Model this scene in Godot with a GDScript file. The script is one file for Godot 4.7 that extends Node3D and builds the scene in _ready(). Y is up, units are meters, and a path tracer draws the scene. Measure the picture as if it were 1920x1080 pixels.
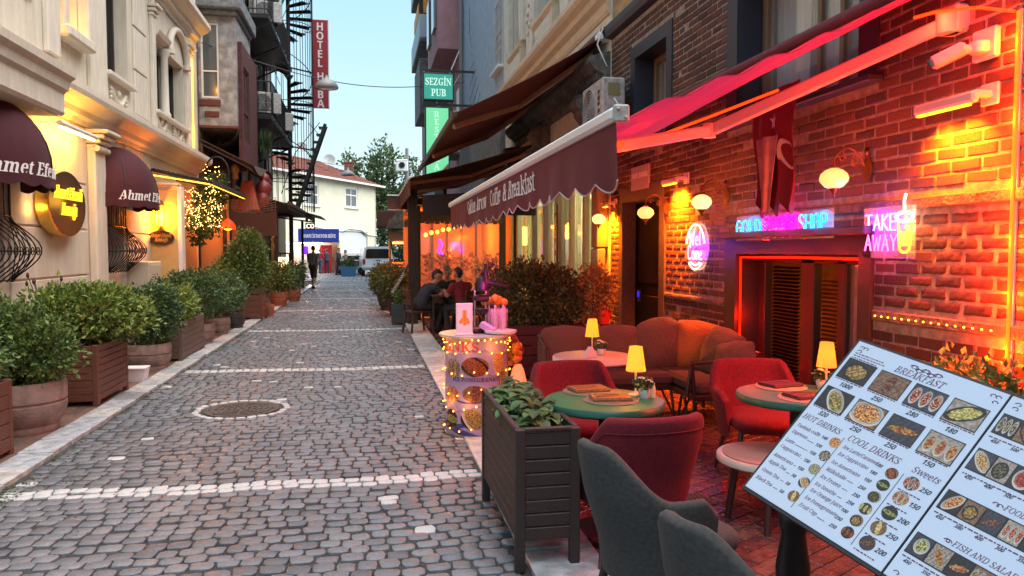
extends Node3D

var R := RandomNumberGenerator.new()
var used := {}
var mats := {}
var tex := {}
var cam: Camera3D

# ---------------------------------------------------------------- mesh helper
class M:
	var v := PackedVector3Array()
	var n := PackedVector3Array()
	var c := PackedColorArray()
	var u := PackedVector2Array()
	var col := Color.WHITE
	var t := Transform3D.IDENTITY

	func tri(a: Vector3, b: Vector3, d: Vector3, na = null, nb = null, nd = null, ua := Vector2.ZERO, ub := Vector2.ZERO, ud := Vector2.ZERO) -> void:
		if na == null:
			var f := (b - a).cross(d - a).normalized()
			na = f; nb = f; nd = f
		v.append(t * a); v.append(t * d); v.append(t * b)
		var bs := t.basis
		n.append((bs * na).normalized()); n.append((bs * nd).normalized()); n.append((bs * nb).normalized())
		c.append(col); c.append(col); c.append(col)
		u.append(ua); u.append(ud); u.append(ub)

	func quad(a: Vector3, b: Vector3, d: Vector3, e: Vector3) -> void:
		tri(a, b, d, null, null, null, Vector2(0, 1), Vector2(1, 1), Vector2(1, 0))
		tri(a, d, e, null, null, null, Vector2(0, 1), Vector2(1, 0), Vector2(0, 0))

	func box(p: Vector3, s: Vector3, bev := 0.0) -> void:
		var h := s * 0.5
		if bev <= 0.0:
			var q := []
			for i in 8:
				q.append(p + Vector3(h.x * (1 if i & 1 else -1), h.y * (1 if i & 2 else -1), h.z * (1 if i & 4 else -1)))
			quad(q[4], q[5], q[7], q[6]); quad(q[1], q[0], q[2], q[3]); quad(q[5], q[1], q[3], q[7])
			quad(q[0], q[4], q[6], q[2]); quad(q[6], q[7], q[3], q[2]); quad(q[0], q[1], q[5], q[4])
			return
		var b := minf(bev, minf(h.x, minf(h.y, h.z)) * 0.9)
		for ax in 3:
			for sg in [-1.0, 1.0]:
				var a1 := (ax + 1) % 3
				var a2 := (ax + 2) % 3
				var k := []
				for st in [[-1, -1], [1, -1], [1, 1], [-1, 1]]:
					var w := p
					w[ax] += sg * h[ax]
					w[a1] += st[0] * (h[a1] - b)
					w[a2] += st[1] * (h[a2] - b)
					k.append(w)
				if sg > 0: quad(k[0], k[1], k[2], k[3])
				else: quad(k[3], k[2], k[1], k[0])
		for ax in 3:
			var a1 := (ax + 1) % 3
			var a2 := (ax + 2) % 3
			for s1 in [-1.0, 1.0]:
				for s2 in [-1.0, 1.0]:
					var k := []
					for e in [-1.0, 1.0]:
						var w1 := p; w1[ax] += e * (h[ax] - b); w1[a1] += s1 * h[a1]; w1[a2] += s2 * (h[a2] - b)
						var w2 := p; w2[ax] += e * (h[ax] - b); w2[a1] += s1 * (h[a1] - b); w2[a2] += s2 * h[a2]
						k.append(w1); k.append(w2)
					if s1 * s2 > 0: quad(k[0], k[2], k[3], k[1])
					else: quad(k[1], k[3], k[2], k[0])
		for sx in [-1.0, 1.0]:
			for sy in [-1.0, 1.0]:
				for sz in [-1.0, 1.0]:
					var A := p + Vector3(sx * h.x, sy * (h.y - b), sz * (h.z - b))
					var B := p + Vector3(sx * (h.x - b), sy * h.y, sz * (h.z - b))
					var C := p + Vector3(sx * (h.x - b), sy * (h.y - b), sz * h.z)
					if sx * sy * sz > 0: tri(A, B, C)
					else: tri(C, B, A)

	func bar(a: Vector3, b: Vector3, w: float, h: float, bev := 0.0) -> void:
		var old := t
		var z := (b - a)
		var l := z.length()
		z = z / l
		var up := Vector3.UP if absf(z.y) < 0.95 else Vector3.RIGHT
		var x := up.cross(z).normalized()
		var y := z.cross(x)
		t = old * Transform3D(Basis(x, y, z), (a + b) * 0.5)
		box(Vector3.ZERO, Vector3(w, h, l), bev)
		t = old

	func tube(pts: Array, r, sides := 8, closed := false, caps := true) -> void:
		var m := pts.size()
		if m < 2: return
		var rings := []
		var x := Vector3.ZERO
		var norms := []
		for i in m:
			var d: Vector3
			if closed: d = pts[(i + 1) % m] - pts[(i - 1 + m) % m]
			elif i == 0: d = pts[1] - pts[0]
			elif i == m - 1: d = pts[m - 1] - pts[m - 2]
			else: d = (pts[i + 1] - pts[i]).normalized() + (pts[i] - pts[i - 1]).normalized()
			d = d.normalized()
			if x == Vector3.ZERO or absf(x.dot(d)) > 0.98:
				x = (Vector3.UP if absf(d.y) < 0.9 else Vector3.RIGHT).cross(d).normalized()
			else:
				x = (x - d * x.dot(d)).normalized()
			var y := d.cross(x)
			var rr: float = r if not (r is Array) else r[i]
			var ring := []
			var nr := []
			for k in sides:
				var a := TAU * k / sides
				var o := x * cos(a) + y * sin(a)
				ring.append(pts[i] + o * rr)
				nr.append(o)
			rings.append(ring); norms.append(nr)
		for i in (m if closed else m - 1):
			var j := (i + 1) % m
			for k in sides:
				var l := (k + 1) % sides
				tri(rings[i][k], rings[i][l], rings[j][l], norms[i][k], norms[i][l], norms[j][l])
				tri(rings[i][k], rings[j][l], rings[j][k], norms[i][k], norms[j][l], norms[j][k])
		if caps and not closed:
			for k in range(1, sides - 1):
				tri(rings[0][0], rings[0][k + 1], rings[0][k])
				tri(rings[m - 1][0], rings[m - 1][k], rings[m - 1][k + 1])

	func lathe(p: Vector3, prof: Array, seg := 24, a0 := 0.0, a1 := TAU, sq := Vector2.ONE) -> void:
		var m := prof.size()
		var nn := []
		for i in m:
			var d0: Vector2 = Vector2(prof[i][0], prof[i][1]) - Vector2(prof[maxi(i - 1, 0)][0], prof[maxi(i - 1, 0)][1])
			var d1: Vector2 = Vector2(prof[mini(i + 1, m - 1)][0], prof[mini(i + 1, m - 1)][1]) - Vector2(prof[i][0], prof[i][1])
			var d := d0.normalized() + d1.normalized()
			nn.append([Vector2(d0.y, -d0.x).normalized() if i > 0 else Vector2(d1.y, -d1.x).normalized(), Vector2(d1.y, -d1.x).normalized() if i < m - 1 else Vector2(d0.y, -d0.x).normalized(), d0.normalized().dot(d1.normalized()) < 0.7, Vector2(d.y, -d.x).normalized()])
		for i in m - 1:
			var n0: Vector2 = nn[i][1] if nn[i][2] else nn[i][3]
			var n1: Vector2 = nn[i + 1][0] if nn[i + 1][2] else nn[i + 1][3]
			for k in seg:
				var f0 := float(k) / seg
				var f1 := float(k + 1) / seg
				var b0 := lerpf(a0, a1, f0)
				var b1 := lerpf(a0, a1, f1)
				var c0 := Vector3(cos(b0) * sq.x, 0, -sin(b0) * sq.y)
				var c1 := Vector3(cos(b1) * sq.x, 0, -sin(b1) * sq.y)
				var A: Vector3 = p + c0 * prof[i][0] + Vector3(0, prof[i][1], 0)
				var B: Vector3 = p + c1 * prof[i][0] + Vector3(0, prof[i][1], 0)
				var C: Vector3 = p + c1 * prof[i + 1][0] + Vector3(0, prof[i + 1][1], 0)
				var D: Vector3 = p + c0 * prof[i + 1][0] + Vector3(0, prof[i + 1][1], 0)
				var nA := c0 * n0.x + Vector3(0, n0.y, 0)
				var nB := c1 * n0.x + Vector3(0, n0.y, 0)
				var nC := c1 * n1.x + Vector3(0, n1.y, 0)
				var nD := c0 * n1.x + Vector3(0, n1.y, 0)
				var y0 := float(i) / (m - 1)
				var y1 := float(i + 1) / (m - 1)
				if prof[i][0] > 1e-5: tri(A, B, C, nA, nB, nC, Vector2(f0, 1 - y0), Vector2(f1, 1 - y0), Vector2(f1, 1 - y1))
				if prof[i + 1][0] > 1e-5: tri(A, C, D, nA, nC, nD, Vector2(f0, 1 - y0), Vector2(f1, 1 - y1), Vector2(f0, 1 - y1))

	func ell(p: Vector3, r: Vector3, seg := 14, rows := 8) -> void:
		var pr := []
		for i in rows + 1:
			var a := -PI / 2 + PI * i / rows
			pr.append([maxf(cos(a), 0.0) if i > 0 and i < rows else 0.0, sin(a)])
		var old := t
		t = old * Transform3D(Basis.from_scale(r), p)
		lathe(Vector3.ZERO, pr, seg)
		t = old

	func grid(f: Callable, nu: int, nv: int, flip := false) -> void:
		var P := []
		var N := []
		var mid := Vector3.ZERO
		for i in nu + 1:
			for j in nv + 1:
				P.append(f.call(float(i) / nu, float(j) / nv))
				mid += P[-1] / float((nu + 1) * (nv + 1))
		for i in nu + 1:
			for j in nv + 1:
				var a: Vector3 = P[mini(i + 1, nu) * (nv + 1) + j] - P[maxi(i - 1, 0) * (nv + 1) + j]
				var b: Vector3 = P[i * (nv + 1) + mini(j + 1, nv)] - P[i * (nv + 1) + maxi(j - 1, 0)]
				var nv3 := a.cross(b).normalized()
				if a.length() < 1e-5:
					nv3 = (P[i * (nv + 1) + j] - mid).normalized() * (-1.0 if flip else 1.0)
				N.append(-nv3 if flip else nv3)
		for i in nu:
			for j in nv:
				var q := [i * (nv + 1) + j, (i + 1) * (nv + 1) + j, (i + 1) * (nv + 1) + j + 1, i * (nv + 1) + j + 1]
				var w := [Vector2(float(i) / nu, 1.0 - float(j) / nv), Vector2(float(i + 1) / nu, 1.0 - float(j) / nv), Vector2(float(i + 1) / nu, 1.0 - float(j + 1) / nv), Vector2(float(i) / nu, 1.0 - float(j + 1) / nv)]
				if flip:
					q.reverse(); w.reverse()
				tri(P[q[0]], P[q[1]], P[q[2]], N[q[0]], N[q[1]], N[q[2]], w[0], w[1], w[2])
				tri(P[q[0]], P[q[2]], P[q[3]], N[q[0]], N[q[2]], N[q[3]], w[0], w[2], w[3])

	func shell(f: Callable, nu: int, nv: int, th: float) -> void:
		var P := []
		var N := []
		for i in nu + 1:
			for j in nv + 1:
				P.append(f.call(float(i) / nu, float(j) / nv))
		for i in nu + 1:
			for j in nv + 1:
				var a: Vector3 = P[mini(i + 1, nu) * (nv + 1) + j] - P[maxi(i - 1, 0) * (nv + 1) + j]
				var b: Vector3 = P[i * (nv + 1) + mini(j + 1, nv)] - P[i * (nv + 1) + maxi(j - 1, 0)]
				N.append(a.cross(b).normalized())
		var top := func(uu, vv): var id = roundi(uu * nu) * (nv + 1) + roundi(vv * nv); return P[id] + N[id] * th * 0.5
		var bot := func(uu, vv): var id = roundi(uu * nu) * (nv + 1) + roundi(vv * nv); return P[id] - N[id] * th * 0.5
		grid(top, nu, nv)
		grid(bot, nu, nv, true)
		var rim := []
		for i in nu + 1: rim.append(Vector2(float(i) / nu, 0))
		for j in range(1, nv + 1): rim.append(Vector2(1, float(j) / nv))
		for i in range(1, nu + 1): rim.append(Vector2(1.0 - float(i) / nu, 1))
		for j in range(1, nv + 1): rim.append(Vector2(0, 1.0 - float(j) / nv))
		for i in rim.size() - 1:
			var p: Vector2 = rim[i]
			var q: Vector2 = rim[i + 1]
			quad(bot.call(p.x, p.y), bot.call(q.x, q.y), top.call(q.x, q.y), top.call(p.x, p.y))

	func prism(poly: PackedVector2Array, map: Callable, d0: float, d1: float) -> void:
		var ids := Geometry2D.triangulate_polygon(poly)
		var ccw := not Geometry2D.is_polygon_clockwise(poly)
		for k in range(0, ids.size(), 3):
			var a := poly[ids[k]]; var b := poly[ids[k + 1]]; var d := poly[ids[k + 2]]
			if (b - a).cross(d - a) < 0:
				var s := b; b = d; d = s
			tri(map.call(a.x, a.y, d1), map.call(b.x, b.y, d1), map.call(d.x, d.y, d1))
			tri(map.call(a.x, a.y, d0), map.call(d.x, d.y, d0), map.call(b.x, b.y, d0))
		for k in poly.size():
			var a := poly[k]; var b := poly[(k + 1) % poly.size()]
			if not ccw:
				var s := a; a = b; b = s
			quad(map.call(a.x, a.y, d0), map.call(b.x, b.y, d0), map.call(b.x, b.y, d1), map.call(a.x, a.y, d1))

	func arrays(m: Mesh, map: Callable) -> void:
		for s in m.get_surface_count():
			var a := m.surface_get_arrays(s)
			var pv: PackedVector3Array = a[Mesh.ARRAY_VERTEX]
			var ix = a[Mesh.ARRAY_INDEX]
			var cnt: int = ix.size() if ix != null and ix.size() else pv.size()
			for k in range(0, cnt, 3):
				var q := []
				for e in 3:
					q.append(map.call(pv[ix[k + e]] if ix != null and ix.size() else pv[k + e]))
				tri(q[0], q[2], q[1])

	func mesh() -> ArrayMesh:
		var am := ArrayMesh.new()
		if v.is_empty(): return am
		var a := []
		a.resize(Mesh.ARRAY_MAX)
		a[Mesh.ARRAY_VERTEX] = v
		a[Mesh.ARRAY_NORMAL] = n
		a[Mesh.ARRAY_COLOR] = c
		a[Mesh.ARRAY_TEX_UV] = u
		am.add_surface_from_arrays(Mesh.PRIMITIVE_TRIANGLES, a)
		return am

func numbered(s: String) -> String:
	if not used.has(s):
		used[s] = 0
		return s
	used[s] += 1
	return "%s_%03d" % [s, used[s]]

func tag(o: Node, label: String, category: String, group := "", kind := ""):
	if label != "": o.set_meta("label", label)
	if category != "": o.set_meta("category", category)
	if group != "": o.set_meta("group", group)
	if kind != "": o.set_meta("kind", kind)
	return o

func thing(called: String, label: String, category: String, at := Vector3.ZERO, turn := 0.0, group := "") -> Node3D:
	var o := Node3D.new()
	o.name = numbered(called)
	add_child(o)
	o.position = at
	o.rotation.y = turn
	tag(o, label, category, group)
	return o

func put(called: String, m, material: Material, parent: Node = null) -> MeshInstance3D:
	var o := MeshInstance3D.new()
	o.mesh = m.mesh() if m is M else m
	o.material_override = material
	if parent == null or parent == self:
		o.name = numbered(called)
		add_child(o)
	else:
		var key: String = str(parent.get_instance_id()) + called
		if not used.has(key):
			used[key] = 0
			o.name = called
		else:
			used[key] += 1
			o.name = "%s_%03d" % [called, used[key]]
		parent.add_child(o)
	return o

func single(called: String, m, material: Material, label: String, category: String, group := "") -> MeshInstance3D:
	return tag(put(called, m, material), label, category, group)

func struct(called: String, m, material: Material) -> MeshInstance3D:
	return tag(put(called, m, material), "", "", "", "structure")

func many(called: String, m: Mesh, material: Material, xf: Array, cols, parent: Node = null, stuff := true) -> MultiMeshInstance3D:
	var mm := MultiMesh.new()
	mm.transform_format = MultiMesh.TRANSFORM_3D
	mm.use_colors = cols != null
	mm.mesh = m
	mm.instance_count = xf.size()
	for i in xf.size():
		mm.set_instance_transform(i, xf[i])
		if cols != null: mm.set_instance_color(i, cols[i])
	var o := MultiMeshInstance3D.new()
	o.multimesh = mm
	o.material_override = material
	o.name = numbered(called) if parent == null else called
	(self if parent == null else parent).add_child(o, true)
	if stuff: o.set_meta("kind", "stuff")
	return o

func copy(src: Node3D, at: Vector3, turn: float, label: String, group := "") -> Node3D:
	var r: Node3D = src.duplicate()
	r.name = numbered(str(src.name).rstrip("0123456789_"))
	add_child(r)
	r.position = at
	r.rotation.y = turn
	r.set_meta("label", label)
	if group != "": r.set_meta("group", group)
	return r

# ---------------------------------------------------------------- materials (colours are linear base colours)
func L(r: float, g: float, b: float) -> Color:
	return Color(r, g, b).linear_to_srgb()

func noise(key: String, freq: float, lo: float, hi: float, kind := FastNoiseLite.TYPE_SIMPLEX, oct := 4, normal := 0.0, size := 256) -> NoiseTexture2D:
	if tex.has(key): return tex[key]
	var f := FastNoiseLite.new()
	f.seed = key.hash() % 1000
	f.noise_type = kind
	f.frequency = freq
	f.fractal_octaves = oct
	var t := NoiseTexture2D.new()
	t.width = size; t.height = size
	t.seamless = true
	t.noise = f
	if normal > 0.0:
		t.as_normal_map = true
		t.bump_strength = normal
	else:
		var g := Gradient.new()
		g.set_color(0, Color(lo, lo, lo)); g.set_color(1, Color(hi, hi, hi))
		t.color_ramp = g
	tex[key] = t
	return t

func mat(key: String, col := Color.WHITE, rough := 0.8, o := {}) -> StandardMaterial3D:
	if mats.has(key): return mats[key]
	if col == Color.WHITE and o.is_empty(): print("NOMAT ", key)
	var m := StandardMaterial3D.new()
	m.resource_name = key
	m.albedo_color = col
	m.roughness = rough
	m.metallic = o.get("metal", 0.0)
	m.metallic_specular = o.get("spec", 0.5)
	if o.has("tex"): m.albedo_texture = o.tex
	if o.has("ntex"):
		m.normal_enabled = true
		m.normal_texture = o.ntex
		m.normal_scale = o.get("ns", 0.6)
	if o.has("rtex"): m.roughness_texture = o.rtex
	if o.has("tri"):
		m.uv1_triplanar = true
		m.uv1_world_triplanar = o.get("world", true)
		m.uv1_scale = o.tri if o.tri is Vector3 else Vector3.ONE * o.tri
	if o.has("emit"):
		m.emission_enabled = true
		m.emission = o.emit
		m.emission_energy_multiplier = o.get("power", 1.0)
	if o.get("vc", false): m.vertex_color_use_as_albedo = true
	if o.has("back"):
		m.backlight_enabled = true
		m.backlight = o.back
	if o.has("alpha"):
		m.transparency = BaseMaterial3D.TRANSPARENCY_ALPHA
		m.albedo_color.a = o.alpha
	if o.has("coat"):
		m.clearcoat_enabled = true
		m.clearcoat = o.coat
		m.clearcoat_roughness = 0.15
	if o.has("rim"):
		m.rim_enabled = true
		m.rim = o.rim
	m.cull_mode = BaseMaterial3D.CULL_DISABLED
	mats[key] = m
	return m

func glow(key: String, col: Color, power: float) -> StandardMaterial3D:
	return mat(key, col, 0.5, {"emit": col, "power": power})

func lamp(parent: Node, at: Vector3, col: Color, e: float, size := 0.05, rng := 8.0) -> OmniLight3D:
	var l := OmniLight3D.new()
	l.name = "light"
	l.light_color = col
	l.light_energy = e
	l.light_size = size
	l.omni_range = rng
	l.omni_attenuation = 2.0
	l.shadow_enabled = true
	(parent if parent else self).add_child(l, true)
	l.position = at
	return l

func spot(parent: Node, at: Vector3, to: Vector3, col: Color, e: float, ang: float, size := 0.05) -> SpotLight3D:
	var l := SpotLight3D.new()
	l.name = "light"
	l.light_color = col
	l.light_energy = e
	l.light_size = size
	l.spot_range = 8.0
	l.spot_attenuation = 2.0
	l.spot_angle = ang
	l.spot_angle_attenuation = 0.8
	l.shadow_enabled = true
	(parent if parent else self).add_child(l, true)
	l.position = at
	var z := (at - to).normalized()
	var up := Vector3.UP if absf(z.y) < 0.95 else Vector3.RIGHT
	var x := up.cross(z).normalized()
	l.basis = Basis(x, z.cross(x), z)
	return l

# ---------------------------------------------------------------- lettering
func letters(m: M, text: String, font: String, size: float, map: Callable, weight := 400, depth := 0.004) -> float:
	var tm := TextMesh.new()
	var f := SystemFont.new()
	f.font_names = PackedStringArray([font])
	f.font_weight = weight
	tm.font = f
	tm.font_size = 32
	tm.pixel_size = size / 32.0
	tm.depth = depth
	tm.curve_step = 2.0
	tm.text = text
	tm.horizontal_alignment = HORIZONTAL_ALIGNMENT_LEFT
	tm.vertical_alignment = VERTICAL_ALIGNMENT_CENTER
	var bb := tm.get_aabb()
	m.arrays(tm, func(p: Vector3): return map.call(Vector3(p.x - bb.position.x, p.y - bb.position.y, p.z)))
	return bb.size.x

func text_width(text: String, font: String, size: float, weight := 400) -> float:
	var mm := M.new()
	return letters(mm, text, font, size, func(p): return p, weight)

const STROKES := {
	"T": [[0, 1, .7, 1], [.35, 1, .35, 0]], "A": [[0, 0, .35, 1, .7, 0], [.14, .38, .56, .38]], "K": [[0, 0, 0, 1], [.6, 1, .05, .5, .62, 0]],
	"E": [[.6, 1, 0, 1, 0, 0, .6, 0], [0, .52, .48, .52]], "W": [[0, 1, .2, 0, .42, .8, .64, 0, .84, 1]], "Y": [[0, 1, .34, .5, .68, 1], [.34, .5, .34, 0]],
	"S": [[.58, .86, .46, .98, .2, 1, .02, .86, .06, .66, .3, .52, .54, .4, .6, .18, .44, .02, .16, 0, 0, .14]], "H": [[0, 0, 0, 1], [.6, 0, .6, 1], [0, .5, .6, .5]],
	"O": [[.34, 1, .1, .88, 0, .5, .1, .12, .34, 0, .58, .12, .68, .5, .58, .88, .34, 1]], "P": [[0, 0, 0, 1, .36, 1, .56, .88, .58, .68, .4, .5, 0, .48]],
	"G": [[.6, .84, .42, 1, .16, .96, 0, .6, .04, .2, .26, 0, .52, .06, .62, .24, .62, .46, .36, .46]], "L": [[0, 1, 0, 0, .5, 0]],
	"D": [[0, 0, 0, 1, .34, .96, .58, .7, .58, .3, .34, .04, 0, 0]], "C": [[.62, .86, .4, 1, .14, .92, 0, .5, .14, .08, .4, 0, .62, .14]], "e": [[0, .3, .42, .34, .36, .56, .2, .62, .04, .5, 0, .26, .1, .06, .28, 0, .44, .1]],
	"l": [[.06, 1, .06, .1, .14, 0]], "o": [[.22, .62, .04, .52, 0, .3, .06, .08, .22, 0, .4, .08, .44, .3, .38, .54, .22, .62]], "m": [[0, 0, 0, .6], [0, .44, .14, .6, .28, .5, .3, 0], [.3, .44, .44, .6, .58, .5, .6, 0]],
}

func neon_word(m: M, word: String, w: float, h: float, org: Vector3, ax: Vector3, ay: Vector3, r: float) -> void:
	var total := 0.0
	var wd := []
	for ch in word:
		var x := 0.0
		for s in STROKES[ch]:
			for k in range(0, s.size(), 2): x = maxf(x, s[k])
		wd.append(x)
		total += x + 0.22
	total -= 0.22
	var k0 := 0.0
	for i in word.length():
		for s in STROKES[word[i]]:
			var p := []
			for k in range(0, s.size(), 2):
				p.append(org + ax * ((k0 + s[k]) / total * w) + ay * (s[k + 1] * h))
			m.tube(p, r, 6)
		k0 += wd[i] + 0.22

# ---------------------------------------------------------------- walls with openings: rectangles [a0, a1, y0, y1] left out
func wall_cells(m: M, a0: float, a1: float, y0: float, y1: float, holes: Array, map: Callable, d0: float, d1: float) -> void:
	var xs := [a0, a1]
	var ys := [y0, y1]
	for h in holes:
		for q in [h[0], h[1]]:
			if q > a0 and q < a1: xs.append(q)
		for q in [h[2], h[3]]:
			if q > y0 and q < y1: ys.append(q)
	xs.sort(); ys.sort()
	var full := func(i, j):
		if i < 0 or j < 0 or i >= xs.size() - 1 or j >= ys.size() - 1: return false
		var cx = (xs[i] + xs[i + 1]) / 2
		var cy = (ys[j] + ys[j + 1]) / 2
		if xs[i + 1] - xs[i] < 1e-4 or ys[j + 1] - ys[j] < 1e-4: return true
		for h in holes:
			if cx > h[0] and cx < h[1] and cy > h[2] and cy < h[3]: return false
		return true
	for i in xs.size() - 1:
		for j in ys.size() - 1:
			if not full.call(i, j): continue
			var A = xs[i]; var B = xs[i + 1]; var C = ys[j]; var D = ys[j + 1]
			if B - A < 1e-4 or D - C < 1e-4: continue
			m.quad(map.call(A, C, d1), map.call(B, C, d1), map.call(B, D, d1), map.call(A, D, d1))
			m.quad(map.call(B, C, d0), map.call(A, C, d0), map.call(A, D, d0), map.call(B, D, d0))
			if not full.call(i - 1, j): m.quad(map.call(A, C, d0), map.call(A, C, d1), map.call(A, D, d1), map.call(A, D, d0))
			if not full.call(i + 1, j): m.quad(map.call(B, C, d1), map.call(B, C, d0), map.call(B, D, d0), map.call(B, D, d1))
			if not full.call(i, j - 1): m.quad(map.call(A, C, d0), map.call(B, C, d0), map.call(B, C, d1), map.call(A, C, d1))
			if not full.call(i, j + 1): m.quad(map.call(A, D, d1), map.call(B, D, d1), map.call(B, D, d0), map.call(A, D, d0))

func wx(a, y, d): return Vector3(d, y, a)          # a wall parallel to the street (a runs along z, d along x)
func wz(a, y, d): return Vector3(a, y, d)          # a wall across the street

func cornice(m: M, x0: float, sgn: float, prof: Array, z0: float, z1: float) -> void:
	var poly := PackedVector2Array()
	poly.append(Vector2(0, prof[0][1]))
	for q in prof: poly.append(Vector2(q[0], q[1]))
	poly.append(Vector2(0, prof[-1][1]))
	if sgn > 0: m.prism(poly, func(x, y, d): return Vector3(x0 + x, y, d), minf(z0, z1), maxf(z0, z1))
	else: m.prism(poly, func(x, y, d): return Vector3(x0 - x, y, -d), -maxf(z0, z1), -minf(z0, z1))

# ---------------------------------------------------------------- foliage
func leaf_mesh(l: float, w: float) -> ArrayMesh:
	var m := M.new()
	var up := Vector3(0, 0.2 * l, 0)
	m.tri(Vector3.ZERO, Vector3(w, 0.12 * l, 0.45 * l), Vector3(0, 0, 0.5 * l))
	m.tri(Vector3.ZERO, Vector3(0, 0, 0.5 * l), Vector3(-w, 0.12 * l, 0.45 * l))
	m.tri(Vector3(0, 0, 0.5 * l), Vector3(w, 0.12 * l, 0.45 * l), Vector3(0, -0.1 * l, l))
	m.tri(Vector3(0, 0, 0.5 * l), Vector3(0, -0.1 * l, l), Vector3(-w, 0.12 * l, 0.45 * l))
	return m.mesh()

func foliage(called: String, parent: Node, blobs: Array, count: int, leaf: ArrayMesh, tones: Array, m: Material, clump := 0.07, shell := 0.55) -> void:
	var xf := []
	var cs := []
	var vols := []
	var tot := 0.0
	for b in blobs:
		tot += b[1].x * b[1].y * b[1].z
		vols.append(tot)
	while xf.size() < count:
		var pick := R.randf() * tot
		var k := 0
		while vols[k] < pick: k += 1
		var b = blobs[k]
		var d := Vector3(R.randfn(), R.randfn(), R.randfn()).normalized()
		var rad := pow(lerpf(shell * shell * shell, 1.0, R.randf()), 1.0 / 3.0) * (0.96 + 0.06 * R.randfn() + (0.22 * R.randf() if R.randf() < 0.04 else 0.0))
		var cc: Vector3 = b[0] + d * b[1] * rad
		var tone: Color = tones[R.randi() % tones.size()]
		var many_ := 5 + R.randi() % 5
		for q in many_:
			var p := cc + Vector3(R.randfn(), R.randfn(), R.randfn()) * clump * 0.5
			var o := (d + Vector3(R.randfn(), R.randfn() + 0.35, R.randfn()) * 0.6).normalized()
			var x := Vector3(R.randfn(), R.randfn(), R.randfn()).cross(o).normalized()
			var y := o.cross(x)
			var s := 0.9 + 0.7 * R.randf()
			xf.append(Transform3D(Basis(x * s, y * s, o * s), p))
			var g := 0.6 + 0.75 * R.randf()
			cs.append(Color(tone.r * g, tone.g * g, tone.b * g))
	many(called, leaf, m, xf, cs, parent)

func in_view(p: Vector3) -> bool:
	var q := cam.transform.affine_inverse() * p
	if q.z > -0.1: return false
	return absf(q.x / -q.z) < 0.70 and absf(q.y / -q.z) < 0.40

func V(x: float, y: float, z: float) -> Vector3:
	return Vector3(x, y, z)


func _ready() -> void:
	R.seed = 4711
	cam = Camera3D.new()
	cam.name = "camera"
	cam.fov = 42.18
	cam.near = 0.05
	cam.far = 400.0
	add_child(cam)
	cam.position = V(0, 1.6, 0)
	cam.rotation = V(deg_to_rad(-2.862), deg_to_rad(-10.916), 0)
	cam.current = true
	var we := WorldEnvironment.new()
	we.name = "world_environment"
	var env := Environment.new()
	env.background_mode = Environment.BG_SKY
	var sky := Sky.new()
	var ps := ProceduralSkyMaterial.new()
	ps.sky_top_color = Color("#84c0e6")
	ps.sky_horizon_color = Color("#e2f2ea")
	ps.sky_curve = 0.17
	ps.sky_energy_multiplier = 0.72
	ps.ground_horizon_color = Color("#b9c4c0")
	ps.ground_bottom_color = Color("#5a5a58")
	ps.ground_energy_multiplier = 0.6
	sky.sky_material = ps
	env.sky = sky
	env.tonemap_mode = Environment.TONE_MAPPER_LINEAR
	env.tonemap_exposure = 3.0
	env.sdfgi_enabled = true
	env.ssao_enabled = true
	env.ssil_enabled = true
	we.environment = env
	add_child(we)
	var sun := DirectionalLight3D.new()
	sun.name = "evening_light"
	sun.light_color = Color(1.0, 0.95, 0.90)
	sun.light_energy = 0.95
	sun.light_angular_distance = 90.0
	sun.shadow_enabled = true
	sun.sky_mode = DirectionalLight3D.SKY_MODE_LIGHT_ONLY
	add_child(sun)
	sun.rotation = V(deg_to_rad(-58), deg_to_rad(72), 0)
	shared_materials()
	ground()
	left_hotel()
	left_far()
	far_end()
	right_far()
	right_cream()
	brick_building()
	cafe_awning()
	wall_lights()
	furniture()
	menu_board()
	drinks_cart()
	planting()
	people()

func shared_materials() -> void:
	noise("mottle", 0.02, 0.72, 1.0)
	noise("soft", 0.02, 0.90, 1.0)
	noise("fine", 0.09, 0.8, 1.0)
	noise("coarse_n", 0.05, 0, 1, FastNoiseLite.TYPE_SIMPLEX, 4, 6.0)
	noise("fine_n", 0.2, 0, 1, FastNoiseLite.TYPE_SIMPLEX, 3, 5.0)
	noise("cloth_n", 0.35, 0, 1, FastNoiseLite.TYPE_CELLULAR, 2, 4.0)
	noise("stain", 0.012, 0.68, 1.0)
	noise("wood", 0.06, 0.55, 1.0)
	noise("rough", 0.05, 0.45, 0.9)

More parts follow.
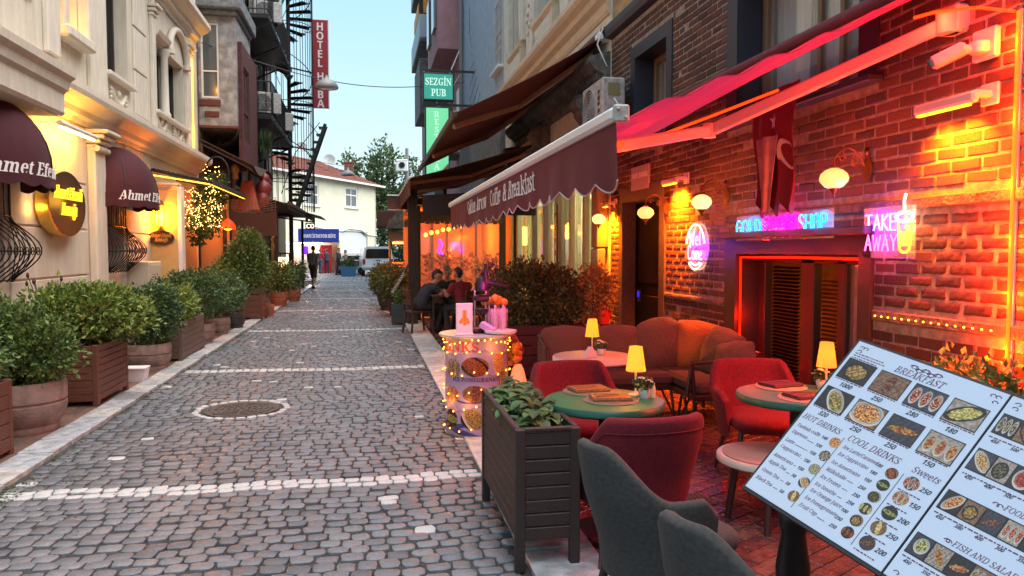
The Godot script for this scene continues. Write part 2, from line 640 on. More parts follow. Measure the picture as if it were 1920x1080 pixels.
# ---------------------------------------------------------------- the street
func cobble_mesh(i: int) -> ArrayMesh:
	var r := RandomNumberGenerator.new()
	r.seed = 50 + i
	var m := M.new()
	var out := []
	var k := 12 + i % 3
	var ph := r.randf() * TAU
	for q in k:
		var a := TAU * q / k + ph * 0.1
		var c := cos(a); var s := sin(a)
		var e := pow(pow(absf(c), 7.0) + pow(absf(s), 7.0), -1.0 / 7.0)
		e *= 1.0 - 0.12 * r.randf()
		out.append(Vector2(c * e * 0.5, -s * e * 0.5))
	var top := []
	var tilt := Vector2(r.randf() - 0.5, r.randf() - 0.5) * 0.012
	for q in k:
		var p: Vector2 = out[q]
		top.append(V(p.x * 0.94, 0.0045 + p.dot(tilt) + 0.001 * r.randf(), p.y * 0.93))
	var cen := V(0, 0.005 + 0.0015 * r.randf(), 0)
	for q in k:
		var w := (q + 1) % k
		var a0 := V(out[q].x, 0.0, out[q].y)
		var b0 := V(out[w].x, 0.0, out[w].y)
		var n0 := (V(out[q].x, 0, out[q].y).normalized() + Vector3.UP * 0.7).normalized()
		var n1 := (V(out[w].x, 0, out[w].y).normalized() + Vector3.UP * 0.7).normalized()
		m.tri(a0 + Vector3.DOWN * 0.02, b0 + Vector3.DOWN * 0.02, b0)
		m.tri(a0 + Vector3.DOWN * 0.02, b0, a0)
		var u0 := (n0 + Vector3.UP * 14.0).normalized()
		var u1 := (n1 + Vector3.UP * 14.0).normalized()
		m.tri(a0, b0, top[w], n0, n1, u1)
		m.tri(a0, top[w], top[q], n0, u1, u0)
		m.tri(top[q], top[w], cen, u0, u1, Vector3.UP)
	return m.mesh()

func slab_mesh(sx: float, sy: float, sz: float, bev: float) -> ArrayMesh:
	var m := M.new()
	m.box(Vector3.ZERO, V(sx, sy, sz), bev)
	return m.mesh()

func ground() -> void:
	var g := M.new()
	g.quad(V(-150, -0.05, 150), V(150, -0.05, 150), V(150, -0.05, -300), V(-150, -0.05, -300))
	struct("ground", g, mat("earth", L(0.10, 0.095, 0.09), 0.95, {"tex": tex.mottle, "tri": 0.3}))
	var st := M.new()
	st.quad(V(-2.45, -0.008, 3), V(0.8, -0.008, 3), V(0.8, -0.008, -41), V(-2.45, -0.008, -41))
	st.quad(V(-9, -0.012, -41), V(7, -0.012, -41), V(7, -0.012, -90), V(-9, -0.012, -90))
	var street := struct("street", st, mat("joint", L(0.075, 0.068, 0.062), 0.95, {"tex": tex.mottle, "tri": 1.5, "ntex": tex.coarse_n, "ns": 0.8}))
	var tones := [L(0.235, 0.24, 0.262), L(0.205, 0.21, 0.232), L(0.19, 0.196, 0.22), L(0.175, 0.175, 0.19), L(0.14, 0.145, 0.166)]
	var sm := []
	for i in 5:
		sm.append(mat("granite_%d" % i, tones[i], 0.56, {"tex": tex.fine, "tri": 2.2, "ntex": tex.fine_n, "ns": 0.45, "rtex": tex.rough}))
	var white_m := mat("white_stone", L(0.60, 0.59, 0.59), 0.65, {"tex": tex.fine, "tri": 2.0, "ntex": tex.fine_n, "ns": 0.3})
	var cob := []
	for i in 8: cob.append(cobble_mesh(i))
	var patch := FastNoiseLite.new()
	patch.seed = 3
	patch.frequency = 0.5
	var kept := []
	var rest := []
	for i in 8: rest.append([[], []])
	var hole := Vector2(-1.26, -7.84)
	var z := -2.6
	var row := 0
	var n_white := 0
	var white_rest := []
	while z > -41.0:
		var dz := 0.104 + 0.008 * sin(row * 1.7)
		var band := false
		for b in 8:
			if z <= -5.12 - 5.1 * b and z > -5.12 - 5.1 * b - 0.207: band = true
		var x := -2.42 + 0.06 * R.randf()
		while x < 0.74:
			var w := (0.102 + 0.036 * R.randf()) if not band else 0.105
			var cx := x + w / 2
			x += w
			if cx > 0.77: break
			var arch := 0.05 * cos(cx * 1.5 + 0.4) + 0.014 * sin(cx * 4.1 + row * 0.05)
			var p := V(cx, 0.004 * sin(cx * 1.3 + z * 0.8) - 0.003 + 0.003 * R.randf(), z + arch + 0.012 * R.randfn())
			var fromh := Vector2(p.x, p.z).distance_to(hole)
			if fromh < 0.47: continue
			var white := band or R.randf() < 0.011 or (fromh < 0.6 and false)
			var xf := Transform3D(Basis(Vector3.UP, 0.08 * R.randfn()) * Basis.from_scale(V(w * (1.03 - 0.06 * R.randf()), 1.0, dz * (0.97 + 0.12 * R.randf()))), p)
			var vi := R.randi() % 8
			var ti := clampi(int(2.5 + 2.2 * patch.get_noise_2d(cx, z) + 1.2 * R.randfn()), 0, 4)
			if white:
				if p.z > -21.0 and n_white < 280 and in_view(p):
					var o := put("white_cobble", cob[vi], white_m, street)
					o.transform = xf
					n_white += 1
				else:
					white_rest.append(xf)
			elif in_view(p) and kept.size() < 300:
				kept.append(1)
				var o := put("cobble", cob[vi], sm[ti], street)
				o.transform = xf
			else:
				rest[vi][0].append(xf)
				var tc: Color = tones[ti].srgb_to_linear()
				rest[vi][1].append(tc)
		z -= dz
		row += 1
	var rm := mat("granite_far", Color.WHITE, 0.56, {"vc": true, "tex": tex.fine, "tri": 2.2, "ntex": tex.fine_n, "ns": 0.45, "rtex": tex.rough})
	for i in 8:
		many("cobblestones", cob[i], rm, rest[i][0], rest[i][1], street)
	if white_rest.size(): many("white_cobblestones", cob[1], white_m, white_rest, null, street)
	var xs := []
	var cs := []
	var zz := -41.0
	while zz > -64.0:
		var x := -7.0
		while x < 4.0:
			xs.append(Transform3D(Basis.from_scale(V(0.24, 1, 0.2)), V(x, -0.005, zz)))
			var tc: Color = tones[R.randi() % 5].srgb_to_linear()
			cs.append(tc * 1.05)
			x += 0.25
		zz -= 0.21
	many("square_setts", cob[3], rm, xs, cs, street)
	var mh := thing("manhole_cover", "round rusty manhole cover ringed by white setts in the cobbled lane", "manhole cover", V(hole.x, 0, hole.y))
	var mm := M.new()
	mm.lathe(Vector3.ZERO, [[0.36, -0.03], [0.36, 0.006], [0.34, 0.009], [0.33, 0.004], [0.0, 0.004]], 40)
	for k in 5:
		mm.lathe(Vector3.ZERO, [[0.29 - k * 0.058, 0.004], [0.29 - k * 0.058, 0.010], [0.262 - k * 0.058, 0.010], [0.262 - k * 0.058, 0.004]], 36)
	for k in 8:
		var a := TAU * k / 8
		mm.bar(V(cos(a) * 0.05, 0.008, sin(a) * 0.05), V(cos(a) * 0.32, 0.008, sin(a) * 0.32), 0.02, 0.008)
	put("lid", mm, mat("rusty_iron", L(0.12, 0.095, 0.085), 0.7, {"tex": tex.mottle, "tri": 5.0, "metal": 0.2, "ntex": tex.coarse_n}), mh)
	for k in 26:
		var a := TAU * k / 26
		var rad := 0.435 + 0.008 * R.randfn()
		var o := put("ring_sett", cob[k % 8], white_m, mh)
		o.transform = Transform3D(Basis(Vector3.UP, -a + PI / 2 + 0.05 * R.randfn()) * Basis.from_scale(V(0.095, 1.0, 0.07)), V(cos(a) * rad, 0.003, sin(a) * rad))
	var kl := M.new()
	kl.box(V(-2.55, -0.04, -20), V(0.24, 0.06, 46))
	var kerb_l := struct("left_kerb", kl, mat("mortar", L(0.12, 0.11, 0.10), 0.9))
	var kr := M.new()
	kr.box(V(0.97, -0.04, -20), V(0.36, 0.06, 46))
	var kerb_r := struct("right_kerb", kr, mat("mortar", L(0.12, 0.11, 0.10), 0.9))
	var sms := []
	for q in [L(0.70, 0.70, 0.72), L(0.53, 0.55, 0.59), L(0.64, 0.62, 0.60), L(0.36, 0.37, 0.40)]:
		sms.append(mat("marble_%d" % sms.size(), q, 0.5, {"tex": tex.mottle, "tri": 1.1, "rtex": tex.rough, "ntex": tex.coarse_n, "ns": 0.15}))
	z = -2.9
	while z > -36.0:
		var ln := 0.38 + 0.1 * R.randf()
		var pick := R.randi() % 3
		if z < -8.1 and z > -8.5: pick = 3
		var o := put("slab", slab_mesh(0.245 + 0.02 * R.randf(), 0.05, ln - 0.02, 0.006), sms[pick], kerb_l)
		o.position = V(-2.555 + 0.008 * R.randfn(), 0.004 + 0.003 * R.randfn(), z - ln / 2)
		o.rotation.y = 0.01 * R.randfn()
		var ln2 := 0.38 + 0.1 * R.randf()
		var o2 := put("slab", slab_mesh(0.38, 0.05, ln - 0.012, 0.006), sms[R.randi() % 3], kerb_r)
		o2.position = V(0.975, 0.004 + 0.002 * R.randfn(), z - ln / 2)
		z -= ln
	var pl := M.new()
	pl.box(V(-3.4, -0.035, -18), V(1.46, 0.04, 44))
	var pave := struct("left_pavement", pl, mat("joint_brown", L(0.05, 0.04, 0.035), 0.95))
	var pt := [L(0.22, 0.12, 0.085), L(0.18, 0.10, 0.075), L(0.26, 0.15, 0.11), L(0.15, 0.10, 0.085)]
	var pm := []
	for q in pt: pm.append(mat("paver_%d" % pm.size(), q, 0.75, {"tex": tex.fine, "tri": 2.0, "ntex": tex.fine_n, "ns": 0.4, "rtex": tex.rough}))
	var pb := []
	for k in 3: pb.append(slab_mesh(0.097, 0.04, 0.197, 0.006))
	var prest := []
	var pcol := []
	var pn := 0
	z = -4.0
	row = 0
	while z > -36.0:
		for k in 14:
			var x := -2.735 - 0.1 * k
			var zc := z - 0.1 * (k % 2)
			var xf := Transform3D(Basis(Vector3.UP, 0.015 * R.randfn()), V(x, 0.0 + 0.002 * R.randfn(), zc))
			if pn < 220 and in_view(V(x, 0, zc)) and zc > -13.0 and x > -3.4:
				pn += 1
				var o := put("paver", pb[pn % 3], pm[R.randi() % 4], pave)
				o.transform = xf
			else:
				prest.append(xf)
				pcol.append(pt[R.randi() % 4].srgb_to_linear())
		z -= 0.2
	many("pavers", pb[0], mat("paver_far", Color.WHITE, 0.75, {"vc": true, "tex": tex.fine, "tri": 2.0}), prest, pcol, pave)
	var tr := M.new()
	tr.box(V(2.28, -0.035, -10), V(2.26, 0.04, 26))
	var terr := struct("terrace_floor", tr, mat("joint_dark", L(0.025, 0.02, 0.02), 0.9))
	var tt := [L(0.20, 0.09, 0.075), L(0.16, 0.07, 0.062), L(0.235, 0.115, 0.095), L(0.135, 0.065, 0.065)]
	var tms := []
	for q in tt: tms.append(mat("tile_%d" % tms.size(), q, 0.26, {"tex": tex.mottle, "tri": 1.6, "ntex": tex.coarse_n, "ns": 0.25, "rtex": tex.rough}))
	var tm := slab_mesh(0.213, 0.04, 0.103, 0.005)
	var trest := []
	var tcol := []
	var tn := 0
	var ang := 0.5
	var ca := cos(ang); var sa := sin(ang)
	for r in range(-90, 90):
		for q in range(-50, 50):
			var lx := q * 0.22 + (0.11 if r % 2 else 0.0)
			var lz := r * 0.11
			var x := 2.2 + lx * ca + lz * sa
			var zc := -7.5 - lx * sa + lz * ca
			if x < 1.2 or x > 3.38 or zc > -1.0 or zc < -17.0: continue
			var xf := Transform3D(Basis(Vector3.UP, ang + 0.006 * R.randfn()), V(x, 0.001 * R.randfn(), zc))
			if tn < 300 and zc > -6.2 and in_view(V(x, 0, zc)):
				tn += 1
				var o := put("tile", tm, tms[R.randi() % 4], terr)
				o.transform = xf
			else:
				trest.append(xf)
				tcol.append(tt[R.randi() % 4].srgb_to_linear())
	many("tiles", tm, mat("tile_far", Color.WHITE, 0.36, {"vc": true, "tex": tex.mottle, "tri": 1.6, "rtex": tex.rough}), trest, tcol, terr)
	var lf := leaf_mesh(0.03, 0.006)
	var xm := []
	var cm := []
	for k in 160:
		var mz := -4.2 - 14.0 * pow(R.randf(), 1.4)
		var mx := -2.41 + 0.10 * absf(R.randfn())
		if R.randf() < 0.25: mx = -2.3 + 0.9 * R.randf()
		for q in 10:
			xm.append(Transform3D(Basis(V(R.randfn(), 0, R.randfn()).normalized(), 0.9 * R.randf()) * Basis(Vector3.UP, R.randf() * TAU), V(mx + 0.03 * R.randfn(), 0.002, mz + 0.07 * R.randfn())))
			cm.append(Color(0.05, 0.085, 0.02) * (0.6 + R.randf()))
	tag(many("moss", lf, mat("moss", Color.WHITE, 0.9, {"vc": true}), xm, cm), "small green moss tufts along the left kerb", "moss")


# ---------------------------------------------------------------- the cream hotel on the left; s is the distance down the lane
func wl(a, y, d): return V(d, y, -a)

func dome_awning(s: float, label: String) -> void:
	var t := thing("dome_awning", label, "awning", V(-4.0, 0, -s), 0.0, "burgundy dome awnings of the hotel")
	var fab := mat("burgundy_cloth", L(0.070, 0.006, 0.014), 0.85, {"tex": tex.fine, "tri": 4.0, "ntex": tex.cloth_n, "ns": 0.25, "rim": 0.08})
	var rx := 0.64
	var rz := 0.84
	var dome := M.new()
	var f := func(u, v):
		var a: float = PI * u
		var k: float = 1.0 - 0.05 * absf(sin(a * 2.5)) * (1.0 - 0.5 * v) + 0.006 * sin(a * 31.0 + v * 9.0)
		var e: float = v * PI / 2
		return V(rx * sin(a) * cos(e) * k, 2.48 + 0.78 * sin(e), rz * cos(a) * cos(e) * k)
	dome.shell(f, 30, 12, 0.006)
	put("hood", dome, fab, t)
	var val := M.new()
	var g := func(u, v):
		var a: float = PI * u
		var low: float = 2.30 - 0.035 * absf(sin(u * 9.0 * PI))
		var k: float = 1.0 + 0.012 * sin(u * 40.0) * (1.0 - v)
		return V(rx * sin(a) * k, lerpf(low, 2.485, v), rz * cos(a) * k)
	val.shell(g, 72, 2, 0.005)
	put("valance", val, fab, t)
	var fr := M.new()
	for q in 6:
		var p := []
		for e in 9:
			var a := PI * q / 5.0
			var w := PI / 2 * e / 8.0
			p.append(V((rx - 0.015) * sin(a) * cos(w), 2.48 + 0.765 * sin(w), (rz - 0.015) * cos(a) * cos(w)))
		fr.tube(p, 0.009, 5)
	put("frame", fr, mat("dark_steel", L(0.05, 0.05, 0.05), 0.5, {"metal": 0.6}), t)
	var tx := M.new()
	letters(tx, "Ahmet Efendi", "Droid Serif", 0.19, func(p: Vector3):
		var a: float = 0.46 + (p.x + p.y * 0.28) / 0.82
		return V((rx * 1.004 + p.z) * sin(a), 2.385 + p.y, (rz * 1.004 + p.z) * cos(a)), 700, 0.006)
	put("lettering", tx, mat("white_print", L(0.75, 0.74, 0.72), 0.7), t)

func bulged_grille(s: float, w: float, y0: float, y1: float, label: String) -> void:
	var t := thing("window_grille", label, "grille", V(-4.0, 0, -s), 0.0, "bulging black window grilles")
	var iron := mat("black_iron", L(0.018, 0.017, 0.017), 0.45, {"metal": 0.5})
	var out := func(y):
		var k: float = (y - y0) / (y1 - y0)
		return 0.05 + 0.30 * pow(maxf(0.0, sin(PI * minf(1.0, k / 0.62))), 1.3) * (1.0 if k < 0.62 else 0.0)
	var n := 9
	for i in n:
		var m := M.new()
		var p := []
		for e in 19:
			var y: float = lerpf(y0, y1, e / 18.0)
			p.append(V(out.call(y), y, w * (i / float(n - 1) - 0.5) * (1.0 + 0.25 * (out.call(y) - 0.05))))
		m.tube(p, 0.008, 5)
		put("bar", m, iron, t)
	for sd in [-1.0, 1.0]:
		for e in 5:
			var m := M.new()
			var k := 0.30 * (e + 1) / 6.0
			var p := []
			for q in 15:
				var y: float = lerpf(y0, y1, q / 14.0)
				p.append(V(0.03 + (out.call(y) - 0.03) * (e + 1) / 6.0, y, sd * w * 0.52))
			m.tube(p, 0.007, 5)
			put("side_bar", m, iron, t)
	for y in [y0 + 0.02, lerpf(y0, y1, 0.3), lerpf(y0, y1, 0.64), y1 - 0.02]:
		var m := M.new()
		var o: float = out.call(y)
		m.tube([V(0, y, -w * 0.52), V(o, y, -w * 0.52), V(o, y, w * 0.52), V(0, y, w * 0.52)], 0.01, 5)
		put("rail", m, iron, t)
	var sc := M.new()
	for i in n - 1:
		var zc := w * ((i + 0.5) / float(n - 1) - 0.5)
		var p := []
		for e in 13:
			var a := TAU * e / 12
			p.append(V(out.call(lerpf(y0, y1, 0.3)) + 0.004, lerpf(y0, y1, 0.3) + 0.045 * sin(a), zc + 0.035 * cos(a)))
		sc.tube(p, 0.006, 4)
	put("scrolls", sc, iron, t).set_meta("kind", "stuff")

func left_hotel() -> void:
	var cream := mat("cream_render", L(0.66, 0.60, 0.49), 0.85, {"tex": tex.soft, "tri": V(1.3, 0.16, 1.3), "ntex": tex.fine_n, "ns": 0.05})
	var stone := mat("cream_stone", L(0.69, 0.63, 0.53), 0.8, {"tex": tex.soft, "tri": V(1.6, 0.3, 1.6), "ntex": tex.fine_n, "ns": 0.06})
	var glass := mat("dark_glass", L(0.02, 0.022, 0.025), 0.08, {"spec": 0.6})
	var frame := mat("dark_frame", L(0.03, 0.025, 0.022), 0.5)
	var t := thing("cream_hotel", "cream rendered hotel with pilasters and cornices along the left of the lane", "building")
	var holes := [[12.75, 13.95, 4.40, 6.35], [15.5, 17.9, 4.30, 5.65], [12.5, 13.5, 1.27, 2.45], [8.3, 9.3, 1.27, 2.45], [11.02, 11.68, 4.62, 6.2], [10.36, 10.72, 3.98, 6.6]]
	var m := M.new()
	wall_cells(m, 2.0, 19.3, 0.0, 10.0, holes, wl, -4.45, -4.0)
	put("wall", m, cream, t)
	m = M.new()
	wall_cells(m, 2.0, 19.3, 0.0, 10.0, [], wl, -4.62, -4.5)
	m.box(V(-5.5, 5.0, -19.2), V(2.6, 10, 0.2))
	put("inner_wall", m, mat("dark_room", L(0.05, 0.045, 0.04), 0.9), t)
	for row in [[0.36, 1.24], [1.265, 1.885], [1.91, 2.53], [2.555, 3.36]]:
		for seg in [[5.2, 8.2], [9.4, 11.8], [13.62, 15.0]]:
			if seg[1] - seg[0] < 0.2: continue
			m = M.new()
			m.box(V(-3.99, (row[0] + row[1]) / 2, -(seg[0] + seg[1]) / 2), V(0.03, row[1] - row[0], seg[1] - seg[0]), 0.008)
			put("wall_panel", m, cream, t)
	m = M.new()
	m.box(V(-3.975, 0.17, -8.5), V(0.07, 0.35, 13), 0.01)
	put("plinth", m, mat("plinth_stone", L(0.33, 0.29, 0.25), 0.85, {"tex": tex.mottle, "tri": 0.8}), t)
	for s in [12.12]:
		m = M.new()
		m.box(V(-3.94, 1.75, -s), V(0.12, 2.75, 0.46), 0.02)
		var cp := put("pilaster", m, stone, t)
		m = M.new()
		for k in 4:
			m.box(V(-3.93 + 0.03 * k, 3.12 + 0.07 * k, -s), V(0.14 + 0.06 * k, 0.06, 0.48 + 0.04 * k), 0.015)
		m.tube([V(-3.86, 3.09, -s + 0.24), V(-3.86, 3.09, -s - 0.24)], 0.05, 10)
		put("capital", m, stone, cp)
	m = M.new()
	cornice(m, -4.0, 1.0, [[0.05, 3.38], [0.07, 3.44], [0.13, 3.47], [0.15, 3.55], [0.27, 3.6], [0.36, 3.64], [0.38, 3.7], [0.38, 3.78], [0.06, 3.84]], -9.6, -19.0)
	put("cornice", m, stone, t)
	m = M.new()
	cornice(m, -4.0, 1.0, [[0.05, 6.45], [0.08, 6.52], [0.16, 6.56], [0.18, 6.66], [0.34, 6.74], [0.4, 6.8], [0.4, 6.9], [0.06, 6.98]], -9.6, -19.0)
	put("cornice", m, stone, t)
	m = M.new()
	m.box(V(-3.77, 5.7, -6.3), V(0.54, 5.1, 6.5))
	var oriel := put("oriel", m, cream, t)
	m = M.new()
	cornice(m, -3.5, 1.0, [[0.02, 3.16], [0.05, 3.2], [0.05, 3.42], [0.1, 3.46], [0.12, 3.55], [0.18, 3.6], [0.19, 3.68], [0.02, 3.76]], -3.0, -9.62)
	put("moulding", m, stone, oriel)
	m = M.new()
	m.box(V(-3.47, 5.6, -9.36), V(0.07, 3.6, 0.34), 0.015)
	put("corner_pilaster", m, stone, oriel)
	m = M.new()
	for k in 7:
		m.ell(V(-3.48, 4.45 + 0.16 * sin(k * 0.9), -8.3 - 0.1 * k), V(0.03, 0.06, 0.05), 8, 5)
	put("relief", m, stone, oriel)
	for q in [[12.0, 12.7], [15.28, 15.5], [17.98, 18.42]]:
		m = M.new()
		m.box(V(-3.965, 5.1, -(q[0] + q[1]) / 2), V(0.07, 2.55, q[1] - q[0]), 0.012)
		var p := put("pilaster", m, stone, t)
		m = M.new()
		for k in 3:
			m.box(V(-3.95 + 0.02 * k, 6.05 + 0.075 * k, -(q[0] + q[1]) / 2), V(0.1 + 0.05 * k, 0.06, q[1] - q[0] + 0.05 + 0.04 * k), 0.012)
		put("capital", m, stone, p)
	for q in [[4.0, 4.75], [4.78, 5.5], [5.53, 6.4]]:
		m = M.new()
		m.box(V(-3.985, (q[0] + q[1]) / 2, -14.62), V(0.04, q[1] - q[0], 0.78), 0.01)
		put("upper_panel", m, stone, t)
	for w in [[12.75, 13.95, 4.40, 6.35], [15.5, 17.9, 4.30, 5.65]]:
		m = M.new()
		m.box(V(-3.95, w[2] - 0.035, -(w[0] + w[1]) / 2), V(0.16, 0.07, w[1] - w[0] + 0.16), 0.012)
		put("sill", m, stone, t)
		m = M.new()
		for a in [w[0] + 0.03, (w[0] + w[1]) / 2, w[1] - 0.03]: m.box(V(-4.235, (w[2] + w[3]) / 2, -a), V(0.06, w[3] - w[2], 0.06))
		m.box(V(-4.235, w[3] - 0.03, -(w[0] + w[1]) / 2), V(0.06, 0.06, w[1] - w[0]))
		m.box(V(-4.235, w[2] + 0.03, -(w[0] + w[1]) / 2), V(0.06, 0.06, w[1] - w[0]))
		var fr := put("window", m, frame, t)
		m = M.new()
		m.box(V(-4.255, (w[2] + w[3]) / 2, -(w[0] + w[1]) / 2), V(0.01, w[3] - w[2], w[1] - w[0]))
		put("pane", m, glass, fr)
	m = M.new()
	var pts := []
	for k in 13:
		var a := PI * k / 12
		pts.append(V(-3.93, 5.72 + 0.55 * sin(a), -17.26 + 0.74 * cos(a)))
	m.tube(pts, 0.07, 8)
	for k in 2: m.tube([V(-3.93, 5.72, -16.52 - 1.48 * k), V(-3.93, 5.62, -16.52 - 1.48 * k)], 0.1, 8)
	put("arch_hood", m, stone, t)
	m = M.new()
	cornice(m, -4.0, 1.0, [[0.03, 5.7], [0.1, 5.74], [0.14, 5.82], [0.02, 5.86]], -15.5, -16.4)
	put("window_hood", m, stone, t)
	m = M.new()
	m.lathe(V(-4.02, 0, -16.40), [[0.1, 4.28], [0.12, 4.36], [0.085, 4.42], [0.075, 5.5], [0.11, 5.56], [0.12, 5.66]], 14)
	put("mullion_column", m, stone, t)
	for s in [13.35, 15.95, 17.26]:
		m = M.new()
		var p := []
		for k in 13:
			var f := k / 12.0
			p.append(V(-3.975, 4.2 - 0.22 * sin(PI * f), -s + 0.36 * (f - 0.5) * 2))
		m.tube(p, [0.02, 0.03, 0.035, 0.04, 0.045, 0.05, 0.05, 0.05, 0.045, 0.04, 0.035, 0.03, 0.02], 7)
		for sd in [-1, 1]:
			for k in 4: m.ell(V(-3.975, 4.18 - 0.07 * k, -s + sd * 0.38), V(0.028, 0.035, 0.03), 7, 5)
		m.ell(V(-3.97, 4.14, -s), V(0.03, 0.07, 0.06), 8, 6)
		put("swag", m, stone, t)
	var warm := Color(1.0, 0.70, 0.22)
	m = M.new()
	m.box(V(-4.13, 5.28, -10.54), V(0.02, 2.6, 0.32))
	put("lit_niche_window", m, glow("niche_glow", warm, 0.5), t)
	lamp(t, V(-4.07, 4.4, -10.54), warm, 0.05, 0.05)
	m = M.new()
	m.box(V(-4.15, 5.4, -11.35), V(0.02, 1.56, 0.64))
	var lw := put("lattice_window", m, glow("lattice_glow", Color(1.0, 0.66, 0.2), 0.45), t)
	m = M.new()
	for k in range(-9, 20):
		for sg in [-1.0, 1.0]:
			var y0 := 4.62 + k * 0.11
			var a := V(-4.10, y0, -11.02)
			var b := V(-4.10, y0 + 0.66, -11.68)
			if sg < 0:
				a.z = -11.68; b.z = -11.02
			if b.y < 4.64 or a.y > 6.18: continue
			if a.y < 4.62:
				var f := (4.62 - a.y) / 0.66
				a = a.lerp(b, f)
			m.bar(a, b, 0.014, 0.014)
	put("lattice", m, mat("cream_paint", L(0.6, 0.55, 0.42), 0.7), lw)
	m = M.new()
	for a in [10.93, 11.77]: m.box(V(-3.93, 5.35, -a), V(0.16, 1.7, 0.14), 0.02)
	m.box(V(-3.92, 4.5, -11.35), V(0.24, 0.16, 1.0), 0.03)
	put("window_surround", m, stone, t)
	lamp(t, V(-4.04, 4.75, -11.35), warm, 0.05, 0.05)
	for s in [13.0, 8.8]:
		m = M.new()
		m.box(V(-4.40, 1.86, -s), V(0.02, 1.18, 1.0))
		var w := put("window", m, glass, t)
		m = M.new()
		for a in [-0.47, 0.0, 0.47]: m.box(V(-4.37, 1.86, -s + a), V(0.05, 1.18, 0.05))
		put("window_frame", m, frame, w)
	m = M.new()
	m.box(V(-3.97, 4.9, -18.62), V(0.04, 2.2, 0.07))
	put("corner_light_strip", m, glow("strip_glow", Color(1.0, 0.74, 0.25), 1.1), t)
	lamp(t, V(-3.85, 4.3, -18.66), warm, 0.12, 0.1)
	lamp(t, V(-3.85, 5.9, -18.66), warm, 0.12, 0.1)
	dome_awning(13.1, "burgundy dome awning over the barred window beside the stone pilaster")
	dome_awning(8.85, "burgundy dome awning cut by the left frame edge, beside the gold sign")
	bulged_grille(13.0, 0.95, 1.25, 2.4, "black pot-bellied iron grille under the awning beside the utility box")
	bulged_grille(8.8, 1.1, 1.25, 2.4, "black pot-bellied iron grille at the left frame edge")
	var sg := thing("oval_sign", "large round gold sign with glowing script on the cream hotel wall", "sign", V(-3.93, 2.2, -10.62))
	var gold := mat("gold_metal", L(0.65, 0.42, 0.11), 0.25, {"metal": 1.0})
	m = M.new()
	m.t = Transform3D(Basis(Vector3.FORWARD, PI / 2), Vector3.ZERO)
	m.lathe(Vector3.ZERO, [[0.0, -0.03], [0.97, -0.03], [1.0, -0.02], [1.0, 0.12], [0.97, 0.13]], 48, 0, TAU, Vector2(0.42, 0.62))
	put("rim", m, gold, sg)
	m = M.new()
	m.t = Transform3D(Basis(Vector3.FORWARD, PI / 2), Vector3.ZERO)
	m.lathe(Vector3.ZERO, [[0.97, 0.125], [0.0, 0.127]], 48, 0, TAU, Vector2(0.42, 0.62))
	put("face", m, mat("bronze_face", L(0.03, 0.018, 0.008), 0.4, {"metal": 0.0, "tex": tex.mottle, "tri": 3.0}), sg)
	m = M.new()
	for q in [["Ahmet Efendi", 0.06, 0.92], ["Konağı", -0.20, 0.5]]:
		var w := text_width(q[0], "Droid Serif", 0.21, 400)
		letters(m, q[0], "Droid Serif", 0.21, func(p: Vector3): return V(0.135 + p.z, q[1] + p.y, -((p.x + p.y * 0.3) / w - 0.5) * -q[2] * -1.0), 400, 0.012)
	put("glowing_letters", m, glow("gold_text", Color(1.0, 0.72, 0.12), 1.0), sg)
	lamp(sg, V(0.3, 0.05, 0.0), warm, 0.035, 0.1)
	lamp(sg, V(-0.01, -0.1, 0.75), warm, 0.03, 0.05)
	var tl := thing("tube_lamp", "white tube lamp on two arms above the gold oval sign", "wall lamp", V(-4.0, 3.14, -10.75))
	m = M.new()
	m.tube([V(0.3, 0.03, 0.62), V(0.3, 0.03, -0.62)], 0.035, 8)
	for z in [-0.45, 0.45]: m.bar(V(0, 0.06, z), V(0.3, 0.05, z), 0.02, 0.02)
	put("housing", m, mat("white_metal", L(0.7, 0.7, 0.7), 0.4), tl)
	m = M.new()
	m.tube([V(0.29, -0.012, 0.58), V(0.29, -0.012, -0.58)], 0.018, 8)
	put("tube_light", m, glow("tube_white", Color(1.0, 0.93, 0.75), 2.2), tl)
	for z in [-0.4, 0.0, 0.4]: lamp(tl, V(0.24, -0.06, z), Color(1.0, 0.70, 0.24), 0.16, 0.06)
	m = M.new()
	m.box(V(-3.82, 0.86, -14.0), V(0.34, 1.1, 0.78), 0.015)
	var ub := thing("utility_box", "cream metal utility box standing against the hotel wall", "utility box")
	put("cabinet", m, mat("box_cream", L(0.50, 0.46, 0.36), 0.5), ub)
	m = M.new()
	m.box(V(-3.645, 0.86, -14.0), V(0.012, 1.0, 0.68), 0.003)
	var bd := put("door", m, mat("box_cream", L(0.50, 0.46, 0.36), 0.5), ub)
	m = M.new()
	m.box(V(-3.632, 0.95, -14.27), V(0.02, 0.09, 0.03), 0.004)
	put("handle", m, frame, bd)
	m = M.new()
	m.box(V(-3.82, 0.155, -14.0), V(0.3, 0.31, 0.7))
	put("base", m, mat("plinth_stone"), ub)
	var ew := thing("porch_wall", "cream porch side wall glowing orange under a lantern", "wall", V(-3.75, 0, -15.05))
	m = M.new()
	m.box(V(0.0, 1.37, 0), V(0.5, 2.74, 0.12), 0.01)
	put("wall", m, mat("amber_paint", L(0.62, 0.40, 0.14), 0.8, {"tex": tex.soft, "tri": 0.6}), ew)  # amber is the wall paint itself, reaching beyond the lantern pool
	m = M.new()
	m.box(V(0.29, 1.4, -0.05), V(0.08, 2.8, 0.24), 0.01)
	put("jamb", m, mat("white_paint", L(0.7, 0.68, 0.62), 0.6), ew)
	m = M.new()
	for k in 3: m.box(V(0.0, 2.76 + 0.04 * k, 0.02 * k), V(0.54 + 0.03 * k, 0.04, 0.14 + 0.04 * k), 0.008)
	put("capping", m, stone, ew)
	var lt := thing("wall_lantern", "glass wall lantern burning orange on the porch wall", "lantern", V(-3.79, 2.25, -14.9))
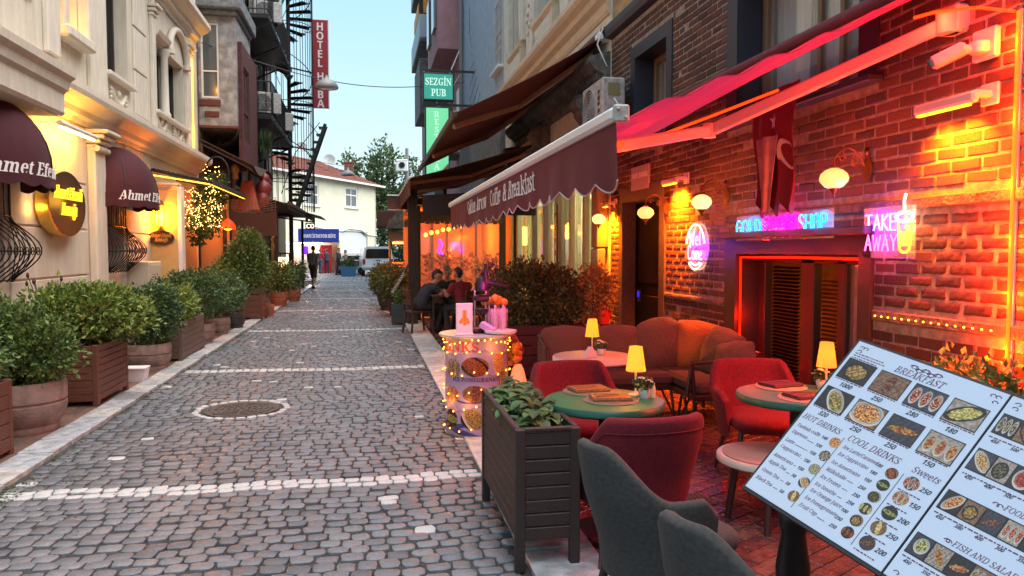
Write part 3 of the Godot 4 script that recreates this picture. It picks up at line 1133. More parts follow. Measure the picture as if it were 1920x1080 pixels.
	m = M.new()
	for a in 4: m.bar(V(0.075 * cos(a * PI / 2), -0.2, 0.075 * sin(a * PI / 2)), V(0.075 * cos(a * PI / 2), 0.2, 0.075 * sin(a * PI / 2)), 0.012, 0.012)
	m.lathe(Vector3.ZERO, [[0.085, -0.22], [0.085, -0.2], [0.0, -0.2]], 12)
	m.lathe(Vector3.ZERO, [[0.09, 0.2], [0.09, 0.215], [0.03, 0.29], [0.0, 0.3]], 12)
	put("cage", m, mat("brass_dark", L(0.16, 0.09, 0.03), 0.4, {"metal": 0.8}), lt)
	m = M.new()
	m.lathe(Vector3.ZERO, [[0.065, -0.19], [0.065, 0.19]], 14)
	put("glass", m, mat("clear_glass", Color(1, 1, 1), 0.05, {"alpha": 0.08}), lt)
	m = M.new()
	m.ell(V(0, -0.03, 0), V(0.038, 0.055, 0.038))
	put("bulb", m, glow("bulb_orange", Color(1.0, 0.62, 0.14), 9.0), lt)
	lamp(lt, V(0, -0.03, 0.0), Color(1.0, 0.50, 0.09), 1.5, 0.04)
	var os := thing("small_oval_sign", "small dark oval sign with gold script under the orange lantern", "sign", V(-3.79, 1.84, -14.975))
	m = M.new()
	m.t = Transform3D(Basis(Vector3.RIGHT, PI / 2), Vector3.ZERO)
	m.lathe(Vector3.ZERO, [[0.0, -0.0], [0.97, 0.0], [1.0, 0.01], [0.97, 0.025], [0.0, 0.025]], 36, 0, TAU, Vector2(0.235, 0.135))
	put("plate", m, mat("bronze_face"), os)
	m = M.new()
	for q in [["Ahmet Efendi", 0.01, 0.36], ["Konağı", -0.09, 0.22]]:
		var w := text_width(q[0], "Droid Serif", 0.09, 700)
		letters(m, q[0], "Droid Serif", 0.09, func(p: Vector3): return V(((p.x + p.y * 0.3) / w - 0.5) * q[2], q[1] + p.y, 0.027 + p.z), 700, 0.004)
	put("lettering", m, mat("gold_print", L(0.75, 0.5, 0.15), 0.35, {"metal": 0.6}), os)
	var pg := thing("slatted_pergola", "black slatted pergola over the hotel entrance edged with warm light", "shade", V(-3.5, 3.02, -17.1))
	for k in 13:
		m = M.new()
		m.bar(V(-0.48, 0.10 - 0.02 * k, 0), V(-0.48, 0.10 - 0.02 * k, -0.001), 0.01, 0.01)
		m = M.new()
		m.box(V(-0.45 + 0.085 * k, 0.12 - 0.018 * k, 0), V(0.055, 0.02, 3.9), 0.004)
		put("slat", m, frame, pg)
	m = M.new()
	for z in [-1.9, 0.0, 1.9]: m.bar(V(-0.5, 0.10, z), V(0.62, -0.13, z), 0.04, 0.05)
	m.box(V(0.62, -0.12, 0), V(0.03, 0.10, 3.96))
	put("frame", m, frame, pg)
	m = M.new()
	m.tube([V(0.55, -0.155, 1.92), V(-0.45, -0.0, 1.92)], 0.012, 5)
	m.tube([V(0.59, -0.165, 1.92), V(0.59, -0.165, -1.9)], 0.012, 5)
	put("edge_light", m, glow("edge_amber", Color(1.0, 0.68, 0.2), 2.0), pg)
	lamp(pg, V(0.3, -0.35, 1.2), warm, 0.05, 0.1)
	lamp(pg, V(0.3, -0.6, -1.2), Color(1.0, 0.5, 0.15), 0.14, 0.15)


# ---------------------------------------------------------------- beyond the hotel on the left
func window_unit(called: String, parent: Node, o: Vector3, ax: Vector3, out: Vector3, w: float, h: float, fm: Material, gm: Material, bars_v: Array, bars_h: Array, fw := 0.06) -> Node:
	var m := M.new()
	var bx := func(c: Vector3, sx: float, sy: float, d: float):
		m.t = Transform3D(Basis(ax, Vector3.UP, ax.cross(Vector3.UP)), Vector3.ZERO)
		m.box(Vector3.ZERO + m.t.basis.inverse() * c, V(sx, sy, d), 0.006)
	bx.call(o + ax * w / 2 + Vector3.UP * fw / 2, w, fw, fw)
	bx.call(o + ax * w / 2 + Vector3.UP * (h - fw / 2), w, fw, fw)
	bx.call(o + ax * fw / 2 + Vector3.UP * h / 2, fw, h - 2 * fw, fw)
	bx.call(o + ax * (w - fw / 2) + Vector3.UP * h / 2, fw, h - 2 * fw, fw)
	for b in bars_v: bx.call(o + ax * (w * b) + Vector3.UP * h / 2, fw * 0.7, h - 2 * fw, fw * 0.8)
	for b in bars_h: bx.call(o + ax * w / 2 + Vector3.UP * (h * b), w - 2 * fw, fw * 0.8, fw * 0.9)
	var wd := put(called, m, fm, parent)
	var g := M.new()
	g.t = Transform3D(Basis(ax, Vector3.UP, ax.cross(Vector3.UP)), Vector3.ZERO)
	g.box(g.t.basis.inverse() * (o + ax * w / 2 + Vector3.UP * h / 2 - out * 0.01), V(w - fw, h - fw, 0.008))
	put("pane", g, gm, wd)
	return wd

func ac_unit(label: String, at: Vector3, turn: float, sc := 1.0) -> Node3D:
	var t := thing("air_conditioner", label, "air conditioner", at, turn, "outdoor air conditioner units")
	var w := 0.86 * sc; var h := 0.62 * sc; var d := 0.3 * sc
	var m := M.new()
	m.box(V(0, h / 2, 0), V(w, h, d), 0.02)
	put("casing", m, mat("ac_white", L(0.5, 0.49, 0.47), 0.5, {"tex": tex.mottle, "tri": 1.5}), t)
	m = M.new()
	m.t = Transform3D(Basis(Vector3.RIGHT, PI / 2), V(-0.12 * sc, h / 2, d / 2))
	for k in 7: m.lathe(Vector3.ZERO, [[0.26 * sc - k * 0.036 * sc, 0.0], [0.26 * sc - k * 0.036 * sc, 0.014], [0.25 * sc - k * 0.036 * sc, 0.014], [0.25 * sc - k * 0.036 * sc, 0.0]], 22)
	for k in 6: m.bar(V(0, 0.008, 0), V(cos(TAU * k / 6), 0, sin(TAU * k / 6)) * 0.26 * sc + V(0, 0.008, 0), 0.01, 0.01)
	put("fan_guard", m, mat("ac_grey", L(0.3, 0.3, 0.3), 0.5), t)
	m = M.new()
	m.t = Transform3D(Basis(Vector3.RIGHT, PI / 2), V(-0.12 * sc, h / 2, d / 2))
	m.lathe(Vector3.ZERO, [[0.25 * sc, 0.003], [0.0, 0.003]], 22)
	put("fan_opening", m, mat("dark_room"), t)
	m = M.new()
	for z in [-0.3, 0.3]: m.box(V(z * sc, -0.03, 0), V(0.05, 0.06, d), 0.005)
	put("feet", m, mat("dark_steel"), t)
	return t

func left_far() -> void:
	var grey := mat("grey_render", L(0.42, 0.41, 0.42), 0.9, {"tex": tex.stain, "tri": 0.9, "ntex": tex.coarse_n, "ns": 0.2})
	var burg := mat("burgundy_render", L(0.12, 0.035, 0.035), 0.85, {"tex": tex.mottle, "tri": 0.7})
	var conc := mat("stained_concrete", L(0.16, 0.155, 0.15), 0.95, {"tex": tex.stain, "tri": 0.6, "ntex": tex.coarse_n})
	var whitef := mat("white_frame", L(0.72, 0.72, 0.72), 0.45)
	var sky_glass := mat("sky_glass", L(0.10, 0.115, 0.12), 0.06, {"spec": 0.9})
	var steel := mat("stair_black", L(0.016, 0.016, 0.018), 0.55, {"metal": 0.3})
	var t := thing("old_grey_house", "old grey house with a burgundy bay window next to the cream hotel", "building")
	var m := M.new()
	m.box(V(-5.6, 7.0, -21.2), V(3.0, 14.0, 3.6))
	put("wall", m, conc, t)
	m = M.new()
	wall_cells(m, -4.12, -3.2, 4.75, 7.55, [[-4.05, -3.62, 5.42, 7.28]], wz, -20.12, -20.0)
	m.box(V(-3.24, 6.15, -21.2), V(0.08, 2.8, 2.2))
	m.box(V(-3.66, 4.71, -21.1), V(0.92, 0.08, 2.2))
	var bay := put("bay", m, grey, t)
	window_unit("window", bay, V(-4.05, 5.42, -20.05), Vector3.RIGHT, Vector3.BACK, 0.43, 1.86, whitef, sky_glass, [], [0.36], 0.05)
	m = M.new()
	m.box(V(-3.84, 5.3, -19.985), V(0.5, 0.16, 0.05), 0.01)
	m.box(V(-3.80, 5.02, -19.99), V(0.34, 0.14, 0.04), 0.01)
	m.box(V(-3.66, 4.70, -20.0), V(1.0, 0.07, 0.12), 0.01)
	put("red_panel", m, mat("red_panel", L(0.16, 0.035, 0.03), 0.7, {"tex": tex.fine, "tri": 3.0}), bay)
	m = M.new()
	m.box(V(-3.66, 7.75, -21.0), V(1.25, 0.38, 2.7), 0.03)
	m.box(V(-3.66, 7.5, -21.0), V(1.05, 0.12, 2.4), 0.03)
	put("cornice_slab", m, mat("weathered_grey", L(0.22, 0.235, 0.25), 0.9, {"tex": tex.stain, "tri": 1.5}), t)
	m = M.new()
	var pt := []
	for k in 9:
		var a := PI / 2 * k / 8
		pt.append(V(-4.05 + 0.85 * sin(a), 4.2 + 0.48 * (1 - cos(a)), 0))
	for k in 8: m.quad(pt[k] + V(0, 0, -20.05), pt[k] + V(0, 0, -22.2), pt[k + 1] + V(0, 0, -22.2), pt[k + 1] + V(0, 0, -20.05))
	put("bay_soffit", m, conc, bay)
	m = M.new()
	wall_cells(m, 20.2, 22.9, 3.9, 6.9, [[20.45, 21.35, 4.45, 6.35]], wl, -3.2, -3.1)
	m.box(V(-3.6, 5.4, -22.85), V(1.0, 3.0, 0.1))
	put("burgundy_front", m, burg, t)
	window_unit("window", t, V(-3.15, 4.45, -20.45), Vector3.FORWARD, Vector3.RIGHT, 0.9, 1.9, burg, sky_glass, [0.5], [0.4])
	var b := thing("balcony_house", "tall dark house with cluttered iron balconies behind the spiral stair", "building")
	m = M.new()
	wall_cells(m, 23.0, 33.0, 0.0, 15.0, [[24.0, 25.2, 6.0, 8.0], [26.4, 27.4, 6.0, 8.0], [28.6, 29.6, 6.0, 8.0], [24.0, 25.2, 9.0, 11.0], [26.4, 27.4, 9.0, 11.0], [28.6, 29.6, 9.0, 11.0], [24.0, 25.2, 3.6, 5.2], [26.6, 27.6, 3.6, 5.2]], wl, -4.3, -3.95)
	put("wall", m, mat("pale_render", L(0.36, 0.34, 0.30), 0.9, {"tex": tex.stain, "tri": 0.5}), b)
	m = M.new()
	m.box(V(-5.6, 7.5, -28), V(2.5, 15, 9.9))
	put("core", m, conc, b)
	for q in [[24.0, 6.0, 1.2, 2.0], [26.4, 6.0, 1.0, 2.0], [28.6, 6.0, 1.0, 2.0], [24.0, 9.0, 1.2, 2.0], [26.4, 9.0, 1.0, 2.0], [28.6, 9.0, 1.0, 2.0], [24.0, 3.6, 1.2, 1.6], [26.6, 3.6, 1.0, 1.6]]:
		window_unit("window", b, V(-4.05, q[1], -q[0]), Vector3.FORWARD, Vector3.RIGHT, q[2], q[3], mat("dark_frame"), sky_glass, [0.5], [0.65])
	for q in [[5.62, 23.2, 29.4, -2.75], [8.55, 23.2, 29.0, -2.8], [11.5, 23.2, 28.0, -2.85]]:
		m = M.new()
		m.box(V((q[3] - 4.0) / 2, q[0] - 0.08, -(q[1] + q[2]) / 2), V(q[3] + 4.0, 0.14, q[2] - q[1]), 0.01)
		for s in [q[1] + 0.3, (q[1] + q[2]) / 2, q[2] - 0.3]:
			m.bar(V(-3.98, q[0] - 0.75, -s), V(q[3] + 0.1, q[0] - 0.15, -s), 0.05, 0.05)
		var bal := put("balcony", m, steel, b)
		m = M.new()
		for h in [0.12, 0.95]: m.tube([V(-4, q[0] + h, -q[1]), V(q[3], q[0] + h, -q[1]), V(q[3], q[0] + h, -q[2]), V(-4, q[0] + h, -q[2])], 0.022, 5)
		var s2: float = q[1]
		while s2 < q[2]:
			m.tube([V(q[3], q[0], -s2), V(q[3], q[0] + 0.95, -s2)], 0.012, 4)
			s2 += 0.22
		for k in 6: m.tube([V(-4 + 0.22 * k, q[0], -q[1]), V(-4 + 0.22 * k, q[0] + 0.95, -q[1])], 0.012, 4)
		put("railing", m, steel, bal)
	m = M.new()
	for s in [23.15, 24.9, 27.9, 30.2]: m.tube([V(-3.85, 2.8, -s), V(-3.85, 14, -s)], 0.05, 6)
	for k in 14:
		var a := V(-3.7 + 0.8 * R.randf(), 4.0 + 8 * R.randf(), -23.2 - 5 * R.randf())
		var e := a + V(0.3 * R.randfn(), -1.2 + 1.0 * R.randfn(), -1.5 * R.randf())
		m.tube([a, a.lerp(e, 0.5) + V(0, -0.25, 0), e], 0.012, 4)
	put("pipes_and_cables", m, mat("pipe_grey", L(0.2, 0.2, 0.2), 0.6), b)
	ac_unit("dirty air conditioner on the lower iron balcony, nearer of two", V(-3.0, 5.75, -23.9), 0.35)
	ac_unit("dirty air conditioner on the lower iron balcony, by the spiral stair", V(-2.95, 5.75, -27.2), 0.35)
	ac_unit("air conditioner on the upper iron balcony", V(-3.0, 8.68, -24.6), 0.35)
	for q in [[V(-3.1, 8.6, -25.6), "tall potted reeds on the upper balcony", 1.9], [V(-3.2, 11.5, -24.4), "tall potted reeds on the topmost balcony", 1.6], [V(-3.0, 4.3, -23.3), "hanging potted fern beside the burgundy wall", 0.7]]:
		var pl := thing("potted_reeds", q[1], "plant", q[0])
		m = M.new()
		m.lathe(Vector3.ZERO, [[0.0, 0.0], [0.13, 0.0], [0.17, 0.28], [0.15, 0.28], [0.0, 0.25]], 12)
		put("pot", m, mat("black_pot", L(0.03, 0.03, 0.03), 0.6), pl)
		var xf := []
		var cs := []
		for k in 170:
			var a := R.randf() * TAU
			var lean := 0.45 * R.randf()
			xf.append(Transform3D(Basis(V(cos(a), 0, sin(a)), lean) * Basis(Vector3.UP, R.randf() * TAU) * Basis.from_scale(V(1, q[2] * (0.5 + 0.6 * R.randf()), 1)), V(0.1 * R.randfn(), 0.2, 0.1 * R.randfn())))
			cs.append(Color(0.06, 0.10, 0.035) * (0.6 + 0.8 * R.randf()))
		var bl := M.new()
		bl.tri(V(-0.016, 0, 0), V(0.016, 0, 0), V(0.02, 0.6, 0.04))
		bl.tri(V(-0.016, 0, 0), V(0.02, 0.6, 0.04), V(-0.02, 0.6, 0.04))
		bl.tri(V(-0.02, 0.6, 0.04), V(0.02, 0.6, 0.04), V(0, 1, 0.14))
		many("leaves", bl.mesh(), mat("leaf_vc", Color.WHITE, 0.6, {"vc": true, "back": Color(0.3, 0.3, 0.3)}), xf, cs, pl)
	var sp := thing("spiral_staircase", "black iron spiral staircase rising past the balconies to the sky", "staircase", V(-2.9, 0, -30))
	m = M.new()
	m.tube([V(0, 0, 0), V(0, 14.5, 0)], 0.075, 10)
	put("pole", m, steel, sp)
	var rr := 0.88
	var tread := M.new()
	var tp := PackedVector2Array([Vector2(0.05, -0.05), Vector2(rr, -0.17), Vector2(rr, 0.17), Vector2(0.05, 0.05)])
	tread.prism(tp, func(x, y, d): return V(x, d, y), -0.018, 0.018)
	tread.box(V(rr * 0.5, -0.05, 0.0), V(rr, 0.06, 0.02))
	var tmsh := tread.mesh()
	var yy := 3.15
	var an := 1.9
	while yy < 14.0:
		var o := put("tread", tmsh, steel, sp)
		o.position = V(0, yy, 0)
		o.rotation.y = an
		yy += 0.215
		an -= 0.42
	for y in [3.0, 5.75, 8.7, 11.65]:
		m = M.new()
		m.prism(PackedVector2Array([Vector2(-1.0, -0.8), Vector2(0.05, -0.8), Vector2(0.05, 0.8), Vector2(-1.0, 0.8)]), func(x, yv, d): return V(x, d, yv), y - 0.1, y)
		m.bar(V(-0.9, y - 0.1, 0.8), V(0.9, y - 0.3, 0.1), 0.05, 0.05)
		put("landing", m, steel, sp)
	for k in 22:
		var a := TAU * k / 22
		m = M.new()
		m.tube([V(cos(a) * rr, 3.1, sin(a) * rr), V(cos(a) * rr, 14.4, sin(a) * rr)], 0.013 if k else 0.03, 5)
		put("bar", m, steel, sp)
	for y in [4.3, 7.2, 10.1, 12.9]:
		m = M.new()
		var p := []
		for k in 28: p.append(V(cos(TAU * k / 28) * rr, y, sin(TAU * k / 28) * rr))
		m.tube(p, 0.014, 4, true)
		put("hoop", m, steel, sp)
	m = M.new()
	var hl := []
	for k in 90:
		var a := -1.9 + 0.42 * k * 0.56
		hl.append(V(cos(a) * (rr - 0.02), 4.0 + 0.12 * k, sin(a) * (rr - 0.02)))
	m.tube(hl, 0.018, 4)
	put("handrail", m, steel, sp)
	var fl := thing("folding_stair", "narrow raised black iron stair flight leaning out beside the spiral", "staircase")
	var lo := V(-2.62, 3.1, -29.2)
	var hi := V(-1.52, 6.35, -29.4)
	for dz in [-0.3, 0.3]:
		m = M.new()
		m.bar(lo + V(0, 0, dz), hi + V(0, 0, dz), 0.05, 0.12)
		put("stringer", m, steel, fl)
	for k in 12:
		m = M.new()
		var p := lo.lerp(hi, (k + 0.5) / 12.0)
		m.box(p + V(-0.09, 0.02, 0), V(0.24, 0.03, 0.6), 0.004)
		put("tread", m, steel, fl)
	m = M.new()
	m.tube([lo + V(-0.5, 0.6, 0.3), lo.lerp(hi, 0.5) + V(-0.55, 0.5, 0.3), hi + V(-0.2, 0.05, 0.3)], 0.016, 5)
	for k in 4: m.tube([lo.lerp(hi, 0.1 + 0.25 * k) + V(0, 0, 0.3), lo.lerp(hi, 0.1 + 0.25 * k) + V(-0.45, 0.5, 0.3)], 0.012, 4)
	put("handrail", m, steel, fl)
	var hs := thing("vertical_sign", "tall vertical red sign with white capitals beside the spiral stair", "sign", V(-1.78, 9.0, -31.0))
	m = M.new()
	m.box(Vector3.ZERO, V(0.64, 3.45, 0.18), 0.015)
	put("box", m, mat("sign_red", L(0.30, 0.012, 0.022), 0.45), hs)
	m = M.new()
	m.box(V(0.315, 0, 0), V(0.03, 3.47, 0.2), 0.005)
	for y in [-1.2, 1.2]: m.bar(V(-0.32, y, 0), V(-0.65, y, 0.3), 0.03, 0.03)
	put("frame", m, mat("white_metal"), hs)
	m = M.new()
	var word := "HOTEL HEBA"
	var yl := 1.30
	for ch in word:
		if ch == " ":
			yl -= 0.17
			continue
		var w := text_width(ch, "Droid Sans", 0.42, 700)
		letters(m, ch, "Droid Sans", 0.42, func(p: Vector3): return V(p.x - w / 2, yl - 0.0 + p.y, 0.092 + p.z), 700, 0.01)
		yl -= 0.355
	put("lettering", m, mat("white_print"), hs)
	m = M.new()
	var wp := []
	for k in 25:
		var f := k / 24.0
		wp.append(V(-4.0, 6.75, -19.9).lerp(V(3.2, 7.2, -25.0), f) + V(0, -0.55 * sin(PI * f), 0))
	m.tube(wp, 0.012, 4)
	single("overhead_wire", m, mat("wire", L(0.04, 0.04, 0.04), 0.6), "thin overhead wire carrying the street lamp across the lane", "wire")
	var sl := thing("street_lamp", "grey dome street lamp hanging from a wire in front of the red sign", "street lamp", V(-1.10, 6.24, -22.0))
	m = M.new()
	m.lathe(Vector3.ZERO, [[0.32, -0.05], [0.33, -0.02], [0.3, 0.06], [0.2, 0.16], [0.08, 0.21], [0.05, 0.26], [0.03, 0.32], [0.0, 0.32]], 28)
	put("shade", m, mat("lamp_grey", L(0.24, 0.24, 0.24), 0.45), sl)
	m = M.new()
	m.lathe(Vector3.ZERO, [[0.0, -0.06], [0.27, -0.045], [0.315, -0.03]], 24)
	put("diffuser", m, mat("lamp_diffuser", L(0.4, 0.4, 0.38), 0.3), sl)
	m = M.new()
	m.tube([V(0, 0.3, 0), V(0, 0.36, 0)], 0.02, 6)
	put("hook", m, steel, sl)
	var sl2 := thing("street_lamp", "small far dome street lamp hanging over the lane before the cream house", "street lamp", V(-1.1, 6.05, -45.0))
	m = M.new()
	m.lathe(Vector3.ZERO, [[0.40, -0.05], [0.41, -0.02], [0.35, 0.1], [0.2, 0.2], [0.08, 0.26], [0.0, 0.5]], 20)
	put("shade", m, mat("lamp_grey"), sl2)
	m = M.new()
	m.tube([V(-3.0, 0.9, 0), V(0, 0.45, 0), V(4.2, 1.0, 0)], 0.012, 4)
	put("wire", m, steel, sl2)
	var tarp := mat("brown_tarp", L(0.075, 0.04, 0.028), 0.85, {"tex": tex.stain, "tri": 0.8, "ntex": tex.coarse_n, "ns": 0.4})
	m = M.new()
	m.shell(func(u, v): return V(lerpf(-4.0, -2.75, u), 4.32 - 0.62 * u - 0.16 * sin(PI * v * 2.0) * u, lerpf(-19.4, -23.4, v)), 10, 16, 0.02)
	var c1 := thing("tarp_canopy", "sagging dark brown tarp canopy below the grey bay", "canopy")
	put("sheet", m, tarp, c1)
	m = M.new()
	for z in [-19.45, -21.4, -23.35]: m.tube([V(-4.0, 4.22, z), V(-2.8, 3.6, z)], 0.025, 5)
	m.tube([V(-2.8, 3.58, -19.4), V(-2.8, 3.58, -23.4)], 0.025, 5)
	put("frame", m, steel, c1)
	var c2 := thing("brown_canopy", "long low brown canopy over the lit shop front under the balconies", "canopy")
	m = M.new()
	m.box(V(-3.15, 3.02, -28.2), V(1.6, 0.05, 9.6), 0.01)
	m.t = Transform3D(Basis(Vector3.FORWARD, 0.28), V(-3.1, 3.2, -28.2))
	m.box(Vector3.ZERO, V(1.8, 0.04, 9.8), 0.01)
	m.t = Transform3D.IDENTITY
	put("roof", m, tarp, c2)
	m = M.new()
	m.box(V(-2.32, 2.98, -28.2), V(0.06, 0.22, 9.7), 0.01)
	put("fascia", m, mat("wood_brown", L(0.13, 0.055, 0.028), 0.6, {"tex": tex.wood, "tri": V(1, 6, 1)}), c2)
	m = M.new()
	for z in [-23.6, -28.4, -32.9]: m.box(V(-2.72, 1.45, z), V(0.1, 2.9, 0.1), 0.01)
	put("post", m, steel, c2)
	var c3 := thing("corrugated_canopy", "dark corrugated canopy with a pointed end below the spiral stair", "canopy")
	m = M.new()
	m.shell(func(u, v): return V(lerpf(-3.3, -1.75, u), 3.32 - 0.42 * u + 0.018 * sin(v * 90.0), lerpf(-29.6, -33.0, v)), 6, 90, 0.012)
	put("sheet", m, mat("zinc_dark", L(0.06, 0.06, 0.055), 0.5, {"metal": 0.4}), c3)
	var sf := thing("lit_shop", "brightly lit small shop front under the brown canopy", "shop")
	m = M.new()
	wall_cells(m, 23.0, 36.0, 0.0, 3.1, [[24.0, 27.2, 0.5, 2.5], [27.5, 32.0, 0.4, 2.55]], wl, -3.9, -3.72)
	put("wall", m, mat("beige_wall", L(0.42, 0.33, 0.22), 0.8), sf)
	m = M.new()
	m.box(V(-4.9, 1.5, -28), V(0.05, 3, 9.4))
	m.box(V(-4.3, 2.85, -28), V(1.2, 0.05, 9.4))
	m.box(V(-4.3, 1.5, -33.0), V(1.2, 3, 0.05))
	put("inner_wall", m, mat("shop_white", L(0.6, 0.55, 0.45), 0.8), sf)
	for k in 3:
		m = M.new()
		m.box(V(-4.62, 0.8 + 0.55 * k, -28), V(0.4, 0.03, 8.4))
		var sh := put("shelf", m, mat("wood_brown"), sf)
		m = M.new()
		for q in 46:
			m.col = [Color(0.5, 0.08, 0.05), Color(0.6, 0.45, 0.1), Color(0.1, 0.25, 0.4), Color(0.6, 0.6, 0.55), Color(0.2, 0.4, 0.12)][R.randi() % 5]
			m.box(V(-4.6, 0.82 + 0.55 * k + 0.14, -24 - 0.18 * q), V(0.12, 0.2 + 0.12 * R.randf(), 0.11), 0.01)
		put("goods", m, mat("goods_vc", Color.WHITE, 0.5, {"vc": true}), sh)
	m = M.new()
	m.box(V(-4.2, 2.80, -26), V(0.2, 0.04, 2.4))
	m.box(V(-4.2, 2.80, -30), V(0.2, 0.04, 2.4))
	put("ceiling_light", m, glow("shop_lamp", Color(1.0, 0.88, 0.66), 4.0), sf)
	for z in [-25.5, -28.5, -31.5]: lamp(sf, V(-4.1, 2.5, z), Color(1.0, 0.80, 0.48), 1.5, 0.2)
	var cs2 := thing("shop_counter", "lit glass display counter in front of the small shop", "counter", V(-3.1, 0, -29.5))
	m = M.new()
	m.box(V(0, 0.45, 0), V(0.5, 0.9, 1.6), 0.01)
	put("base", m, mat("wood_brown"), cs2)
	m = M.new()
	m.box(V(0, 1.15, 0.78), V(0.44, 0.42, 0.02))
	put("lit_panel", m, glow("panel_warm", Color(1.0, 0.85, 0.6), 1.4), cs2)
	m = M.new()
	for x in [-0.24, 0.24]:
		for z in [-0.78, 0.8]: m.box(V(x, 1.2, z), V(0.03, 0.6, 0.03))
	m.box(V(0, 1.5, 0), V(0.52, 0.05, 1.64))
	put("frame", m, mat("wood_brown"), cs2)
	var bs := thing("letter_box_sign", "small stacked letter boxes hanging at the end of the brown canopy", "sign", V(-2.42, 2.55, -33.3))
	for q in [["R", 0.42], ["CO", 0.10]]:
		m = M.new()
		m.box(V(0, q[1], 0), V(0.4, 0.29, 0.1), 0.01)
		var bx := put("box", m, mat("dark_frame"), bs)
		m = M.new()
		var w := text_width(q[0], "Droid Sans", 0.26, 700)
		letters(m, q[0], "Droid Sans", 0.26, func(p: Vector3): return V(p.x - w / 2, q[1] - 0.09 + p.y, 0.052 + p.z), 700, 0.008)
		put("letter", m, glow("letter_white", Color(1, 0.93, 0.8), 0.9), bx)
	for q in [[V(-2.78, 2.98, -21.2), 0.2, "dark red buoy hanging under the tarp, lowest of three"], [V(-2.76, 3.28, -21.3), 0.22, "dark red buoy hanging under the tarp, middle of three"], [V(-2.74, 3.55, -21.4), 0.15, "dull red buoy hanging under the tarp, topmost of three"]]:
		var by := thing("buoy", q[2], "buoy", q[0], 0, "red buoys under the tarp")
		m = M.new()
		m.lathe(Vector3.ZERO, [[0, -q[1]], [q[1] * 0.7, -q[1] * 0.72], [q[1], 0], [q[1] * 0.7, q[1] * 0.72], [q[1] * 0.25, q[1] * 1.0], [q[1] * 0.2, q[1] * 1.15], [0, q[1] * 1.15]], 18)
		put("float", m, mat("buoy_red", L(0.26, 0.035, 0.03), 0.5, {"tex": tex.mottle, "tri": 3.0}), by)
	var of := thing("orange_float", "tapered orange cloth float hanging beside the red buoys", "float", V(-3.12, 3.1, -20.9))
	m = M.new()
	m.shell(func(u, v):
		var w: float = lerpf(0.30, 0.15, pow(v, 0.8))
		var a: float = TAU * u
		return V(cos(a) * w * 1.0, lerpf(-0.42, 0.34, v) + 0.03 * sin(3 * a), sin(a) * w * 0.6), 20, 8, 0.01)
	put("bag", m, mat("orange_cloth", L(0.46, 0.12, 0.06), 0.8, {"ntex": tex.coarse_n, "tri": 2.0}), of)
	m = M.new()
	m.tube([V(0, 0.34, 0), V(0.02, 0.75, 0)], 0.014, 5)
	put("rope", m, mat("rope", L(0.3, 0.22, 0.12), 0.9), of)
	var nt := thing("fishing_net", "brown fishing net draped below the tarp canopy", "net", V(-3.1, 2.6, -20.6))
	m = M.new()
	var netp := func(u, v): return V(lerpf(-0.75, 0.72, u), -0.15 + 0.55 * (1 - v) - 0.45 * u * v - 0.15 * sin(PI * u), 0.25 * sin(3 * u + v))
	for k in 17:
		var p := []
		var q := []
		for e in 13:
			p.append(netp.call(k / 16.0, e / 12.0))
			q.append(netp.call(e / 12.0, k / 16.0))
		m.tube(p, 0.007, 4)
		m.tube(q, 0.007, 4)
	put("mesh", m, mat("net_brown", L(0.22, 0.11, 0.06), 0.9), nt)
	m = M.new()
	m.shell(func(u, v): return netp.call(u, 0.35 + 0.65 * v) + V(0, -0.01, 0.03), 12, 8, 0.004)
	put("cloth", m, mat("net_cloth", L(0.07, 0.035, 0.025), 0.9), nt)
	var dl := thing("rag_lantern", "small yellowish lantern hanging from the tarp edge", "lantern", V(-3.32, 3.62, -20.3))
	m = M.new()
	m.lathe(Vector3.ZERO, [[0, -0.22], [0.09, -0.16], [0.06, -0.05], [0.1, 0.02], [0.1, 0.12], [0.05, 0.18], [0.0, 0.2]], 14)
	put("body", m, mat("old_brass", L(0.4, 0.28, 0.1), 0.5, {"tex": tex.mottle, "tri": 6.0}), dl)
	m = M.new()
	m.tube([V(0, 0.2, 0), V(0, 0.5, 0)], 0.008, 4)
	put("chain", m, steel, dl)
	for q in [[V(-3.30, 2.22, -19.0), "glowing red bell pendant lamp left of the tall potted bush"], [V(-3.06, 2.12, -22.0), "smaller glowing red pendant lamp above the tall potted bush"]]:
		var pn := thing("pendant_lamp", q[1], "lamp", q[0], 0, "red pendant lamps")
		m = M.new()
		m.lathe(Vector3.ZERO, [[0.18, -0.1], [0.17, -0.02], [0.12, 0.06], [0.06, 0.12], [0.02, 0.15], [0.0, 0.15]], 18)
		put("shade", m, mat("red_glass_shade", L(0.5, 0.05, 0.01), 0.4, {"emit": Color(1.0, 0.12, 0.01), "power": 1.0, "back": Color(0.6, 0.2, 0.1)}), pn)
		m = M.new()
		m.ell(V(0, -0.08, 0), V(0.1, 0.05, 0.1))
		put("bulb", m, glow("bulb_amber", Color(1.0, 0.55, 0.1), 4.0), pn)
		lamp(pn, V(0, -0.09, 0), Color(1.0, 0.45, 0.12), 0.06, 0.05)
		m = M.new()
		m.tube([V(0, 0.15, 0), V(0, 1.3, 0)], 0.006, 4)
		put("cord", m, steel, pn)
	var fv := thing("fairy_light_ivy", "hanging ivy full of tiny warm fairy lights under a metal hoop", "fairy lights", V(-3.35, 0, -17.3))
	m = M.new()
	var hp := []
	for k in 15: hp.append(V(0.14 + 0.24 * cos(PI * k / 14), 3.3 + 0.34 * sin(PI * k / 14), 0))
	hp.append(hp[-1] + V(0, -1.0, 0))
	hp.push_front(hp[0] + V(0, -1.0, 0))
	m.tube(hp, 0.02, 6)
	put("hoop", m, steel, fv)
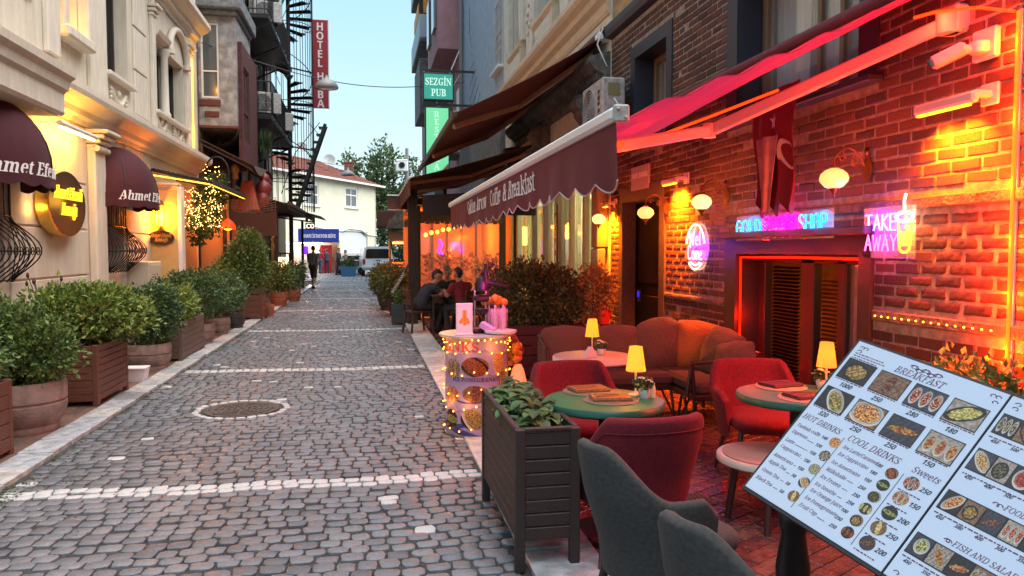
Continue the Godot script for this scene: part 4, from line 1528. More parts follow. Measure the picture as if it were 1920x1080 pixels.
	foliage("ivy", fv, [[V(-0.06, 2.65, 0), V(0.30, 0.5, 0.22)], [V(-0.25, 2.1, 0.1), V(0.22, 0.42, 0.2)], [V(0.02, 2.2, 0), V(0.2, 0.35, 0.2)], [V(0.1, 2.9, 0), V(0.28, 0.4, 0.2)]], 3200, leaf_mesh(0.06, 0.022), [L(0.045, 0.075, 0.02).srgb_to_linear(), L(0.07, 0.09, 0.02).srgb_to_linear()], mat("leaf_vc"), 0.06, 0.2)
	var fx := []
	for k in 420:
		var x := -0.48 + 0.72 * R.randf()
		var top := 3.45 if x > -0.1 else 2.95
		fx.append(Transform3D(Basis.IDENTITY, V(x, top - (1.35 if x > -0.1 else 0.9) * pow(R.randf(), 0.8), 0.16 + 0.14 * R.randfn())))
	var fb := M.new()
	fb.ell(Vector3.ZERO, V(0.0062, 0.0062, 0.0062), 6, 4)
	many("fairy_lights", fb.mesh(), glow("fairy", Color(1.0, 0.80, 0.45), 5.0), fx, null, fv)
	for q in [V(0.1, 3.0, 0.5), V(-0.2, 2.5, 0.5), V(0.15, 2.2, 0.5)]: lamp(fv, q, Color(1.0, 0.7, 0.3), 0.06, 0.15)
	var dw := thing("restaurant_doorway", "orange glowing restaurant doorway behind the ivy", "doorway", V(-3.9, 0, -18.2))
	m = M.new()
	m.box(V(0.1, 1.5, -1.1), V(0.95, 3.0, 0.12))
	m.box(V(-0.1, 1.5, 0.2), V(0.04, 3.0, 1.6))
	put("wall", m, mat("ochre_wall", L(0.5, 0.28, 0.12), 0.8), dw)
	m = M.new()
	for x in [-0.1, 0.5]: m.box(V(x, 1.3, -0.95), V(0.08, 2.6, 0.1), 0.01)
	put("door_frame", m, steel, dw)
	lamp(dw, V(0.35, 2.3, -0.4), Color(1.0, 0.62, 0.25), 0.14, 0.1)
	var tf := thing("timber_front", "dark timber restaurant front under the tarp canopy", "shop")
	m = M.new()
	wall_cells(m, 19.4, 23.4, 0.0, 4.2, [[20.0, 21.2, 0.9, 2.4], [21.6, 22.8, 0.9, 2.4]], wl, -4.0, -3.92)
	put("wall", m, mat("dark_timber", L(0.05, 0.026, 0.018), 0.7, {"tex": tex.wood, "tri": V(1, 1, 5)}), tf)
	m = M.new()
	for s in [20.6, 22.2]: m.box(V(-3.98, 1.65, -s), V(0.02, 1.5, 1.2))
	put("lit_window", m, glow("window_amber", Color(1.0, 0.55, 0.18), 0.55), tf)


# ---------------------------------------------------------------- the square at the end of the lane
func hw(s, y, d): return V(-6.2, 0, -54.7) + V(0.492, 0, -0.871) * s + V(0.871, 0, 0.492) * d + V(0, y, 0)

func tree(label: String, at: Vector3, h: float, rad: float, count: int, tones: Array) -> void:
	var t := thing("leafy_tree", label, "tree", at, 0.0, "trees behind the cream house")
	var bark := mat("bark", L(0.10, 0.08, 0.06), 0.95, {"tex": tex.mottle, "tri": 2.0, "ntex": tex.coarse_n})
	var m := M.new()
	m.tube([V(0, -0.2, 0), V(0.1, h * 0.25, 0), V(0.0, h * 0.5, 0.1), V(0.1, h * 0.8, 0)], [0.28, 0.22, 0.16, 0.05], 9)
	var blobs := []
	for k in 9:
		var a := TAU * k / 9.0 + R.randf()
		var y := h * (0.35 + 0.55 * R.randf())
		var e := V(cos(a) * rad * (0.35 + 0.5 * R.randf()), y, sin(a) * rad * 0.6)
		m.tube([V(0.02, y - h * 0.2, 0), e * V(0.6, 1, 0.6) + V(0, -0.2, 0), e], [0.1, 0.06, 0.025], 6)
		blobs.append([e, V(rad * 0.42, rad * 0.36, rad * 0.42) * (0.75 + 0.5 * R.randf())])
	blobs.append([V(0, h * 0.9, 0), V(rad * 0.28, rad * 0.45, rad * 0.3)])
	blobs.append([V(0, h * 0.55, 0), V(rad * 0.6, rad * 0.5, rad * 0.6)])
	put("trunk", m, bark, t)
	foliage("crown", t, blobs, count, leaf_mesh(0.30, 0.09), tones, mat("leaf_vc"), 0.45, 0.35)

func car_body(t: Node, w: float, l: float, h: float, paint: Material, van: bool) -> void:
	var m := M.new()
	var poly := PackedVector2Array()
	var outline := [[0.5, 0.28], [0.5, 0.55], [0.495, 0.60], [0.47, 0.62 if van else 0.60], [0.43, 0.92], [0.40, 0.97], [0.34, 1.0]] if van else [[0.5, 0.25], [0.5, 0.5], [0.49, 0.62], [0.46, 0.66]]
	for q in outline: poly.append(Vector2(q[0] * w, q[1] * h))
	outline.reverse()
	for q in outline: poly.append(Vector2(-q[0] * w, q[1] * h))
	m.prism(poly, func(x, y, d): return V(x, y, d), -l, -0.04)
	if not van:
		m.prism(PackedVector2Array([Vector2(-l * 0.9, h * 0.62), Vector2(-0.35, h * 0.62), Vector2(-l * 0.25, h), Vector2(-l * 0.58, h)]), func(x, y, d): return V(d, y, x), -w * 0.40, w * 0.40)
	put("body", m, paint, t)
	var rubber := mat("tyre_rubber", L(0.02, 0.02, 0.02), 0.9)
	for q in [[-1, -0.75], [1, -0.75], [-1, -l + 0.85], [1, -l + 0.85]]:
		m = M.new()
		m.t = Transform3D(Basis(Vector3.FORWARD, PI / 2), V(q[0] * (w / 2 - 0.1), 0.31, q[1]))
		m.lathe(Vector3.ZERO, [[0.16, -0.1], [0.29, -0.1], [0.31, -0.07], [0.31, 0.07], [0.29, 0.1], [0.16, 0.1]], 20)
		var wh := put("wheel", m, rubber, t)
		m = M.new()
		m.t = Transform3D(Basis(Vector3.FORWARD, PI / 2), V(q[0] * (w / 2 - 0.1), 0.31, q[1]))
		m.lathe(Vector3.ZERO, [[0.0, -0.085], [0.16, -0.09], [0.17, 0.0], [0.16, 0.09], [0.0, 0.085]], 16)
		put("rim", m, mat("alloy", L(0.4, 0.4, 0.4), 0.35, {"metal": 0.9}), wh)

func far_end() -> void:
	var lime := mat("lime_render", L(0.70, 0.70, 0.55), 0.9, {"tex": tex.soft, "tri": 0.2})
	var whitef := mat("white_frame")
	var sky_glass := mat("sky_glass")
	var t := thing("pale_yellow_house", "pale yellow-green house with red tiled roof closing the end of the lane", "house")
	var m := M.new()
	wall_cells(m, -6.0, 14.1, 0.0, 7.3, [[3.4, 5.2, 5.03, 6.66], [9.05, 10.95, 5.15, 6.8], [8.4, 12.6, 0.0, 3.2], [2.6, 7.7, 0.0, 3.0]], hw, -0.3, 0.0)
	wall_cells(m, -8.0, 0.0, 0.0, 7.3, [], func(a, y, d): return hw(14.1 + d, y, a), -0.2, -0.01)
	put("wall", m, lime, t)
	var ax := V(0.492, 0, -0.871)
	var out := V(0.871, 0, 0.492)
	window_unit("window", t, hw(3.4, 5.03, -0.1), ax, out, 1.8, 1.63, whitef, sky_glass, [0.34, 0.66], [0.5], 0.12)
	window_unit("window", t, hw(9.05, 5.15, -0.1), ax, out, 1.9, 1.65, whitef, sky_glass, [0.5], [0.62], 0.13)
	m = M.new()
	m.bar(hw(3.2, 4.97, 0.04), hw(5.4, 4.97, 0.04), 0.2, 0.08, 0.01)
	m.bar(hw(8.85, 5.09, 0.04), hw(11.15, 5.09, 0.04), 0.2, 0.08, 0.01)
	put("sill", m, whitef, t)
	var tile := mat("roof_tiles", L(0.26, 0.09, 0.065), 0.85, {"tex": tex.fine, "tri": 1.2})
	var tile2 := mat("roof_tiles_dark", L(0.20, 0.075, 0.058), 0.85, {"tex": tex.fine, "tri": 1.2})
	for k in 16:
		m = M.new()
		var f0 := k / 16.0
		var f1 := (k + 1.12) / 16.0
		var dd := 0.55
		var y0 := lerpf(7.22, 9.3, f0) + 0.05
		var y1 := lerpf(7.22, 9.3, f1)
		var e0 := 14.6 - 3.4 * f0
		var e1 := 14.6 - 3.4 * f1
		var n := 60
		for q in n:
			var a0 := lerpf(-6.0, e0, q / float(n))
			var a1 := lerpf(-6.0, e0, (q + 0.96) / n)
			var b0 := lerpf(-6.0, e1, q / float(n))
			var b1 := lerpf(-6.0, e1, (q + 0.96) / n)
			var d0 := dd - 4.6 * f0
			var d1 := dd - 4.6 * f1
			var up := 0.03 * R.randf()
			m.quad(hw(a0, y0 + up, d0), hw(a1, y0 + up, d0), hw(b1, y1, d1), hw(b0, y1, d1))
			m.quad(hw(a0, y0 - 0.06, d0), hw(a1, y0 - 0.06, d0), hw(a1, y0 + up, d0), hw(a0, y0 + up, d0))
		put("tile_row", m, tile if k % 3 else tile2, t)
	m = M.new()
	var A = hw(-6, 7.2, 0.55); var B = hw(14.6, 7.2, 0.55); var C = hw(11.2, 9.28, -4.05); var D = hw(-6, 9.28, -4.05)
	var E = hw(14.6, 7.2, -8.6); var F = hw(-6, 7.2, -8.6)
	m.quad(A, B, C, D); m.tri(B, E, C); m.quad(E, F, D, C); m.quad(A, F, E, B)
	put("roof", m, tile2, t)
	m = M.new()
	m.bar(hw(-6, 7.2, 0.6), hw(14.65, 7.2, 0.6), 0.14, 0.14)
	put("gutter", m, whitef, t)
	m = M.new()
	m.box(hw(12.3, 8.3, -1.6), V(0.75, 1.7, 0.75), 0.02)
	m.box(hw(12.3, 9.15, -1.6), V(0.9, 0.12, 0.9), 0.02)
	put("chimney", m, mat("chimney_brick", L(0.24, 0.085, 0.055), 0.9, {"tex": tex.fine, "tri": 2.0}), t)
	for q in [[5.2, 9.2, -1.5, 0.42], [8.6, 8.6, -1.2, 0.5]]:
		var ds := thing("satellite_dish", "pale satellite dish on the red roof, the left one" if q[0] < 6 else "dark satellite dish and box on the red roof near the chimney", "satellite dish", hw(q[0], q[1], q[2]))
		m = M.new()
		m.t = Transform3D(Basis(Vector3.RIGHT, PI / 2 - 0.4), V(0, 0.3, 0))
		m.lathe(Vector3.ZERO, [[0.0, 0.0], [q[3] * 0.5, 0.03], [q[3], 0.14], [q[3], 0.16], [q[3] * 0.5, 0.05], [0.0, 0.02]], 20)
		put("dish", m, mat("dish_grey", L(0.33, 0.34, 0.34) if q[0] < 6 else L(0.1, 0.1, 0.1), 0.5), ds)
		m = M.new()
		m.tube([V(0, -0.9, -0.1), V(0, 0.3, -0.05)], 0.03, 6)
		m.tube([V(0, 0.3, 0), V(0, 0.25, 0.5)], 0.015, 5)
		put("mast", m, mat("pipe_grey"), ds)
	m = M.new()
	var gp := PackedVector2Array([Vector2(8.45, 0.02), Vector2(12.55, 0.02), Vector2(12.55, 2.7), Vector2(11.6, 3.1), Vector2(10.4, 3.18), Vector2(9.2, 3.16), Vector2(8.45, 3.0)])
	m.prism(gp, func(x, y, d): return hw(x, y, d), -0.2, -0.1)
	put("garage_door", m, mat("garage_pale", L(0.52, 0.56, 0.60), 0.6), t)
	m = M.new()
	m.tube([hw(2.4, 2.9, 0.06), hw(4.5, 3.42, 0.06), hw(7.2, 3.2, 0.06), hw(8.4, 3.18, 0.06), hw(9.4, 3.42, 0.06), hw(11.4, 3.35, 0.06), hw(12.7, 2.95, 0.06), hw(14.1, 2.9, 0.06)], 0.05, 6)
	put("dripstone", m, whitef, t)
	var k := thing("station_kiosk", "small lit kiosk with a blue fascia sign against the pale yellow house", "kiosk")
	m = M.new()
	m.box(V(-3.45, 2.68, -55.4), V(2.85, 0.98, 0.3), 0.03)
	var fb := put("fascia", m, mat("sign_blue", L(0.012, 0.03, 0.28), 0.45), k)
	m = M.new()
	var kw := text_width("MHAPI İSTASYON BÜFE", "Droid Sans", 0.36, 700)
	letters(m, "MHAPI İSTASYON BÜFE", "Droid Sans", 0.36, func(p: Vector3): return V(-4.62 + p.x / kw * 2.35, 2.52 + p.y, -55.24 + p.z), 700, 0.01)
	put("lettering", m, mat("white_print"), fb)
	m = M.new()
	m.box(V(-3.6, 1.2, -56.9), V(3.2, 2.4, 0.1))
	m.box(V(-3.6, 2.25, -56.2), V(3.2, 0.06, 1.4))
	m.box(V(-2.1, 1.2, -56.2), V(0.1, 2.4, 1.4))
	put("inner_wall", m, mat("shop_white"), k)
	m = M.new()
	m.box(V(-4.2, 2.16, -55.9), V(1.9, 0.06, 0.3))
	put("lamp_tube", m, glow("kiosk_tube", Color(1.0, 0.85, 0.75), 3.0), k)
	lamp(k, V(-3.9, 1.95, -55.6), Color(1.0, 0.85, 0.8), 1.6, 0.2)
	m = M.new()
	m.box(V(-4.45, 1.62, -55.7), V(0.5, 0.6, 0.08), 0.01)
	put("screen", m, glow("screen_violet", Color(0.25, 0.05, 1.0), 1.2), k)
	m = M.new()
	m.box(V(-4.1, 0.5, -55.9), V(1.4, 1.0, 0.5), 0.02)
	put("counter", m, mat("box_cream"), k)
	for q in [-3.9, -3.55]:
		m = M.new()
		m.box(V(q, 1.5, -56.2), V(0.28, 0.7, 0.06), 0.01)
		put("poster", m, mat("poster_%d" % int(q * -100), L(0.55, 0.6, 0.3) if q < -3.7 else L(0.6, 0.62, 0.5), 0.5, {"tex": tex.mottle, "tri": 3.0}), k)
	var fr := thing("drinks_fridge", "tall red drinks fridge under the blue sign", "fridge", V(-3.0, 0, -55.9))
	m = M.new()
	m.box(V(0, 1.0, 0), V(0.85, 2.0, 0.6), 0.03)
	put("cabinet", m, mat("fridge_red", L(0.42, 0.015, 0.02), 0.35), fr)
	m = M.new()
	m.box(V(-0.06, 0.9, 0.31), V(0.6, 1.4, 0.03), 0.008)
	put("glass_door", m, mat("fridge_glass", L(0.3, 0.02, 0.03), 0.15), fr)
	var paint := mat("van_white", L(0.72, 0.74, 0.76), 0.3, {"coat": 0.5})
	var v := thing("parked_van", "white van seen from behind, parked where the lane meets the square", "van", V(0.62, 0, -47.2), 0.06)
	car_body(v, 1.94, 4.5, 1.86, paint, true)
	var blk := mat("car_glass", L(0.012, 0.016, 0.018), 0.06, {"spec": 0.8})
	m = M.new()
	m.prism(PackedVector2Array([Vector2(-0.78, 1.12), Vector2(0.78, 1.12), Vector2(0.70, 1.66), Vector2(0.60, 1.71), Vector2(-0.60, 1.71), Vector2(-0.70, 1.66)]), func(x, y, d): return V(x, y, d - 0.0), -0.05, -0.02)
	put("rear_window", m, blk, v)
	for s in [-1, 1]:
		m = M.new()
		m.box(V(s * 0.86, 0.92, -0.02), V(0.16, 0.34, 0.05), 0.015)
		put("tail_light", m, mat("tail_red", L(0.35, 0.015, 0.01), 0.25), v)
		m = M.new()
		m.prism(PackedVector2Array([Vector2(-3.9, 1.14), Vector2(-0.4, 1.14), Vector2(-0.55, 1.66), Vector2(-3.3, 1.66)]), func(x, y, d): return V(s * (0.905 - 0.1 * (y - 1.14) / 0.5) + d, y, x), -0.006, 0.006)
		put("side_window", m, blk, v)
		m = M.new()
		m.ell(V(s * 1.08, 1.2, -3.7), V(0.1, 0.13, 0.07), 10, 6)
		put("mirror", m, mat("black_plastic", L(0.02, 0.02, 0.02), 0.5), v)
	m = M.new()
	m.box(V(0, 0.5, -0.0), V(1.9, 0.22, 0.14), 0.04)
	put("bumper", m, mat("bumper_grey", L(0.28, 0.29, 0.3), 0.5), v)
	m = M.new()
	m.box(V(0, 0.86, -0.03), V(0.5, 0.11, 0.02), 0.004)
	put("number_plate", m, mat("white_frame"), v)
	m = M.new()
	m.box(V(0, 1.0, -0.02), V(0.3, 0.05, 0.04), 0.01)
	m.bar(V(-0.1, 1.12, -0.01), V(0.45, 1.34, -0.03), 0.015, 0.015)
	put("handle_and_wiper", m, mat("black_plastic"), v)
	var dc := thing("parked_car", "dark car parked beside the white van, half hidden by a blue planter", "car", V(-1.05, 0, -51.0), 0.1)
	car_body(dc, 1.7, 4.1, 1.42, mat("car_black", L(0.02, 0.022, 0.025), 0.2, {"coat": 1.0}), false)
	m = M.new()
	m.box(V(0, 1.12, -0.42), V(1.2, 0.3, 0.03), 0.01)
	put("rear_window", m, blk, dc)
	for s in [-1, 1]:
		m = M.new()
		m.box(V(s * 0.7, 0.75, -0.02), V(0.22, 0.14, 0.06), 0.01)
		put("tail_light", m, mat("tail_red"), dc)
	m = M.new()
	m.box(V(0, 0.45, 0.0), V(1.66, 0.2, 0.12), 0.03)
	put("bumper", m, mat("bumper_grey"), dc)
	var bp := thing("blue_planter", "square blue planter with a small shrub in front of the parked car", "planter", V(-1.18, 0, -47.6))
	m = M.new()
	m.prism(PackedVector2Array([Vector2(-0.42, 0), Vector2(0.42, 0), Vector2(0.5, 0.62), Vector2(-0.5, 0.62)]), func(x, y, d): return V(x, y, d), -0.45, 0.45)
	put("box", m, mat("planter_blue", L(0.03, 0.12, 0.24), 0.6), bp)
	foliage("shrub", bp, [[V(0.05, 0.8, 0), V(0.45, 0.28, 0.4)], [V(-0.2, 0.75, 0.1), V(0.28, 0.2, 0.3)]], 500, leaf_mesh(0.12, 0.04), [Color(0.10, 0.13, 0.03), Color(0.06, 0.09, 0.025)], mat("leaf_vc"), 0.1)
	var pl := thing("camera_pole", "grey pole with a pale box camera in front of the trees", "pole", V(2.85, 0, -55))
	m = M.new()
	m.tube([V(0, 0, 0), V(0, 9.0, 0)], 0.12, 8)
	put("pole", m, mat("pipe_grey"), pl)
	m = M.new()
	m.box(V(-0.38, 7.75, 0.1), V(0.85, 0.85, 0.5), 0.05)
	put("box", m, mat("white_metal"), pl)
	m = M.new()
	m.t = Transform3D(Basis(Vector3.RIGHT, PI / 2), V(-0.38, 7.75, 0.36))
	m.lathe(Vector3.ZERO, [[0.22, 0.0], [0.22, 0.06], [0.0, 0.06]], 16)
	put("lens", m, mat("dark_glass"), pl)
	var tn := [Color(0.055, 0.095, 0.022), Color(0.075, 0.12, 0.03), Color(0.04, 0.075, 0.02)]
	tree("tall leafy tree with a pointed top behind the chimney of the pale house", V(1.4, 0, -78), 12.6, 4.0, 5200, tn)
	tree("leafy tree left of the tallest one, behind the red roof", V(-1.8, 0, -80), 11.6, 3.0, 3600, tn)
	tree("leafy tree right of the tallest one, behind the camera pole", V(4.6, 0, -77), 10.6, 3.4, 4200, tn)
	tree("leafy tree farthest right, beside the brown awnings", V(7.6, 0, -76), 11.0, 3.6, 3000, tn)
	var hd := thing("green_hedge", "dark green hedge behind the white van", "hedge", V(2.4, 0, -68))
	foliage("leaves", hd, [[V(0, 2.2, 0), V(1.7, 2.8, 0.8)], [V(1.8, 2.4, 0.5), V(1.4, 3.0, 0.8)], [V(0.6, 4.6, 0), V(1.6, 1.4, 0.8)]], 4200, leaf_mesh(0.26, 0.09), [Color(0.03, 0.06, 0.02), Color(0.045, 0.08, 0.025)], mat("leaf_vc"), 0.3, 0.3)
	m = M.new()
	for q in 8: m.tube([V(-1.2 + 0.5 * q, 0, 0), V(-1.2 + 0.5 * q + 0.2 * R.randfn(), 4.0, 0)], 0.05, 5)
	put("stems", m, mat("bark"), hd)


# ---------------------------------------------------------------- right side, beyond the brick wall
func wr(a, y, d): return V(d, y, -a)

func right_far() -> void:
	var blue := mat("pale_blue_render", L(0.36, 0.45, 0.56), 0.9, {"tex": tex.soft, "tri": 0.4})
	var pink := mat("dusty_pink_render", L(0.42, 0.22, 0.24), 0.9, {"tex": tex.soft, "tri": 0.4})
	var slate := mat("slate_render", L(0.17, 0.165, 0.175), 0.9, {"tex": tex.mottle, "tri": 0.4})
	var whitef := mat("white_frame")
	var sky_glass := mat("sky_glass")
	var iron := mat("black_iron")
	var t := thing("pale_blue_house", "pale blue rendered house behind the cream facade", "building")
	var m := M.new()
	wall_cells(m, 18.7, 27.2, 0.0, 14.0, [[18.85, 19.95, 6.3, 8.1], [20.2, 21.4, 9.8, 11.6]], wr, 3.7, 3.4)
	put("wall", m, blue, t)
	window_unit("window", t, V(3.5, 6.3, -18.85), Vector3.FORWARD, Vector3.LEFT, 1.1, 1.8, whitef, mat("dark_glass"), [0.5], [0.6])
	m = M.new()
	for k in 6: m.tube([V(3.37, 6.25, -18.9 - 0.2 * k), V(3.37, 8.1, -18.9 - 0.2 * k)], 0.014, 5)
	for k in 5: m.tube([V(3.37, 6.4 + 0.4 * k, -18.85), V(3.37, 6.4 + 0.4 * k, -19.95)], 0.014, 5)
	for k in 5:
		var p := []
		for e in 13: p.append(V(3.365, 6.9 + 0.16 * sin(TAU * e / 12), -19.0 - 0.2 * k + 0.09 * cos(TAU * e / 12)))
		m.tube(p, 0.008, 4)
	put("window_bars", m, mat("bar_white", L(0.5, 0.5, 0.5), 0.6), t)
	m = M.new()
	m.box(V(3.33, 6.26, -19.4), V(0.16, 0.07, 1.3), 0.01)
	put("sill", m, whitef, t)
	m = M.new()
	m.box(V(3.34, 4.4, -22.5), V(0.14, 2.2, 8.0), 0.02)
	put("dark_base", m, slate, t)
	m = M.new()
	m.tube([V(3.3, 3.0, -26.6), V(3.3, 13.5, -26.6)], 0.07, 8)
	for k in 10: m.tube([V(3.33, 6.0 + 0.3 * k, -22 - 0.3 * k), V(3.32, 5.0 + 0.5 * k, -24.5)], 0.008, 4)
	put("drainpipe", m, mat("pipe_grey"), t)
	var p := thing("dusty_pink_house", "dusty pink house whose upper floor overhangs the lane", "building")
	m = M.new()
	wall_cells(m, 27.2, 33.0, 0.0, 15.0, [[27.7, 28.5, 5.2, 7.6]], wr, 3.8, 3.42)
	put("wall", m, pink, p)
	m = M.new()
	m.box(V(3.0, 11.6, -29.6), V(0.9, 5.4, 4.4), 0.02)
	put("overhang", m, pink, p)
	for k in 2:
		m = M.new()
		m.box(V(2.5, 10.6, -28.3 - 2.2 * k), V(0.12, 1.7, 1.0), 0.01)
		put("window", m, sky_glass, p)
	m = M.new()
	m.box(V(3.38, 6.4, -28.1), V(0.06, 2.4, 0.8))
	put("balcony_door", m, mat("white_frame"), p)
	m = M.new()
	m.box(V(3.1, 5.15, -28.2), V(0.7, 0.1, 2.0), 0.01)
	var bal := put("balcony", m, slate, p)
	m = M.new()
	for k in 12: m.tube([V(2.78, 5.2, -27.25 - 0.17 * k), V(2.78 , 6.2, -27.25 - 0.17 * k)], 0.014, 4)
	for k in 4: m.tube([V(2.78 + 0.15 * k, 5.2, -27.22), V(2.78 + 0.15 * k, 6.2, -27.22)], 0.014, 4)
	for h in [0.05, 0.5, 1.0]: m.tube([V(3.4, 5.2 + h, -27.22), V(2.78, 5.2 + h, -27.22), V(2.78, 5.2 + h, -29.2)], 0.016, 5)
	for k in 5:
		var q := []
		for e in 11: q.append(V(2.77, 5.65 + 0.2 * sin(TAU * e / 10), -27.45 - 0.36 * k + 0.13 * cos(TAU * e / 10)))
		m.tube(q, 0.01, 4)
	put("railing", m, iron, bal)
	m = M.new()
	m.tube([V(2.8, 7.6, -27.3), V(3.4, 9.0, -27.3)], 0.03, 5)
	m.tube([V(2.85, 7.1, -27.6), V(3.4, 8.1, -27.6)], 0.02, 5)
	put("awning_arm", m, whitef, p)
	var s := thing("slate_apartment_block", "grey apartment block with orange balcony panels farthest down the right side", "building")
	m = M.new()
	wall_cells(m, 33.0, 46.0, 0.0, 18.0, [[34.5, 36.0, 8.3, 10.2]], wr, 3.9, 3.3)
	m.box(V(3.35, 9, -33.05), V(0.9, 18, 0.1))
	put("wall", m, slate, s)
	for k in 4:
		m = M.new()
		m.box(V(2.85, 11.0 + 3.1 * k - 0.0, -37.0), V(1.0, 0.16, 6.2), 0.02)
		var b := put("balcony", m, slate, s)
		m = M.new()
		m.box(V(2.38, 11.0 + 3.1 * k + 0.6, -37.0), V(0.06, 1.0, 6.2), 0.01)
		m.box(V(2.85, 11.0 + 3.1 * k + 0.6, -33.9), V(1.0, 1.0, 0.06), 0.01)
		put("parapet", m, mat("pale_panel", L(0.35, 0.42, 0.48), 0.7), b)
		m = M.new()
		m.box(V(2.9, 11.0 + 3.1 * k + 1.45, -33.87), V(0.75, 0.6, 0.05), 0.01)
		m.box(V(2.36, 11.0 + 3.1 * k + 1.45, -36.0), V(0.05, 0.6, 3.0), 0.01)
		put("orange_panel", m, mat("orange_panel", L(0.55, 0.22, 0.02), 0.6), b)
	m = M.new()
	m.box(V(2.75, 8.8, -35.0), V(0.9, 2.4, 3.6), 0.02)
	var ob := put("closed_balcony", m, slate, s)
	window_unit("window", ob, V(2.45, 8.2, -33.18), Vector3.RIGHT, Vector3.BACK, 0.62, 1.3, whitef, sky_glass, [], [0.55], 0.07)
	var ac := ac_unit("small air conditioner beside the white window above the pub sign", V(3.15, 7.4, -30.8), 0.0)
	ac.scale = Vector3.ONE * 0.8
	var g1 := thing("pub_sign", "green lit box sign with pale two-line lettering, upper of two", "sign", V(2.24, 6.78, -24.0))
	m = M.new()
	m.box(Vector3.ZERO, V(0.98, 0.88, 0.2), 0.01)
	put("box", m, mat("dark_frame"), g1)
	m = M.new()
	m.box(V(0, 0, 0.1), V(0.9, 0.78, 0.02))
	put("lit_panel", m, mat("green_lit", L(0.03, 0.22, 0.19), 0.5, {"emit": Color("#3fb59c"), "power": 0.2}), g1)
	m = M.new()
	for q in [["SEZGİN", 0.04, 0.82], ["PUB", -0.3, 0.46]]:
		var w := text_width(q[0], "Droid Serif", 0.30, 700)
		letters(m, q[0], "Droid Serif", 0.30, func(v: Vector3): return V((v.x / w - 0.5) * q[2], q[1] + v.y, 0.112 + v.z), 700, 0.006)
	put("lettering", m, glow("pale_green_text", Color("#bfe8d4"), 0.28), g1)
	m = M.new()
	for y in [0.52, -0.55]: m.bar(V(-0.5, y, 0), V(1.2, y, 0), 0.05, 0.07)
	put("bracket", m, mat("dark_frame"), g1)
	var g2 := thing("restaurant_sign", "tall green lit box sign with vertical pale letters, lower of two", "sign", V(2.2, 4.9, -24.0))
	m = M.new()
	m.box(Vector3.ZERO, V(0.78, 2.5, 0.2), 0.01)
	put("box", m, mat("dark_frame"), g2)
	m = M.new()
	m.box(V(0, 0, 0.1), V(0.7, 2.42, 0.02))
	put("lit_panel", m, mat("green_lit2", L(0.18, 0.55, 0.30), 0.5, {"emit": Color("#6fe0a0"), "power": 0.26}), g2)
	m = M.new()
	var yl := 0.92
	for ch in "RESTAURANT":
		var w := text_width(ch, "Droid Serif", 0.24, 700)
		letters(m, ch, "Droid Serif", 0.24, func(v: Vector3): return V(v.x - w / 2 - 0.02, yl + v.y, 0.112 + v.z), 700, 0.006)
		yl -= 0.235
	put("lettering", m, glow("pale_green_text", Color.WHITE, 0.5), g2)

